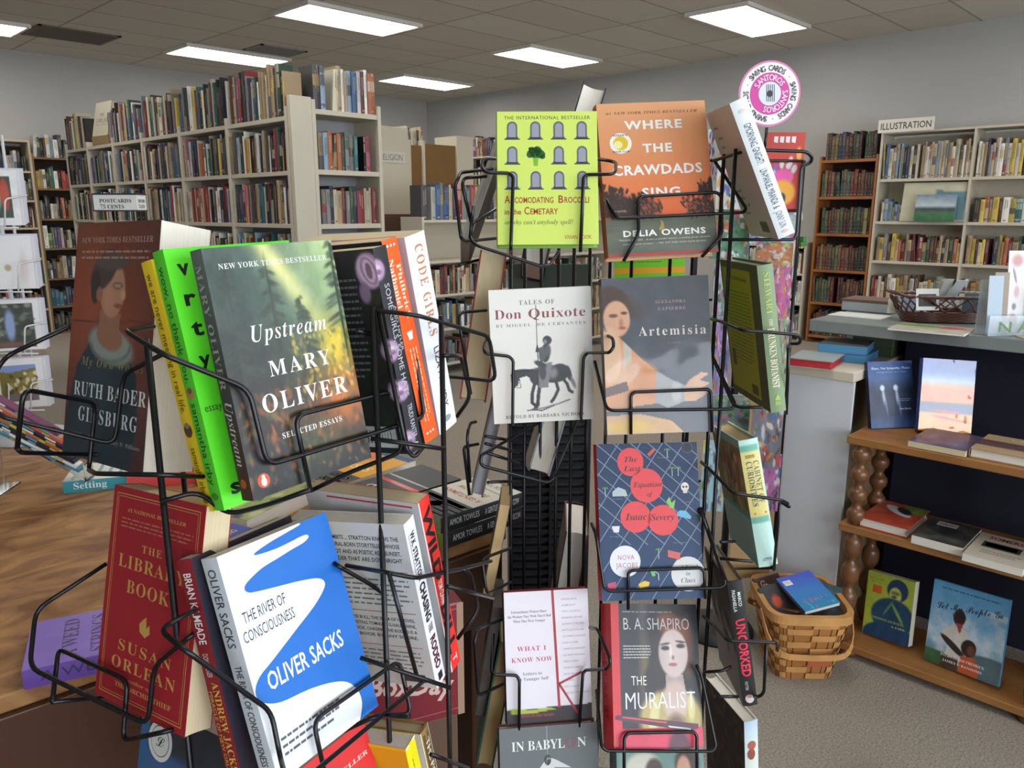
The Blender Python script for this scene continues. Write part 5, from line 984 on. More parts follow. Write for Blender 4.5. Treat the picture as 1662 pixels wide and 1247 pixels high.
# clear stand of slanting booklets
st = thing('clear_stand', 'clear acrylic stand on the table holding slanting booklets', 'stand', (.50, 2.02, .7505), rot=math.radians(-40)); AC = mat('acrylic', (235, 240, 242), .05, trans=1.0)
mb = MB(); mb.box(-.10, -.1, 0, -.095, 0, .2, AC); mb.box(-.10, -.1, 0, -.06, .0, .004, AC)
mb.raw([Vector(p) for p in ((-.1, -.1, .2), (.13, -.1, .03), (.13, -.06, .03), (-.1, -.06, .2), (-.1, -.1, .204), (.13, -.1, .034), (.13, -.06, .034), (-.1, -.06, .204))], [(0, 3, 2, 1), (4, 5, 6, 7), (0, 1, 5, 4), (1, 2, 6, 5), (2, 3, 7, 6), (3, 0, 4, 7)], AC)
mb.box(.128, -.1, .028, .132, -.06, .07, AC); mb.build('shell', st)
bcols = [(60, 130, 150), (220, 220, 215), (30, 30, 40), (40, 40, 60), (190, 180, 60), (24, 24, 28), (70, 40, 90), (200, 90, 60), (190, 140, 120), (110, 50, 90)]
bl = ['teal', 'white', 'black', 'dark navy', 'yellow-striped', 'charcoal black', 'violet', 'orange', 'peach', 'plum']
Rz = Matrix.Rotation(math.radians(-40), 4, 'Z')
for k, c_ in enumerate(bcols):
    mb = MB(); t0 = .006
    a = Vector((-.20, -.098, .245+.0095*k)); b = Vector((.115-.004*k, -.098, .052+.0095*k)); u = (b-a).normalized(); nn = Vector((-u.z, 0, u.x)); 
    if nn.z < 0: nn = -nn
    P = lambda s_, y, q: a+u*s_+Vector((0, y, 0))+nn*q
    L_ = (b-a).length
    v = [P(0, 0, 0), P(L_, 0, 0), P(L_, .03, 0), P(0, .03, 0), P(0, 0, .0075), P(L_, 0, .0075), P(L_, .03, .0075), P(0, .03, .0075)]
    org_ = (v[0]+v[1])/2; v = [p-org_ for p in v]
    mb.raw(v, [(0, 3, 2, 1), (4, 5, 6, 7), (0, 1, 5, 4), (1, 2, 6, 5), (2, 3, 7, 6), (3, 0, 4, 7)], ink(c_))
    r = random.Random(k)
    for q in range(6):
        s0 = L_*(.08+.15*q+r.uniform(0, .04)); s1 = s0+L_*r.uniform(.04, .1)
        w_ = [P(s0, -.0006, .0018)-org_, P(s1, -.0006, .0018)-org_, P(s1, -.0006, .0058)-org_, P(s0, -.0006, .0058)-org_]
        mb.face(w_, ink(r.choice([(220, 216, 206), (200, 160, 60), (196, 70, 80), (90, 150, 170), (30, 30, 36)])))
    o = mb.build('booklet'); M = Rz.copy(); M.translation = Vector((.50, 2.02, .7505))+Rz @ org_; o.matrix_world = M
    tag(o, 'thin %s-spined booklet slanting in the clear stand' % bl[k], 'booklet', 'booklets in the clear stand')
# white wire rack of photo cards
wr = thing('photo_card_rack', 'white wire rack of matted photo cards at the frame edge', 'card rack', (.60, 2.42, .7505), rot=math.radians(-38)); WW = mat('white_wire', (205, 206, 210), .35)
mb = MB(); 
for x in (-.10, .0): mb.tube([(x, 0, .1), (x, 0, .82)], .004, WW)
mb.tube([(-.05, .04, 0), (-.05, .04, .85)], .007, WW); mb.lathe([(.11, 0), (.11, .006), (.02, .02)], WW, (-.05, .04, 0), 24)
mb.build('frame', wr)
cards2 = [((-52, 280, 30, 366), 0, 'photo card of a white waterfall and red foliage, top of white wire rack', 'green'), ((-44, 386, 52, 470), 1, 'white card with a faint sun disc in the second wire pocket', 'white'),
          ((-50, 490, 62, 570), 2, 'photo card of dark woods and blue stream in the third wire pocket', 'woods'), ((2, 583, 72, 662), 3, 'photo card of white-flowering bushes and hills in the lowest wire pocket', 'hills')]
for (x0, y0, x1, y1), k, lab, kind in cards2:
    c = Cv(60, 50, (214, 214, 214))
    if kind == 'green': c.poly([(.12, .12), (.88, .12), (.88, .86), (.12, .86)], (44, 66, 50)).ell(.5, .5, .18, .32, (190, 200, 212), .3).ell(.76, .45, .08, .3, (170, 66, 44), .4).noise(8, 16)
    if kind == 'white': c.ell(.62, .6, .05, .06, (170, 150, 120), .6).ell(.85, .62, .06, .3, (206, 196, 192), .8)
    if kind == 'woods': c.poly([(.06, .08), (.92, .08), (.92, .94), (.06, .94)], (52, 58, 50)).spots(60, (.1, .1, .9, .75), (.03, .08), [(90, 100, 84), (40, 46, 36), (120, 126, 120), (60, 70, 50)], 3).ell(.62, .5, .06, .3, (130, 150, 190), .5).ell(.5, .88, .4, .05, (110, 70, 56), .6)
    if kind == 'hills': c.poly([(.13, .14), (.86, .14), (.86, .86), (.13, .86)], (112, 104, 40)).poly([(.13, .14), (.86, .14), (.86, .2), (.6, .24), (.3, .28), (.13, .24)], (120, 140, 190)).spots(40, (.3, .3, .85, .7), (.03, .07), [(200, 190, 160), (150, 130, 60), (206, 196, 180), (70, 70, 30)], 3).poly([(.13, .72), (.86, .7), (.86, .86), (.13, .86)], (110, 100, 96))
    d = 2.0+.01*k; p0 = atpx((x0+x1)/2, y1, d); w = (x1-x0)/FPX*d; h = (y1-y0)/FPX*d*1.02
    card(lab, p0.x, p0.y, p0.z, math.radians(-20), -.05, w, h, c, 'matted photo cards on the white wire rack', 'photo_card', 'card', t=.002)
    for j in range(3): q = atpx((x0+x1)/2+6+3*j, y1-2*j, d+.012+.006*j); card('pale mount edge behind the %s card in the white rack, layer %s' % (kind, ('one', 'two', 'three')[j]), q.x, q.y, q.z, math.radians(-24), -.05, w, h, (206-6*j, 206-6*j, 210), 'spare cards behind the photo cards', 'photo_card', 'card', t=.002)
    mb = MB(); e = (x1-x0)
    def wpx(x, y, dd): return wr.matrix_world.inverted() @ atpx(x, y, dd)
    yy = y1-(y1-y0)*.5
    for xa, xb in ((x1-22, x1+14), (x0+12, x0-10)): mb.tube([wpx(xa, y1+4, d-.02), wpx(xa, yy, d-.025), wpx(xb, yy-6, d+.02)], .0022, WW, 6, fillet=.01)
    mb.tube([wpx(x0, y1+4, d-.02), wpx(x1, y1+4, d-.02)], .0022, WW, 6); mb.build('wire_pocket', wr)
# postcards sign on black legs
sg = thing('postcard_sign', 'boxed POSTCARDS 75 CENTS sign on thin black legs', 'sign', (.856, 2.375, .7505), rot=math.radians(-45)); mb = MB()
mb.box(-.071, -.0, .629, .050, .06, .674, ink((216, 216, 212))); 
for z in (.627, .673): mb.box(-.073, -.002, z, .052, .062, z+.004, ink((40, 40, 44)))
mb.box(-.0735, -.002, .627, -.0715, .0, .677, ink((40, 40, 44)))
f = lambda a, b, l=0: Vector((-.071+.121*a, -.0005-(l+1)*.0003, .674-.045*b)); o = Ov(mb, f)
o.text('POSTCARDS', .14, .88, .5, .24, (50, 50, 56), 'serif'); o.text('75 CENTS', .15, .7, .86, .24, (50, 50, 56), 'serif')
f2 = lambda a, b, l=0: Vector((.0505+(l+1)*.0003, .06*a, .674-.045*b)); o2 = Ov(mb, f2); o2.text('POSTCARDS', .15, .85, .5, .22, (60, 60, 66), 'serif'); o2.text('75 CENTS', .15, .8, .84, .22, (60, 60, 66), 'serif')
mb.build('sign_box', sg); mb = MB()
for x in (-.033, -.024, .025): mb.tube([(x, .03, 0), (x, .03, .63)], .002, M_BLK, 6)
mb.lathe([(.07, 0), (.07, .005), (.01, .01)], M_BLK, (-.01, .03, 0), 20); mb.build('legs', sg)
# ------------------------------------------------------------------ wire spinner racks
def rack(lab, wires, rods, rw, rr_, tops, cx, foot):
    t = thing('spinner_rack', lab, 'book rack', (cx[0], cx[1], 0)); o_ = Vector((cx[0], cx[1], 0))
    for (x, y, z), zt in zip(rods, tops):
        mb = MB(); mb.tube([Vector((x, y, .05))-o_, Vector((x, y, zt))-o_], rr_, M_BLK, 10); mb.build('upright_rod', t)
    for w in wires:
        mb = MB(); mb.tube([Vector(p)-o_ for p in w], rw, M_BLK, 8, fillet=.012); mb.build('wire_pocket', t)
    mb = MB(); mb.tube([(0, 0, .02), (0, 0, .3)], .02, M_BLK, 12)
    for a in foot:
        dx, dy = math.cos(a)*.42, math.sin(a)*.42; mb.tube([(0, 0, .04), (dx*.8, dy*.8, .025), (dx, dy, .012)], .014, M_BLK, 8)
    mb.build('base', t)
    ring_ = MB(); xs_ = [r[0] for r in rods]; ys_ = [r[1] for r in rods]
    for z in (.12, .3): ring_.tube([Vector((x, y, z))-o_ for x, y, _ in sorted(rods, key=lambda r: math.atan2(r[1]-cx[1], r[0]-cx[0]))], rr_*.8, M_BLK, 8, closed=True)
    ring_.build('base_ring', t); return t
rack('black wire spinner rack at left, loaded with paperbacks', WIRES_L, RODS_L, .0023, .0029, [1.275, 1.29, 1.277, 1.196, 1.067, .86], (.385, .77), (D_(65), D_(155), D_(245), D_(335)))
rack('black wire spinner rack at right, loaded with hardcovers', WIRES_R, RODS_R, .0025, .0029, [1.40, 1.43, 1.43, 1.43, 1.43, 1.43, 1.40, 1.40, 1.40, 1.44, 1.461, 1.465], (1.08, .80), (D_(-40), D_(50), D_(140), D_(230)))
# ------------------------------------------------------------------ the titles in the racks
B_ = lambda n, lab, pose, *a, **k: book(n, lab, BK[pose] if isinstance(pose, str) else pose, *a, **k)
W_ = (235, 236, 232)
# upstream
c = Cv(110, 160).grad([(0, (104, 126, 112)), (.3, (92, 112, 96)), (.5, (74, 78, 60)), (.75, (70, 56, 44)), (1, (44, 48, 48))])
c.mix(np.clip((c.X-.45)*2.2, 0, 1)*np.clip(1.1-c.Y*1.5, 0, 1)*.8, (176, 196, 140))
c.mix(np.exp(-((c.X-.42-c.Y*1.0)/.09)**2)*np.clip(1.2-c.Y*2, 0, 1)*.9, (226, 222, 150)); c.mix(np.exp(-((c.X-.86)/.12)**2-((c.Y-.48)/.12)**2)*.9, (226, 196, 50))
c.mix(np.exp(-((c.X-.85)/.25)**2-((c.Y-.7)/.13)**2)*.95, (206, 120, 36)); c.mix(np.exp(-((c.X-.25)/.3)**2-((c.Y-.73)/.1)**2)*.6, (140, 78, 36)); c.mix(np.exp(-((c.X-.55)/.2)**2-((c.Y-.85)/.1)**2)*.7, (112, 120, 70))
c.mix(np.exp(-((c.X-.1)/.3)**2)*.5, (44, 52, 54)); c.a *= (1-.28*np.clip(c.Y*1.3, 0, 1)*np.clip(1.15-c.X, 0, 1))[..., None]; c.a[...] = (c.a-110)*1.22+98
r = random.Random(2)
for tx, tw_, ty0, ty1 in ((.42, .2, .08, .5), (.12, .16, .1, .5), (.97, .14, 0, .36), (.64, .12, .22, .48)):
    c.ell(tx, (ty0+ty1)/2+.1, .012, (ty1-ty0)*.75, (36, 44, 34), .5, .02, .9)
    for k in range(46):
        y = ty0+(ty1-ty0)*r.random(); s_ = r.uniform(.4, 1)*tw_*(.35+(y-ty0)/(ty1-ty0)*.7); sd = r.choice((-1, 1))
        c.ell(tx+sd*s_*.5, y+.01, s_*.55, .008, (40, 52, 38), .9, sd*.25, .62)
c.spots(260, (.0, .6, 1, .98), (.008, .03), [(150, 84, 36), (60, 44, 34), (90, 96, 56), (190, 110, 40), (34, 38, 40)], 7, .5, .8).spots(160, (.5, .38, 1, .66), (.006, .02), [(226, 190, 60), (120, 110, 40), (70, 80, 46)], 9, .6, .8).noise(14, 20, 4)
def d_up(F, S, B):
    F.text('NEW YORK TIMES BESTSELLER', .09, .93, .085, .022, (214, 216, 208), 'serif', 1.1); F.text('Upstream', .22, .82, .385, .07, W_, 'ital', 1.1); F.text('MARY', .3, .8, .535, .066, W_, 'serifl', 1.3); F.text('OLIVER', .2, .9, .675, .076, W_, 'serifl', 1.2)
    F.text('SELECTED ESSAYS', .3, .8, .795, .024, W_, 'serifl', 1.2); F.circ(.1, .935, .045, .03, (200, 74, 36)); F.up(); F.circ(.1, .94, .02, .018, (240, 236, 226)); F.circ(.1, .92, .012, .009, (240, 236, 226))
    S.text('MARY OLIVER', .06, .55, .25, .5, (150, 160, 150), 'serif', 1.15); S.text('Upstream', .6, .86, .3, .6, (190, 190, 180), 'ital'); S.circ(.93, .5, .02, .25, (170, 90, 40))
B_('paperback_book', 'UPSTREAM paperback with autumn forest cover, front of left rack', 'upstream', c, Cv(7, 30).grad([(0, (96, 106, 100)), (.6, (58, 60, 56)), (1, (70, 46, 34))]), (60, 60, 56), d_up, m=P_GLOSS)
GRN = (94, 232, 36)
def d_wow(F, S, B):
    for i, ch in enumerate('vrt'): F.text(ch, .07, .155, .1+.115*i, .06, (20, 30, 20), 'heavy')
    F.text('y', .07, .155, .45, .06, (20, 30, 20), 'heavy'); F.text('essays', .03, .18, .62, .03, (30, 60, 30)); F.text('s', .08, .155, .95, .06, (20, 30, 20), 'heavy')
    S.text('wow, no thank you.', .06, .5, .3, .5, (40, 96, 30), 'sans'); S.text('samantha irby', .58, .9, .3, .5, (30, 86, 26)); S.circ(.54, .5, .022, .34, (176, 130, 80)); S.circ(.53, .5, .012, .2, (120, 80, 50)); S.circ(.945, .5, .014, .3, (60, 150, 40))
B_('paperback_book', 'neon green WOW NO THANK YOU paperback behind the forest cover', 'wow', GRN, (84, 206, 44), GRN, d_wow)
def d_nev(F, S, B):
    S.text('we are never meeting in real life.', .05, .6, .3, .5, (96, 84, 20), 'sans'); S.text('samantha irby', .74, .93, .3, .5, (96, 84, 20)); S.circ(.67, .5, .028, .36, (84, 62, 50)); S.circ(.65, .5, .012, .2, (140, 120, 100)); S.circ(.955, .5, .012, .3, (130, 110, 20))
B_('paperback_book', 'yellow-spined WE ARE NEVER MEETING paperback beside the neon green one', 'never', (236, 206, 36), (226, 194, 34), (236, 206, 36), d_nev)
# portrait paperback
c = Cv(90, 140).grad([(0, (104, 60, 46)), (.4, (132, 68, 48)), (.6, (116, 62, 50)), (1, (70, 50, 52))]); c.mix(np.exp(-((c.X-.2)/.3)**2-((c.Y-.3)/.3)**2)*.5, (160, 84, 54)).mix(np.clip(c.X*2-1.1, 0, 1)*.35, (70, 52, 50)).noise(4, 8)
c.ell(.02, .42, 1.2, .003, (84, 48, 40), .9, -.02)
c.poly([(.0, 1), (.02, .8), (.12, .6), (.32, .47), (.66, .48), (.85, .62), (.9, .8), (.84, 1)], (40, 54, 62)).ell(.35, .8, .2, .3, (50, 68, 78), .9, 0, .6)
c.poly([(.36, .36), (.62, .38), (.6, .52), (.5, .56), (.38, .5)], (146, 104, 82)).ell(.52, .51, .27, .075, (136, 146, 138), .25, .1).ell(.5, .475, .16, .055, (146, 104, 82), .15, .1)
for k in range(40): a = PI*k/40; c.ell(.52+.23*math.cos(a), .51+.065*math.sin(a), .012, .01, (96, 106, 102), .9, 0, .6)
c.ell(.5, .28, .15, .115, (176, 128, 102), .1).ell(.38, .2, .17, .075, (74, 64, 62), .12, -.3).ell(.29, .27, .06, .07, (62, 52, 50), .2).ell(.47, .165, .2, .035, (88, 76, 70), .3)
c.ell(.34, .3, .04, .03, (150, 100, 84), .3).ell(.56, .262, .055, .012, (66, 52, 48), .6).ell(.56, .262, .045, .009, (170, 140, 120), .5).ell(.63, .3, .03, .02, (196, 146, 118), .6).ell(.58, .345, .05, .008, (130, 72, 64), .6).ell(.46, .32, .05, .05, (190, 140, 112), .9, 0, .5)
def d_gin(F, S, B):
    F.text('NEW YORK TIMES BESTSELLER', .07, .93, .085, .024, (170, 140, 126), 'serif', 1.1); F.blurb(.08, .92, .11, .16, 2, (160, 128, 114), 4)
    F.text('My Own Words', .17, .93, .605, .04, (140, 130, 84), 'ital', 1.2); F.text('RUTH BADER', .1, .98, .735, .062, (206, 212, 210), 'serifl', 1.1); F.text('GINSBURG', .18, .9, .84, .062, (206, 212, 210), 'serifl', 1.2); F.text('with Mary Hartnett and Wendy W. Williams', .1, .95, .91, .018, (140, 146, 146), 'ital')
B_('paperback_book', 'brown MY OWN WORDS paperback with portrait of a woman in lace collar', 'ginsburg', c, (70, 50, 46), (90, 56, 46), d_gin, m=P_MATTE, pages=pages_mat('deckle_pages', (232, 226, 214)))
def d_code(F, S, B):
    S.text('CODE GIRLS', .05, .5, .36, .4, (196, 130, 80), 'serifl', 1.25); S.text('LIZA MUNDY', .56, .88, .42, .26, (50, 50, 60), 'sans'); S.circ(.94, .5, .016, .2, (150, 150, 160)); B.blurb(.1, .95, .1, .9, 26, (150, 130, 140), 5)
B_('paperback_book', 'white-spined CODE GIRLS paperback, right face of left rack', 'code', (226, 228, 232), (226, 228, 236), Cv(30, 40, (190, 176, 184)).noise(6, 10), d_code, pages=PG_CREAM)
def d_phil(F, S, B):
    S.text('Nathaniel', .09, .32, .12, .3, (246, 226, 200), 'serif'); S.text('Philbrick', .12, .38, .55, .3, (246, 226, 200), 'serif'); S.poly([(.44, .3), (.44, .7), (.48, .62), (.48, .38)], (240, 236, 226)); S.blurb(.52, .9, .2, .8, 3, (250, 200, 160), 7)
    for k in range(3): S.circ(.03, .25+.22*k, .006, .06, W_); S.circ(.955, .25+.22*k, .006, .06, W_)
B_('paperback_book', 'orange-spined paperback squeezed between the white and rose-spined ones', 'phil', (236, 96, 24), (244, 92, 16), (30, 28, 30), d_phil, pages=PG_CREAM)
c = Cv(80, 120, (24, 24, 27))
rs = Cv(14, 120, (40, 40, 46))
for k, y in enumerate((.1, .48, .68, .93)):
    rs.ell(.0 if k != 2 else .2, y, .55, .05, (170, 140, 170), .3).ell(.0, y, .3, .025, (206, 180, 200), .5).ell(.1, y+.01, .2, .012, (120, 86, 120), .7)
for k in range(5): c.ell(.93, .1, .12-.02*k, .085-.014*k, [(150, 120, 150), (190, 160, 186), (140, 106, 140), (196, 168, 190), (120, 84, 116)][k], .15, .3*k)
c.ell(.86, .2, .05, .05, (120, 96, 124), .4)
for y in (.48, .68): 
    for k in range(4): c.ell(.99, y, .09-.02*k, .06-.013*k, [(150, 120, 150), (190, 160, 186), (140, 106, 140), (196, 168, 190)][k], .2)
def d_some(F, S, B):
    B.blurb(.3, .8, .12, .62, 15, (88, 86, 88), 8); B.rect(.4, .86, .9, .97, (190, 190, 190)); [B.rect(.42+.028*k, .88, .432+.028*k, .95, (24, 24, 24)) for k in range(16)]
    S.text('SOME GIRLS, SOME HATS', .17, .72, .3, .36, (190, 190, 196), 'sans'); S.text('AND HITLER', .28, .5, .68, .2, (190, 190, 196), 'sans'); S.text('TRUDI KANTER', .76, .93, .35, .36, (200, 200, 206)); S.text('A', .95, .975, .3, .4, W_)
B_('paperback_book', 'black back-cover paperback with lilac roses on the spine, left rack', 'some', (30, 28, 32), rs, c, d_some, m=P_GLOSS, pages=PG_CREAM)
RED = (156, 28, 40)
def d_lib(F, S, B):
    G = (196, 150, 80)
    for a, b in ((.045, .004), (.065, .0025)):
        F.rect(a, a*.66, 1-a, a*.66+b, G); F.rect(a, 1-a*.66-b, 1-a, 1-a*.66, G); F.rect(a, a*.66, a+b*1.5, 1-a*.66, G); F.rect(1-a-b*1.5, a*.66, 1-a, 1-a*.66, G)
    F.text('#1 NATIONAL BESTSELLER', .18, .82, .11, .017, G, 'serif'); F.blurb(.12, .92, .135, .19, 3, (176, 110, 80), 9)
    F.text('THE', .38, .6, .28, .036, G, 'serifl', 1.2); F.text('LIBRARY', .13, .87, .37, .062, G, 'serifl', 1.1); F.text('BOOK', .25, .72, .48, .062, G, 'serifl', 1.1)
    F.poly([(.47, .575), (.43, .6), (.44, .635), (.5, .655), (.55, .63), (.54, .59), (.51, .61), (.5, .56)], G)
    F.text('SUSAN', .22, .8, .75, .052, G, 'serifl', 1.2); F.text('ORLEAN', .16, .86, .835, .055, G, 'serifl', 1.2); F.text('author of', .36, .62, .88, .018, G, 'ital'); F.text('THE ORCHID THIEF', .22, .84, .92, .022, G, 'serif')
B_('paperback_book', 'dark red THE LIBRARY BOOK paperback with gold border, left rack', 'library', RED, (140, 24, 34), RED, d_lib, pages=PG_CREAM)
# river of consciousness
c = Cv(4, 40).grad([(0, (240, 242, 244)), (1, (238, 240, 244))])
def d_riv(F, S, B):
    BLa = (14, 106, 196)
    bd = [(.72, 0), (.737, .006), (.7, .012), (.579, .02), (.42, .032), (.3, .047), (.284, .056), (.34, .063), (.48, .069), (.62, .066), (.705, .063), (.765, .066), (.778, .08), (.72, .095), (.6, .102), (.46, .113), (.33, .122), (.242, .137), (.16, .158), (.138, .178), (.16, .197), (.22, .209), (.395, .23), (.6, .254), (.758, .281), (.812, .312), (.781, .345), (.659, .393), (.447, .451), (.201, .518), (.074, .551), (.016, .59), (.014, .63), (.062, .667), (.184, .702), (.428, .725), (.638, .761), (.771, .804), (.845, .869), (.851, .936), (.79, 1)]
    F.poly(smooth(bd)+[(1, 1), (1, 0)], BLa)
    F.text('THE RIVER OF', .066, .434, .316, .05, (40, 46, 60), 'sans'); F.text('CONSCIOUSNESS', .033, .478, .395, .05, (40, 46, 60), 'sans'); F.up(); F.text('OLIVER SACKS', .12, .834, .633, .08, W_, 'bold')
    F.blurb(.1, .66, .83, .93, 3, (90, 96, 110), 3)
    S.text('OLIVER SACKS', .05, .4, .25, .5, (56, 62, 76)); S.text('THE RIVER OF CONSCIOUSNESS', .48, .93, .3, .4, (56, 62, 76))
c = Cv(60, 90, (236, 239, 243)); B_('paperback_book', 'white and blue THE RIVER OF CONSCIOUSNESS paperback, left rack', 'river', c, (206, 214, 220), (220, 222, 226), d_riv, m=P_MATTE)
def d_jac(F, S, B):
    S.text('BRIAN KILMEADE', .06, .36, .28, .5, (226, 214, 214), 'bold'); S.text('DON YAEGER', .4, .5, .3, .36, (206, 190, 190)); S.text('ANDREW JACKSON', .52, .98, .45, .42, (206, 160, 70), 'serif'); S.text('MIRACLE OF NEW ORLEANS', .56, .96, .12, .24, (206, 160, 70))
B_('paperback_book', 'dark red-spined ANDREW JACKSON paperback behind the blue and white one', 'jackson', (40, 36, 50), (130, 24, 34), (130, 30, 40), d_jac, m=P_GLOSS)
def d_wild(F, S, B):
    S.rect(0, 0, 1, .1, (206, 206, 206)); S.text('WILD', .05, .46, .2, .66, (24, 20, 20), 'heavy'); S.text('BILL', .6, .9, .2, .66, (24, 20, 20), 'heavy'); S.text('TOM CLAVIN', .46, .6, .3, .36, (240, 230, 226), 'bold'); S.text('T', .92, .96, .3, .4, W_); B.rect(.2, .02, .95, .03, (190, 60, 60))
B_('paperback_book', 'red-spined WILD BILL paperback on the right face of left rack', 'wild', (222, 44, 34), (226, 44, 34), (196, 198, 200), d_wild, pages=PG_CREAM)
def d_rod(F, S, B):
    S.text('W.K. STRATTON', .07, .35, .3, .4, (24, 24, 26), 'bold'); S.rect(.07, .18, .33, .2, (30, 30, 30)); S.text('CHASING', .37, .6, .25, .5, (24, 22, 24), 'heavy'); S.text('THE', .62, .67, .3, .4, (90, 90, 90), 'serif'); S.text('RODEO', .7, .9, .25, .5, (90, 24, 40), 'heavy'); S.rect(.93, .3, .975, .7, (30, 30, 30))
    for i, s_ in enumerate(('GRITTY IN HIGH TIMBITS ... STRATTON KNOWS THE', 'TERRITORY, A NATURAL-BORN STORYTELLER WHOSE', 'PROSE IS A RAWBOOT AND AS POETIC AS A SUNSET,', 'LYRIC AND WONDER THAT ARE DOWNRIGHT')): B.text(s_, .05, .93, .1+.042*i, .024, (40, 40, 42), 'bold')
    B.rect(.05, .28, .95, .284, (150, 50, 60)); B.blurb(.05, .95, .32, .5, 6, (110, 110, 112), 4); B.rect(.05, .53, .95, .534, (150, 50, 60))
    for i, s_ in enumerate(('THE SOUND OF THE BULL, THE SLAM OF HOOVES,', 'THE DUST OF A TWISTING TOM-KALF G-HALF DIVINE,', 'A PAGE OF THIS BOOK. CHASING THE RODEO IS A', 'MIGHTY FINE BOOK BY ANY SCORE.')): B.text(s_, .1, .93, .585+.036*i, .02, (40, 40, 42), 'bold')
    B.rect(.05, .745, .95, .748, (150, 50, 60)); B.blurb(.05, .95, .77, .9, 5, (120, 120, 122), 6); B.rect(.7, .92, .92, .97, (70, 70, 70))
B_('paperback_book', 'CHASING THE RODEO paperback showing its grey lettered back cover', 'rodeo', (220, 220, 222), (226, 226, 232), (198, 197, 192), d_rod)
# lower tier of the left rack
c = Cv(60, 80).grad([(0, (46, 48, 54)), (.16, (50, 54, 62)), (.2, (60, 90, 140)), (.6, (70, 110, 165)), (1, (60, 90, 130))]); c.mix(np.clip((c.fn(5, 3)-.5)*5, 0, 1)*(c.Y > .2)*.8, (196, 206, 216)).mix((c.X < .1)*1., (50, 96, 140))
def d_seal(F, S, B): F.circ(.22, .14, .13, .09, (214, 214, 210)); F.up(); F.circ(.22, .14, .1, .069, (60, 60, 64), 28); F.up(); F.circ(.22, .14, .095, .065, (210, 210, 206)); F.up(); F.text('L', .18, .27, .165, .05, (50, 50, 54), 'script')
B_('paperback_book', 'dark blue cloud-cover paperback with a round white seal', 'seal', c, (40, 70, 110), (40, 60, 90), d_seal, m=P_GLOSS)
B_('paperback_book', 'bright red bestseller paperback just below the blue and white one', 'seller', (216, 40, 40), (206, 36, 36), (216, 40, 40), lambda F, S, B: F.text('#1 BESTSELLER', .3, .95, .16, .022, (240, 210, 200), 'serif'))
def d_yl(F, S, B): B.rect(0, .02, 1, .17, (214, 160, 20)); B.rect(0, .17, 1, .4, (206, 206, 200)); B.blurb(.06, .94, .2, .36, 4, (150, 150, 160), 5); S.blurb(.1, .5, .3, .5, 1, (180, 160, 20), 4); S.rect(0, 0, .012, 1, (240, 240, 230))
B_('paperback_book', 'yellow-spined thick paperback at the bottom right of left rack', 'yellow', (232, 214, 20), (242, 228, 10), (228, 176, 30), d_yl)
def d_pt(F, S, B): S.rect(0, 0, 1, .07, (230, 226, 210)); S.rect(0, .93, 1, 1, (230, 226, 210)); S.rect(.03, .2, .75, .8, (110, 84, 40)); S.up(); S.text('THE POINT OF IT ALL', .06, .72, .32, .4, (236, 230, 216), 'bold')
B_('hardcover_book', 'gold-brown THE POINT OF IT ALL spine beside the yellow paperback', 'point', (150, 120, 70), (150, 118, 60), (216, 210, 196), d_pt, True, PG_CREAM)
# broccoli
LIM = (206, 226, 104)
def d_bro(F, S, B):
    F.text('THE INTERNATIONAL BESTSELLER', .07, .93, .06, .026, (60, 76, 50), 'sans', 1.15)
    for j in range(3):
        for i in range(4):
            x, y = .15+.232*i, .075+.188*j
            if i == 1 and j == 1:
                for (dx, dy, r_) in ((0, .05, .055), (-.05, .06, .04), (.05, .06, .045), (.02, .03, .04), (-.03, .035, .04), (.07, .08, .025), (-.055, .02, .016)): F.circ(x+dx, y+dy, r_, r_*.72, (34, 92, 36), wob=.05)
                F.poly([(x-.028, y+.085), (x+.03, y+.085), (x+.02, y+.15), (x-.018, y+.15)], (124, 182, 52)); continue
            gr = (96, 100, 112); lt = (150, 154, 166); dk = (62, 64, 74)
            arch = lambda w, y0, y1: [(x-w, y1), (x+w, y1)]+[(x+w*math.cos(a), y0+w*.75+w*-.75*math.sin(a)) for a in [PI*k/10 for k in range(11)]]
            F.poly(arch(.052, y, y+.13), gr); F.up(); F.poly(arch(.036, y+.014, y+.12), lt); F.lay -= 1
            F.rect(x-.062, y+.118, x+.062, y+.13, gr); F.rect(x-.078, y+.13, x+.078, y+.139, dk)
    R_ = (166, 50, 34)
    F.text('A', .07, .125, .69, .056, R_, 'bold'); F.text('CCOMODATING', .13, .555, .69, .044, R_, 'bold'); F.text('B', .605, .655, .69, .056, R_, 'bold'); F.text('ROCOLLI', .665, .91, .69, .044, R_, 'bold')
    F.text('in the', .07, .235, .775, .04, R_, 'bold'); F.text('C', .265, .315, .775, .056, R_, 'bold'); F.text('EMETARY', .325, .6, .775, .044, R_, 'bold')
    F.text("or why can't anybody spell?", .07, .75, .85, .036, (90, 110, 60), 'ital'); F.text('VIVIAN COOK', .66, .93, .96, .03, R_, 'sans')
B_('hardcover_book', 'lime green ACCOMODATING BROCOLLI book with tombstone grid cover', 'broccoli', Cv(20, 30, LIM), (190, 214, 90), (150, 190, 80), d_bro, True, pages_mat('green_tint_pages', (176, 200, 120)), edge=(130, 180, 80))
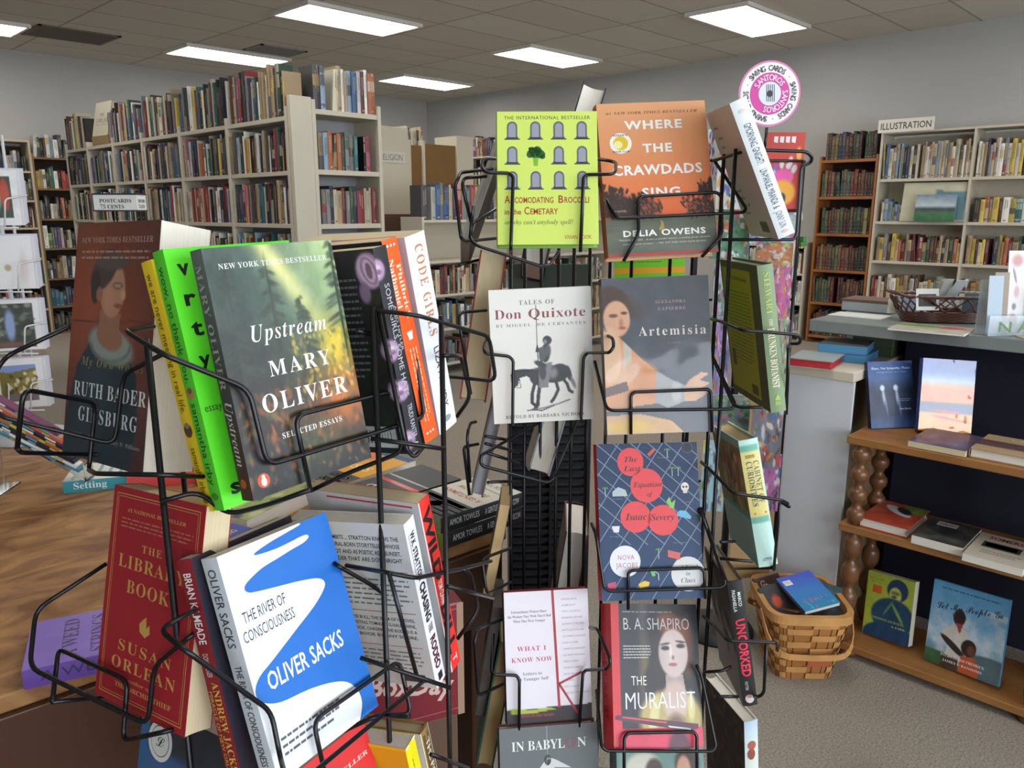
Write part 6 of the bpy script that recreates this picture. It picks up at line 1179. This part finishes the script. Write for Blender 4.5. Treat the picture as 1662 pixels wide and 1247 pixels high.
# crawdads
c = Cv(120, 170).grad([(0, (220, 158, 112)), (.3, (220, 146, 96)), (.6, (222, 118, 68)), (.755, (218, 98, 54)), (.76, (96, 100, 84)), (1, (92, 98, 86))])
r = random.Random(5)
for cx, cy, rx, ry in ((.12, .68, .15, .08), (.36, .695, .13, .06), (.95, .6, .06, .035), (.88, .7, .13, .05)): c.ell(cx, cy, rx, ry, (52, 36, 30), .3, 0, .85)
for cx, cy, rx, ry, n in ((.12, .66, .16, .1, 60), (.36, .68, .16, .09, 70), (.02, .6, .08, .08, 20), (.95, .58, .1, .05, 24), (.86, .68, .16, .07, 60), (.1, .73, .2, .05, 40), (.9, .73, .14, .04, 30)):
    for k in range(n):
        a = r.random()*2*PI; q = math.sqrt(r.random()); x, y = cx+rx*q*math.cos(a), cy+ry*q*math.sin(a)
        if y < .755: c.ell(x, y, r.uniform(.01, .035), r.uniform(.006, .018), (52, 38, 32), .5, r.random()*3)
c.spots(110, (.28, .6, .52, .74), (.004, .01), [(206, 96, 50), (170, 80, 48)], 8, .7).spots(80, (.72, .63, .96, .74), (.004, .01), [(206, 96, 50), (170, 80, 48)], 9, .7)
k_ = c.Y > .757; c.a[k_] += (c.fn(3, 5, 6)[k_][:, None]-.5)*40
def d_craw(F, S, B):
    F.text('#1 NEW YORK TIMES BESTSELLER', .08, .92, .075, .018, (96, 50, 30), 'ital', 1.05); F.text('WHERE', .24, .77, .175, .055, W_, 'heavy', 1.15); F.text('THE', .39, .66, .33, .055, W_, 'heavy', 1.15)
    F.text('CRAWDADS', .1, .92, .475, .062, W_, 'heavy', 1.1); F.text('SING', .35, .7, .62, .055, W_, 'heavy', 1.15); F.circ(.195, .265, .1, .068, (240, 238, 230)); F.up(); F.circ(.195, .265, .068, .046, (226, 190, 40)); F.up(); F.circ(.17, .275, .04, .026, (244, 232, 160)); F.text("REESE'S", .13, .26, .218, .011, (70, 70, 80), 'bold'); F.text('BOOK CLUB', .12, .27, .325, .011, (70, 70, 80), 'bold')
    F.text('A NOVEL', .08, .2, .715, .012, (200, 170, 150)); F.poly([(.5, .8), (.47, .84), (.5, .845), (.53, .84), (.52, .79), (.49, .77)], (160, 140, 70))
    F.text('DELIA OWENS', .15, .9, .875, .038, W_, 'heavy', 1.12); F.text('\u201cPainfully beautiful... At once a murder mystery, a coming-of-age narrative', .1, .94, .903, .012, (206, 206, 196), 'ital'); F.text('and a celebration of nature.\u201d \u2014THE NEW YORK TIMES BOOK REVIEW', .14, .9, .93, .012, (206, 206, 196), 'ital'); F.rect(0, .985, 1, 1, (180, 60, 50))
B_('hardcover_book', 'orange WHERE THE CRAWDADS SING hardcover with dark tree silhouettes', 'crawdads', c, (190, 110, 60), (150, 90, 60), d_craw, True, m=P_MATTE)
def d_gm(F, S, B):
    K = (44, 56, 74); S.text('GMORNING, GNIGHT!', .17, .46, .3, .42, K, 'sans', .95); S.text('LIN-MANUEL MIRANDA', .5, .76, .3, .42, K, 'sans', .95); S.text('&', .775, .79, .3, .4, K); S.text('JONNY SUN', .81, .93, .3, .42, K, 'thin'); S.circ(.96, .5, .012, .2, (226, 190, 180)); S.circ(.08, .5, .014, .2, (230, 210, 205))
    for i, y in enumerate((.12, .2, .27, .34, .62, .68, .74, .8)): B.rect(.12+.03*(i % 3), y, .3+.04*(i % 2), y+.016, (150, 120, 112))
    B.circ(.4, .74, .022, .014, (50, 46, 46)); B.line([(.62, .62), (.66, .8)], .004, (150, 120, 112)); B.rect(.55, .87, .8, .955, (120, 108, 106)); B.up(); [B.rect(.56+.022*k, .875, .568+.022*k, .95, (60, 56, 56)) for k in range(11)]
B_('hardcover_book', 'white GMORNING GNIGHT book tilted in the top right pocket', 'gmorning', (216, 206, 200), (232, 238, 242), (204, 190, 184), d_gm, True)
# don quixote
c = Cv(130, 180, (232, 229, 221)); K = (50, 50, 54); K2 = (84, 84, 88); K3 = (130, 130, 134)
def limb(pts, w, col=K):
    for (xa, ya), (xb, yb) in zip(pts[:-1], pts[1:]):
        for k in range(12): t = k/11; c.ell(xa+(xb-xa)*t, ya+(yb-ya)*t, w, w*.72, col, .4)
limb([(.42, .7), (.39, .78), (.385, .85), (.42, .875)], .016); limb([(.47, .71), (.45, .8), (.44, .87), (.41, .9)], .017); limb([(.63, .7), (.65, .76), (.61, .82), (.58, .85)], .015); limb([(.7, .68), (.74, .72), (.76, .77), (.79, .785)], .014)
c.ell(.6, .64, .155, .066, K, .1, .03).ell(.46, .66, .09, .06, K, .12).ell(.67, .62, .09, .055, (44, 44, 48), .2).ell(.6, .63, .05, .045, K3, .8).ell(.5, .6, .1, .015, K2, .6).poly([(.5, .6), (.3, .595), (.22, .595), (.185, .63), (.19, .7), (.215, .735), (.25, .715), (.27, .66), (.34, .645), (.42, .69), (.5, .7)], K)
c.ell(.215, .66, .03, .06, (42, 42, 46), .3).ell(.3, .605, .09, .012, (36, 36, 40), .5).ell(.76, .64, .025, .06, K, .3, -.3).ell(.8, .71, .016, .05, K3, .6, -.5)
c.ell(.535, .48, .045, .07, K, .15, .1).ell(.56, .46, .028, .045, K2, .6).ell(.555, .385, .044, .034, (44, 44, 48), .12).ell(.535, .395, .018, .016, K3, .5).poly([(.46, .44), (.52, .43), (.55, .5), (.48, .57)], K2).poly([(.46, .56), (.6, .55), (.55, .74), (.46, .74)], K3).ell(.5, .62, .035, .06, (66, 66, 70), .4).ell(.48, .56, .06, .02, K, .5, .3)
limb([(.27, .67), (.28, .73), (.24, .73)], .004, K2); limb([(.34, .91), (.5, .895), (.66, .865), (.76, .84)], .009, K3); limb([(.38, .9), (.48, .915), (.6, .88)], .007, K2)
def d_q(F, S, B):
    F.text('TALES OF', .29, .64, .115, .034, (110, 100, 96), 'serifl', 1.2); F.text('Don', .05, .31, .215, .07, (136, 44, 60), 'serifl', 1.05); F.text('Quixote', .38, .94, .215, .07, (136, 44, 60), 'serifl', 1.05)
    F.text('BY MIGUEL', .06, .4, .275, .022, (120, 110, 106), 'serifl', 1.3); F.text('DE CERVANTES', .46, .94, .275, .022, (120, 110, 106), 'serifl', 1.3)
    F.line([(.455, .12), (.455, .44)], .005, (70, 70, 74), .72); F.poly([(.455, .4), (.435, .47), (.478, .47)], (60, 60, 64)); F.line([(.457, .46), (.462, .62)], .007, (60, 60, 64), .72); F.text('RETOLD BY BARBARA NICHOLS', .12, .9, .965, .026, (90, 88, 86), 'serifl', 1.15)
B_('hardcover_book', 'off-white DON QUIXOTE book with grey engraved rider on a horse', 'quixote', c, (226, 223, 215), (226, 223, 215), d_q, True, m=P_GLOSS)
# dark painted cover (figure generalised)
c = Cv(120, 170, (74, 78, 86)).noise(3, 6); SK = (206, 160, 128); SK2 = (180, 124, 96)
c.ell(.12, .17, .17, .11, (70, 48, 42), .2, .4).ell(.3, .2, .1, .06, (74, 60, 54), .7, .6, .6).ell(.13, .26, .125, .115, SK, .12, .15).ell(.1, .24, .04, .012, (110, 70, 56), .6).ell(.2, .225, .03, .01, (90, 60, 50), .6).ell(.17, .29, .02, .03, SK2, .7).ell(.18, .32, .035, .01, (170, 84, 76), .6)
c.poly([(0, .34), (.12, .36), (.2, .42), (.32, .5), (.5, .62), (.62, .7), (.58, .8), (.3, .82), (0, .85)], (202, 140, 92)).ell(.05, .5, .12, .18, (214, 176, 142), .3).poly([(.18, .4), (.26, .46), (.25, .6), (.16, .66), (.18, .5)], (186, 180, 164)).ell(.4, .66, .2, .1, (196, 130, 80), .4, .5).ell(.22, .62, .12, .05, SK, .3, -.5)
c.poly([(.48, .6), (.62, .66), (.74, .7), (.74, .8), (.58, .84), (.46, .8)], (150, 152, 152)).ell(.66, .74, .05, .06, (178, 180, 178), .6).poly([(.72, .72), (.8, .66), (.9, .62), (.97, .63), (.88, .67), (.98, .69), (.9, .72), (.96, .75), (.84, .8), (.74, .8)], SK)
c.poly([(0, .88), (.3, .87), (.6, .92), (.72, 1), (0, 1)], (196, 154, 100)).ell(.2, .95, .2, .04, (206, 166, 60), .5).poly([(0, .7), (.2, .66), (.22, .72), (0, .76)], (84, 56, 48)).noise(7, 8)
def d_art(F, S, B): F.text('ALEXANDRA', .49, .78, .17, .02, (170, 140, 134), 'serifl', 1.2); F.text('LAPIERRE', .52, .78, .215, .02, (170, 140, 134), 'serifl', 1.2); F.text('Artemisia', .33, .96, .375, .06, (214, 206, 196), 'serifl', 1.25); F.text('A NOVEL', .6, .72, .43, .01, (150, 130, 120))
B_('hardcover_book', 'dark grey ARTEMISIA hardcover in clear film with painted woman', 'artemisia', c, (60, 66, 72), (70, 74, 80), d_art, True, m=P_SHINY, edge=(30, 32, 32))
def d_bot(F, S, B):
    S.text('STEWART', .05, .33, .3, .42, (176, 196, 84), 'serifl'); S.text('THE', .36, .41, .4, .25, (240, 226, 190), 'ital'); S.text('DRUNKEN BOTANIST', .42, .83, .26, .46, (244, 232, 200), 'serif', .92); S.poly([(.87, .5), (.915, .3), (.915, .7)], (170, 196, 90)); S.rect(.925, .3, .95, .7, (150, 176, 84))
    B.rect(.04, .05, .8, .95, (168, 162, 26)); B.up(); B.text('The DRUNKEN Gardener', .2, .7, .13, .03, (104, 102, 20), 'bold'); B.blurb(.1, .74, .2, .72, 20, (112, 110, 16), 9); B.rect(.1, .66, .2, .78, (96, 84, 40)); B.rect(.58, .86, .74, .93, (80, 80, 30))
B_('hardcover_book', 'olive green THE DRUNKEN BOTANIST hardcover in the right-face pocket', 'botanist', (96, 116, 80), (128, 150, 112), (86, 84, 56), d_bot, True)
c = Cv(50, 70, (196, 226, 214)).poly([(.0, .06), (1, .06), (1, .62), (0, .62)], (150, 132, 84)).spots(30, (.1, .1, .95, .58), (.04, .09), [(110, 80, 56), (176, 150, 96), (150, 96, 66), (90, 96, 70)], 5).poly([(0, .04), (1, .04), (1, .1), (0, .1)], (110, 176, 160)).poly([(0, .62), (1, .62), (1, .68), (0, .68)], (110, 170, 154))
s_cv = Cv(9, 60, (190, 226, 214)).poly([(0, .04), (1, .04), (1, .1), (0, .1)], (110, 176, 160)).poly([(0, .1), (1, .1), (1, .6), (0, .6)], (222, 208, 130)).poly([(0, .6), (1, .6), (1, .65), (0, .65)], (110, 176, 160))
def d_cur(F, S, B): S.text('CABINET OF', .17, .5, .56, .3, (96, 110, 96), 'serifl', 1.05); S.text('CURIOSITIES', .17, .52, .2, .3, (90, 100, 90), 'serifl'); S.text('BRENNER', .12, .145, .2, .5, (150, 120, 80)); S.rect(.57, .2, .585, .85, (190, 120, 70)); S.text('WCX', .93, .955, .25, .5, (70, 90, 90), 'ital'); B.circ(.78, .17, .07, .05, (186, 100, 60)); B.up(); B.circ(.78, .17, .05, .036, (206, 170, 110))
B_('hardcover_book', 'mint and yellow CABINET OF CURIOSITIES hardcover in right-face pocket', 'curios', (180, 220, 206), s_cv, Cv(50, 70, (150, 180, 172)).poly([(.0, .06), (1, .06), (1, .58), (0, .58)], (140, 122, 80)).spots(40, (.1, .1, .95, .54), (.03, .09), [(96, 70, 50), (176, 150, 96), (136, 86, 60), (80, 90, 66)], 5).poly([(0, .58), (1, .58), (1, .63), (0, .63)], (90, 150, 136)), d_cur, True, PG_TAN)
def d_eq(F, S, B):
    G = (120, 136, 160); A_ = .66
    for k in range(-5, 9): F.line([(-.0+max(0, k*.17-.0), 0 if k >= 0 else -k*.17*A_*.85), (min(1, k*.17+1.15), min(1, (1-k*.17)*.0+ (min(1, k*.17+1.15)-max(0, k*.17))*.58+(0 if k >= 0 else -k*.17*A_*.85)))], .006, G, A_) if k*.17 < 1 else None
    for k in range(0, 9): x0 = k*.22; F.line([(min(1, x0), 0 if x0 <= 1 else (x0-1)*.95), (max(0, x0-1.05), min(1, (x0-max(0, x0-1.05))*.95))], .006, G, A_)
    F.up(); RD = (222, 70, 74)
    F.circ(.33, .12, .13, .092, RD); F.circ(.48, .275, .16, .11, RD); F.circ(.36, .475, .15, .1, RD); F.circ(.63, .5, .15, .098, RD); F.circ(.24, .755, .15, .1, (226, 228, 236)); F.circ(.85, .845, .165, .11, (216, 216, 214))
    K_ = (50, 34, 44); F.up(); F.text('The', .27, .4, .12, .035, K_, 'ital'); F.text('Last', .26, .43, .18, .035, K_, 'ital'); F.text('Equation', .35, .63, .285, .035, K_, 'ital'); F.text('of', .48, .54, .345, .03, K_, 'ital'); F.text('Isaac', .26, .47, .495, .045, K_, 'ital'); F.text('Severy', .51, .74, .5, .042, K_, 'ital')
    F.text('NOVA', .17, .33, .745, .032, (196, 60, 70), 'thin', 1.1); F.text('JACOBS', .15, .36, .795, .032, (196, 60, 70), 'thin', 1.1); F.text('A Novel', .77, .95, .815, .028, (90, 84, 90), 'ital'); F.text('in', .83, .87, .855, .025, (90, 84, 90), 'ital'); F.text('Clues', .78, .92, .9, .032, (90, 84, 90), 'ital')
    F.circ(.9, .035, .055, .037, (80, 84, 104)); F.up(); F.circ(.9, .035, .047, .031, (34, 38, 56)); F.text('BM', .87, .93, .045, .02, (90, 94, 112))
    def palm(x, y, s_=1):
        F.rect(x-.004, y, x+.004, y+.06*s_, (170, 180, 180))
        for a in range(6): q = PI*(a/5); F.line([(x, y), (x+.03*math.cos(q), y-.012*math.sin(q)+.01)], .006, (96, 150, 90), A_)
    palm(.07, .28); palm(.57, .68, 1.1); palm(.74, .16); palm(.8, .16); palm(.7, .04)
    F.poly([(.14, .31), (.2, .28), (.27, .3), (.29, .34), (.14, .34)], (176, 188, 192)); F.circ(.86, .29, .04, .03, (220, 214, 206)); F.circ(.845, .29, .01, .008, (40, 40, 40)); F.circ(.875, .29, .01, .008, (40, 40, 40)); F.rect(.84, .31, .88, .33, (220, 214, 206))
    F.poly([(.77, .455), (.8, .44), (.86, .445), (.91, .48), (.9, .5), (.77, .475)], (110, 176, 210)); F.poly([(.12, .53), (.2, .53), (.19, .57), (.14, .57)], (220, 220, 220)); F.poly([(.66, .69), (.78, .71), (.78, .755), (.66, .735)], (206, 96, 90)); F.poly([(.36, .9), (.42, .88), (.47, .89), (.46, .915), (.37, .925)], (226, 196, 60)); F.poly([(.48, .82), (.52, .81), (.53, .85), (.5, .855)], (110, 190, 110)); F.line([(.52, .82), (.56, .84), (.56, .88)], .005, (200, 206, 190), A_); F.poly([(.06, .89), (.14, .88), (.14, .93), (.06, .94)], (196, 70, 110)); F.poly([(.5, .07), (.57, .03), (.58, .05), (.52, .09)], (196, 84, 70)); F.poly([(.67, .38), (.7, .35), (.72, .39), (.76, .37), (.74, .43), (.7, .42)], (130, 190, 90))
    for x, y, l in ((.14, .36, .1), (.1, .6, .12), (.6, .1, .12), (.82, .39, .12), (.72, .65, .14), (.16, .93, .12)): F.text('los angeles', x, x+l, y, .01, (130, 140, 160), 'ital')
B_('hardcover_book', 'navy map-patterned THE LAST EQUATION hardcover with red circles', 'equation', Cv(30, 40).grad([(0, (34, 52, 84)), (1, (38, 66, 104))]), (196, 40, 44), (40, 50, 80), d_eq, True, edge=(160, 30, 36))
c = Cv(30, 120, (232, 226, 234)).poly([(-.1, .9), (1.1, .88), (1.1, 1.1), (-.1, 1.1)], (52, 44, 48)).poly([(.03, .885), (.3, .905), (.5, .89), (.56, .91), (.3, .93), (.05, .925)], (170, 186, 60))
def d_wh(F, S, B):
    RB = (170, 40, 50); F.line([(.575, 0), (.615, .9)], .02, RB, .66); F.line([(.62, .72), (.9, .64)], .018, RB, .66); F.line([(.62, .72), (.83, .95)], .018, RB, .66)
    F.text('Extraordinary Women Share', .08, .5, .165, .02, (110, 100, 110), 'serif'); F.text("the Wisdom They Wish They'd Had", .04, .55, .2, .02, (110, 100, 110), 'serif'); F.text('When They Were Younger', .1, .48, .235, .02, (110, 100, 110), 'serif')
    F.text('WHAT I', .14, .48, .455, .036, (196, 60, 76), 'serifl', 1.15); F.text('KNOW NOW', .07, .55, .54, .036, (196, 60, 76), 'serifl', 1.15); F.text('Letters to', .2, .42, .64, .024, (110, 100, 110), 'serif', 1.1); F.text('My Younger Self', .12, .5, .68, .024, (110, 100, 110), 'serif', 1.1); F.text('EDITED BY Ellyn Spragins', .15, .55, .955, .022, (190, 60, 60), 'serifl')
    for i, s_ in enumerate(('MADELEINE', 'ALBRIGHT', 'MAYA ANGELOU', 'BARBARA BOXER', 'EILEEN COLLINS', 'PHYLLIS DILLER', 'OLYMPIA DUKAKIS', 'LISA LOEB', 'CAMRYN MANHEIM', 'LEE ANN WOMACK', 'ANN CURRY', 'NORA ROBERTS', 'JANE BRYANT', 'QUINN', 'MACY GRAY', 'SHELLEY MORRISON')): F.text(s_, .68, .72+.016*len(s_), .08+.048*i, .014, (150, 144, 154), 'sans')
B_('hardcover_book', 'white WHAT I KNOW NOW book with a red ribbon K design', 'whatiknow', c, (60, 40, 44), (200, 196, 200), d_wh, True, edge=(150, 40, 50))
# muralist
c = Cv(120, 160, (32, 32, 38)).mix(np.zeros((160, 120)), (0, 0, 0)); c.mix(np.exp(-((c.X-.36)/.06)**2)*(c.Y < .8)*.5, (110, 100, 90)); c.mix(np.exp(-((c.X-.42)/.1)**2-((c.Y-.45)/.15)**2)*.6, (150, 124, 60))
c.ell(.68, .42, .27, .3, (40, 32, 32), .2).ell(.72, .17, .2, .1, (150, 80, 50), .5, .3, .8).ell(.86, .3, .08, .2, (120, 66, 46), .6, 0, .6).ell(.45, .55, .1, .12, (44, 34, 36), .4)
c.poly([(.6, .5), (.8, .5), (.84, .68), (.6, .68)], (170, 150, 150)).ell(.7, .35, .17, .17, (206, 188, 182), .12).mix(np.clip((.66-c.X)*5, 0, 1)*np.exp(-((c.X-.62)/.12)**2-((c.Y-.36)/.16)**2)*.45, (110, 96, 104))
c.ell(.61, .315, .05, .016, (60, 50, 56), .5).ell(.79, .3, .05, .016, (60, 50, 52), .5).ell(.61, .285, .06, .008, (80, 64, 60), .6, -.1).ell(.79, .27, .06, .008, (80, 64, 60), .6, .1).ell(.69, .38, .022, .014, (150, 110, 106), .6).ell(.69, .43, .05, .012, (170, 100, 104), .5).ell(.67, .34, .012, .06, (226, 210, 204), .7)
c.ell(.65, .8, .36, .2, (176, 158, 96), .2).ell(.7, .68, .14, .14, (196, 172, 160), .3).ell(.45, .8, .05, .16, (206, 196, 140), .6, .3).ell(.88, .72, .04, .1, (206, 196, 140), .6).ell(.7, .85, .1, .08, (120, 96, 76), .7)
c.mix((c.Y > .86)*1., (206, 52, 80)).ell(.72, 1.0, .12, .12, (90, 40, 60), .4).mix((c.X < .085)*1., (196, 36, 46)).mix(((c.X < .1) & (c.Y > .78))*1., (200, 46, 60)).noise(6, 8)
def d_mu(F, S, B):
    F.blurb(.13, .93, .052, .065, 1, (170, 170, 170), 2); F.text('B. A. SHAPIRO', .14, .9, .185, .085, (190, 194, 198), 'thin'); F.text('THE', .21, .38, .57, .065, W_, 'thin', 1.05); F.text('MURALIST', .14, .93, .73, .115, (222, 226, 228), 'thin'); F.blurb(.13, .45, .29, .39, 5, (190, 190, 190), 6); F.text('A NOVEL', .22, .4, .905, .03, (140, 34, 56))
    F.poly([(.02, .775), (.05, .765), (.95, .84), (.95, .87), (.86, .885), (.6, .86), (.02, .795)], (84, 40, 60)); F.up(); F.poly([(.1, .775), (.6, .82), (.58, .83), (.1, .785)], (200, 80, 90)); F.poly([(.6, .845), (.86, .868), (.86, .88), (.62, .858)], (206, 206, 210))
    S.text('THE MURALIST', .3, .8, .3, .4, (120, 20, 30), 'thin')
B_('hardcover_book', 'THE MURALIST hardcover with a pale young woman on red and black', 'muralist', c, (206, 36, 46), (60, 40, 44), d_mu, True, m=P_GLOSS)
def d_unc(F, S, B): S.text('MARCO', .09, .2, .56, .22, (226, 226, 226), 'bold'); S.text('PASANELLA', .07, .24, .2, .22, (226, 226, 226), 'bold'); S.text('UNCORKED', .3, .76, .22, .6, (236, 50, 80), 'heavy'); S.text('POTTER', .8, .87, .3, .2, (190, 190, 190), 'bold'); S.circ(.94, .5, .035, .3, (206, 200, 200)); S.circ(.92, .5, .015, .18, (200, 120, 110))
B_('hardcover_book', 'black UNCORKED hardcover with pink lettering in right-face pocket', 'uncorked', (26, 26, 28), (28, 28, 31), (36, 34, 36), d_unc, True, PG_TAN, P_SHINY)
def d_lr(F, S, B): S.rect(0, 0, 1, .05, (206, 220, 234)) if False else None; S.circ(.22, .5, .04, .3, (176, 96, 74)); S.circ(.3, .45, .05, .28, (150, 80, 66)); S.text('KATE', .48, .6, .3, .34, (120, 130, 130), 'serif'); S.text('HARRIS', .62, .8, .3, .34, (120, 130, 130), 'serif')
B_('hardcover_book', 'pale-spined book with brown mottled back, lowest in the right-face pocket', 'lowright', (200, 200, 190), Cv(9, 40).grad([(0, (180, 200, 226)), (.15, (206, 220, 226)), (.4, (214, 224, 214)), (1, (206, 214, 200))]), Cv(40, 60, (66, 54, 44)).spots(120, (0, 0, 1, 1), (.02, .06), [(96, 76, 56), (50, 40, 34), (110, 90, 70)], 4, .6), d_lr, True, PG_WHITE)
c = Cv(80, 80, (104, 110, 112)).noise(3, 6)
def d_bab(F, S, B): F.text('IN BABYL', .12, .66, .15, .062, W_, 'serifl'); F.text('O', .66, .77, .15, .062, (140, 70, 84), 'serifl'); F.text('N', .79, .88, .15, .062, W_, 'serifl'); F.rect(.478, -.0, .481, .2, (206, 206, 206)); F.circ(.48, .22, .035, .035, (60, 62, 64)); F.poly([(.48, .2), (.36, .3), (.46, .29), (.5, .34), (.55, .27), (.72, .28), (.56, .22)], (206, 208, 208))
B_('hardcover_book', 'grey IN BABYLON book at the foot of the left column, right rack', 'babylon', c, (90, 94, 96), (96, 100, 100), d_bab, True, edge=(120, 70, 80))
c = Cv(60, 80, (106, 136, 128)).noise(4, 14).ell(.3, .12, .2, .1, (190, 186, 170), .3).ell(.42, .14, .1, .08, (70, 54, 50), .3).ell(.42, .2, .06, .06, (190, 150, 130), .3).ell(.8, .1, .14, .1, (60, 44, 40), .3).ell(.76, .14, .08, .09, (196, 146, 120), .3).ell(.6, .3, .4, .1, (50, 40, 40), .5)
B_('hardcover_book', 'muted green painting-covered book under the red and black one', 'painting', c, (96, 110, 104), (90, 100, 96), None, True)
# books seen edge-on in the left-face pockets of the right rack
NVY = (34, 42, 66)
B_('hardcover_book', 'black book with white page edges poking above the lime green one', 'navytop', (30, 32, 36), (30, 32, 36), (30, 32, 36), None, True, PG_WHITE, P_GLOSS)
B_('hardcover_book', 'navy book with white page edges below the lime green one', 'navylow', Cv(10, 20, (36, 44, 74)), (36, 44, 74), (24, 26, 32), None, True, PG_WHITE, P_GLOSS)
B_('hardcover_book', 'grey-paged dark book leaning edge-on left of the lime green one', 'greyedge', (150, 146, 138), (120, 110, 100), (60, 50, 44), None, True, pages_mat('grey_pages', (176, 174, 168)))
B_('hardcover_book', 'thick red-covered cream-paged book left of the off-white rider book', 'rededge', (150, 30, 36), (150, 30, 36), (176, 32, 36), None, True, PG_CREAM)
B_('hardcover_book', 'slim grey-paged book edge-on above the table stack', 'greylow', (96, 92, 84), (90, 86, 80), (70, 66, 60), None, True, pages_mat('grey_pages2', (150, 150, 156)))
B_('paperback_book', 'slim brown-backed paperback edge-on beside the black-spined stack', 'brownpb', (96, 76, 52), (60, 46, 34), (50, 40, 32), None, False, PG_TAN)
B_('paperback_book', 'dark glossy slim book edge-on left of the ribbon K book', 'darkslim', (44, 34, 30), (60, 58, 58), (60, 44, 36), None, False, pages_mat('dark_pages', (96, 90, 84)), P_GLOSS)
B_('hardcover_book', 'tan-paged book with green cover edge at the rack\'s lower left', 'tanslim', (30, 96, 66), (30, 90, 60), (40, 84, 60), None, True, PG_TAN)
B_('hardcover_book', 'navy-jacketed thick book edge-on below the rider book', 'navymid', (36, 44, 60), (40, 48, 70), (44, 54, 84), None, True, PG_WHITE, P_SHINY)
c = Cv(40, 60, (70, 62, 54)).spots(30, (0, 0, 1, 1), (.05, .16), [(96, 84, 70), (50, 46, 44), (140, 110, 70), (90, 96, 50)], 5, .8)
B_('hardcover_book', 'big maroon hardcover with brown jacket and white pages, edge toward us', 'whitefat', c, (90, 40, 44), (70, 30, 34), None, True, PG_WHITE, P_SHINY, edge=(90, 32, 38))
B_('hardcover_book', 'grey-green cloth hardcover standing behind the vertical black rods', 'greenback', (104, 124, 112), (60, 76, 66), (104, 124, 112), None, True)
def d_lm(F, S, B): F.rect(0, .24, 1, .3, (226, 160, 40)); F.blurb(.1, .9, .12, .2, 3, (70, 140, 30), 4)
B_('paperback_book', 'bright green and orange edged book behind the orange hardcover', 'limeback', (112, 196, 40), (206, 90, 40), (112, 196, 40), d_lm)
# red promotional box on a brown crate between the racks
q = atpx(754, 1157, 1.1); ya_ = math.radians(-22); ux = Vector((math.cos(ya_), math.sin(ya_), 0)); uy = Vector((-math.sin(ya_), math.cos(ya_), 0))
cc_ = q-ux*.12+uy*.1
rb = thing('promo_box', 'dark red cardboard box lettered BoxDay on the brown crate', 'box', (cc_.x, cc_.y, q.z), rot=ya_)
mb = MB(); mb.box(-.12, -.1, 0, .12, -.02, .17, mat('red_card', (112, 22, 34), .45, coat=.2), bev=.002); fq = lambda a, b, l=0: Vector((-.12+.24*a, -.1002-(l+1)*.0003, .17-.17*b)); o = Ov(mb, fq)
o.rect(.03, .04, .96, .05, (150, 80, 84)); o.rect(.03, .93, .96, .94, (150, 80, 84)); o.rect(.96, 0, 1, 1, (150, 120, 100)); o.text('BookBoxDay', .1, .93, .66, .17, (196, 170, 160), 'heavy', rot=-.22, asp=1.4); o.blurb(.2, .85, .36, .42, 1, (150, 90, 90), 3); mb.build('box_body', rb)
cr = thing('wooden_crate', 'plain brown wooden crate on the carpet under the dark red box', 'crate', (cc_.x, cc_.y, 0), rot=ya_)
MB().box(-.115, -.095, 0, .112, .09, q.z-.001, mat('crate_brown', (92, 66, 48), .6, var=.2, vscale=8, vec=(1, 1, .3)), bev=.003).build('crate_body', cr)
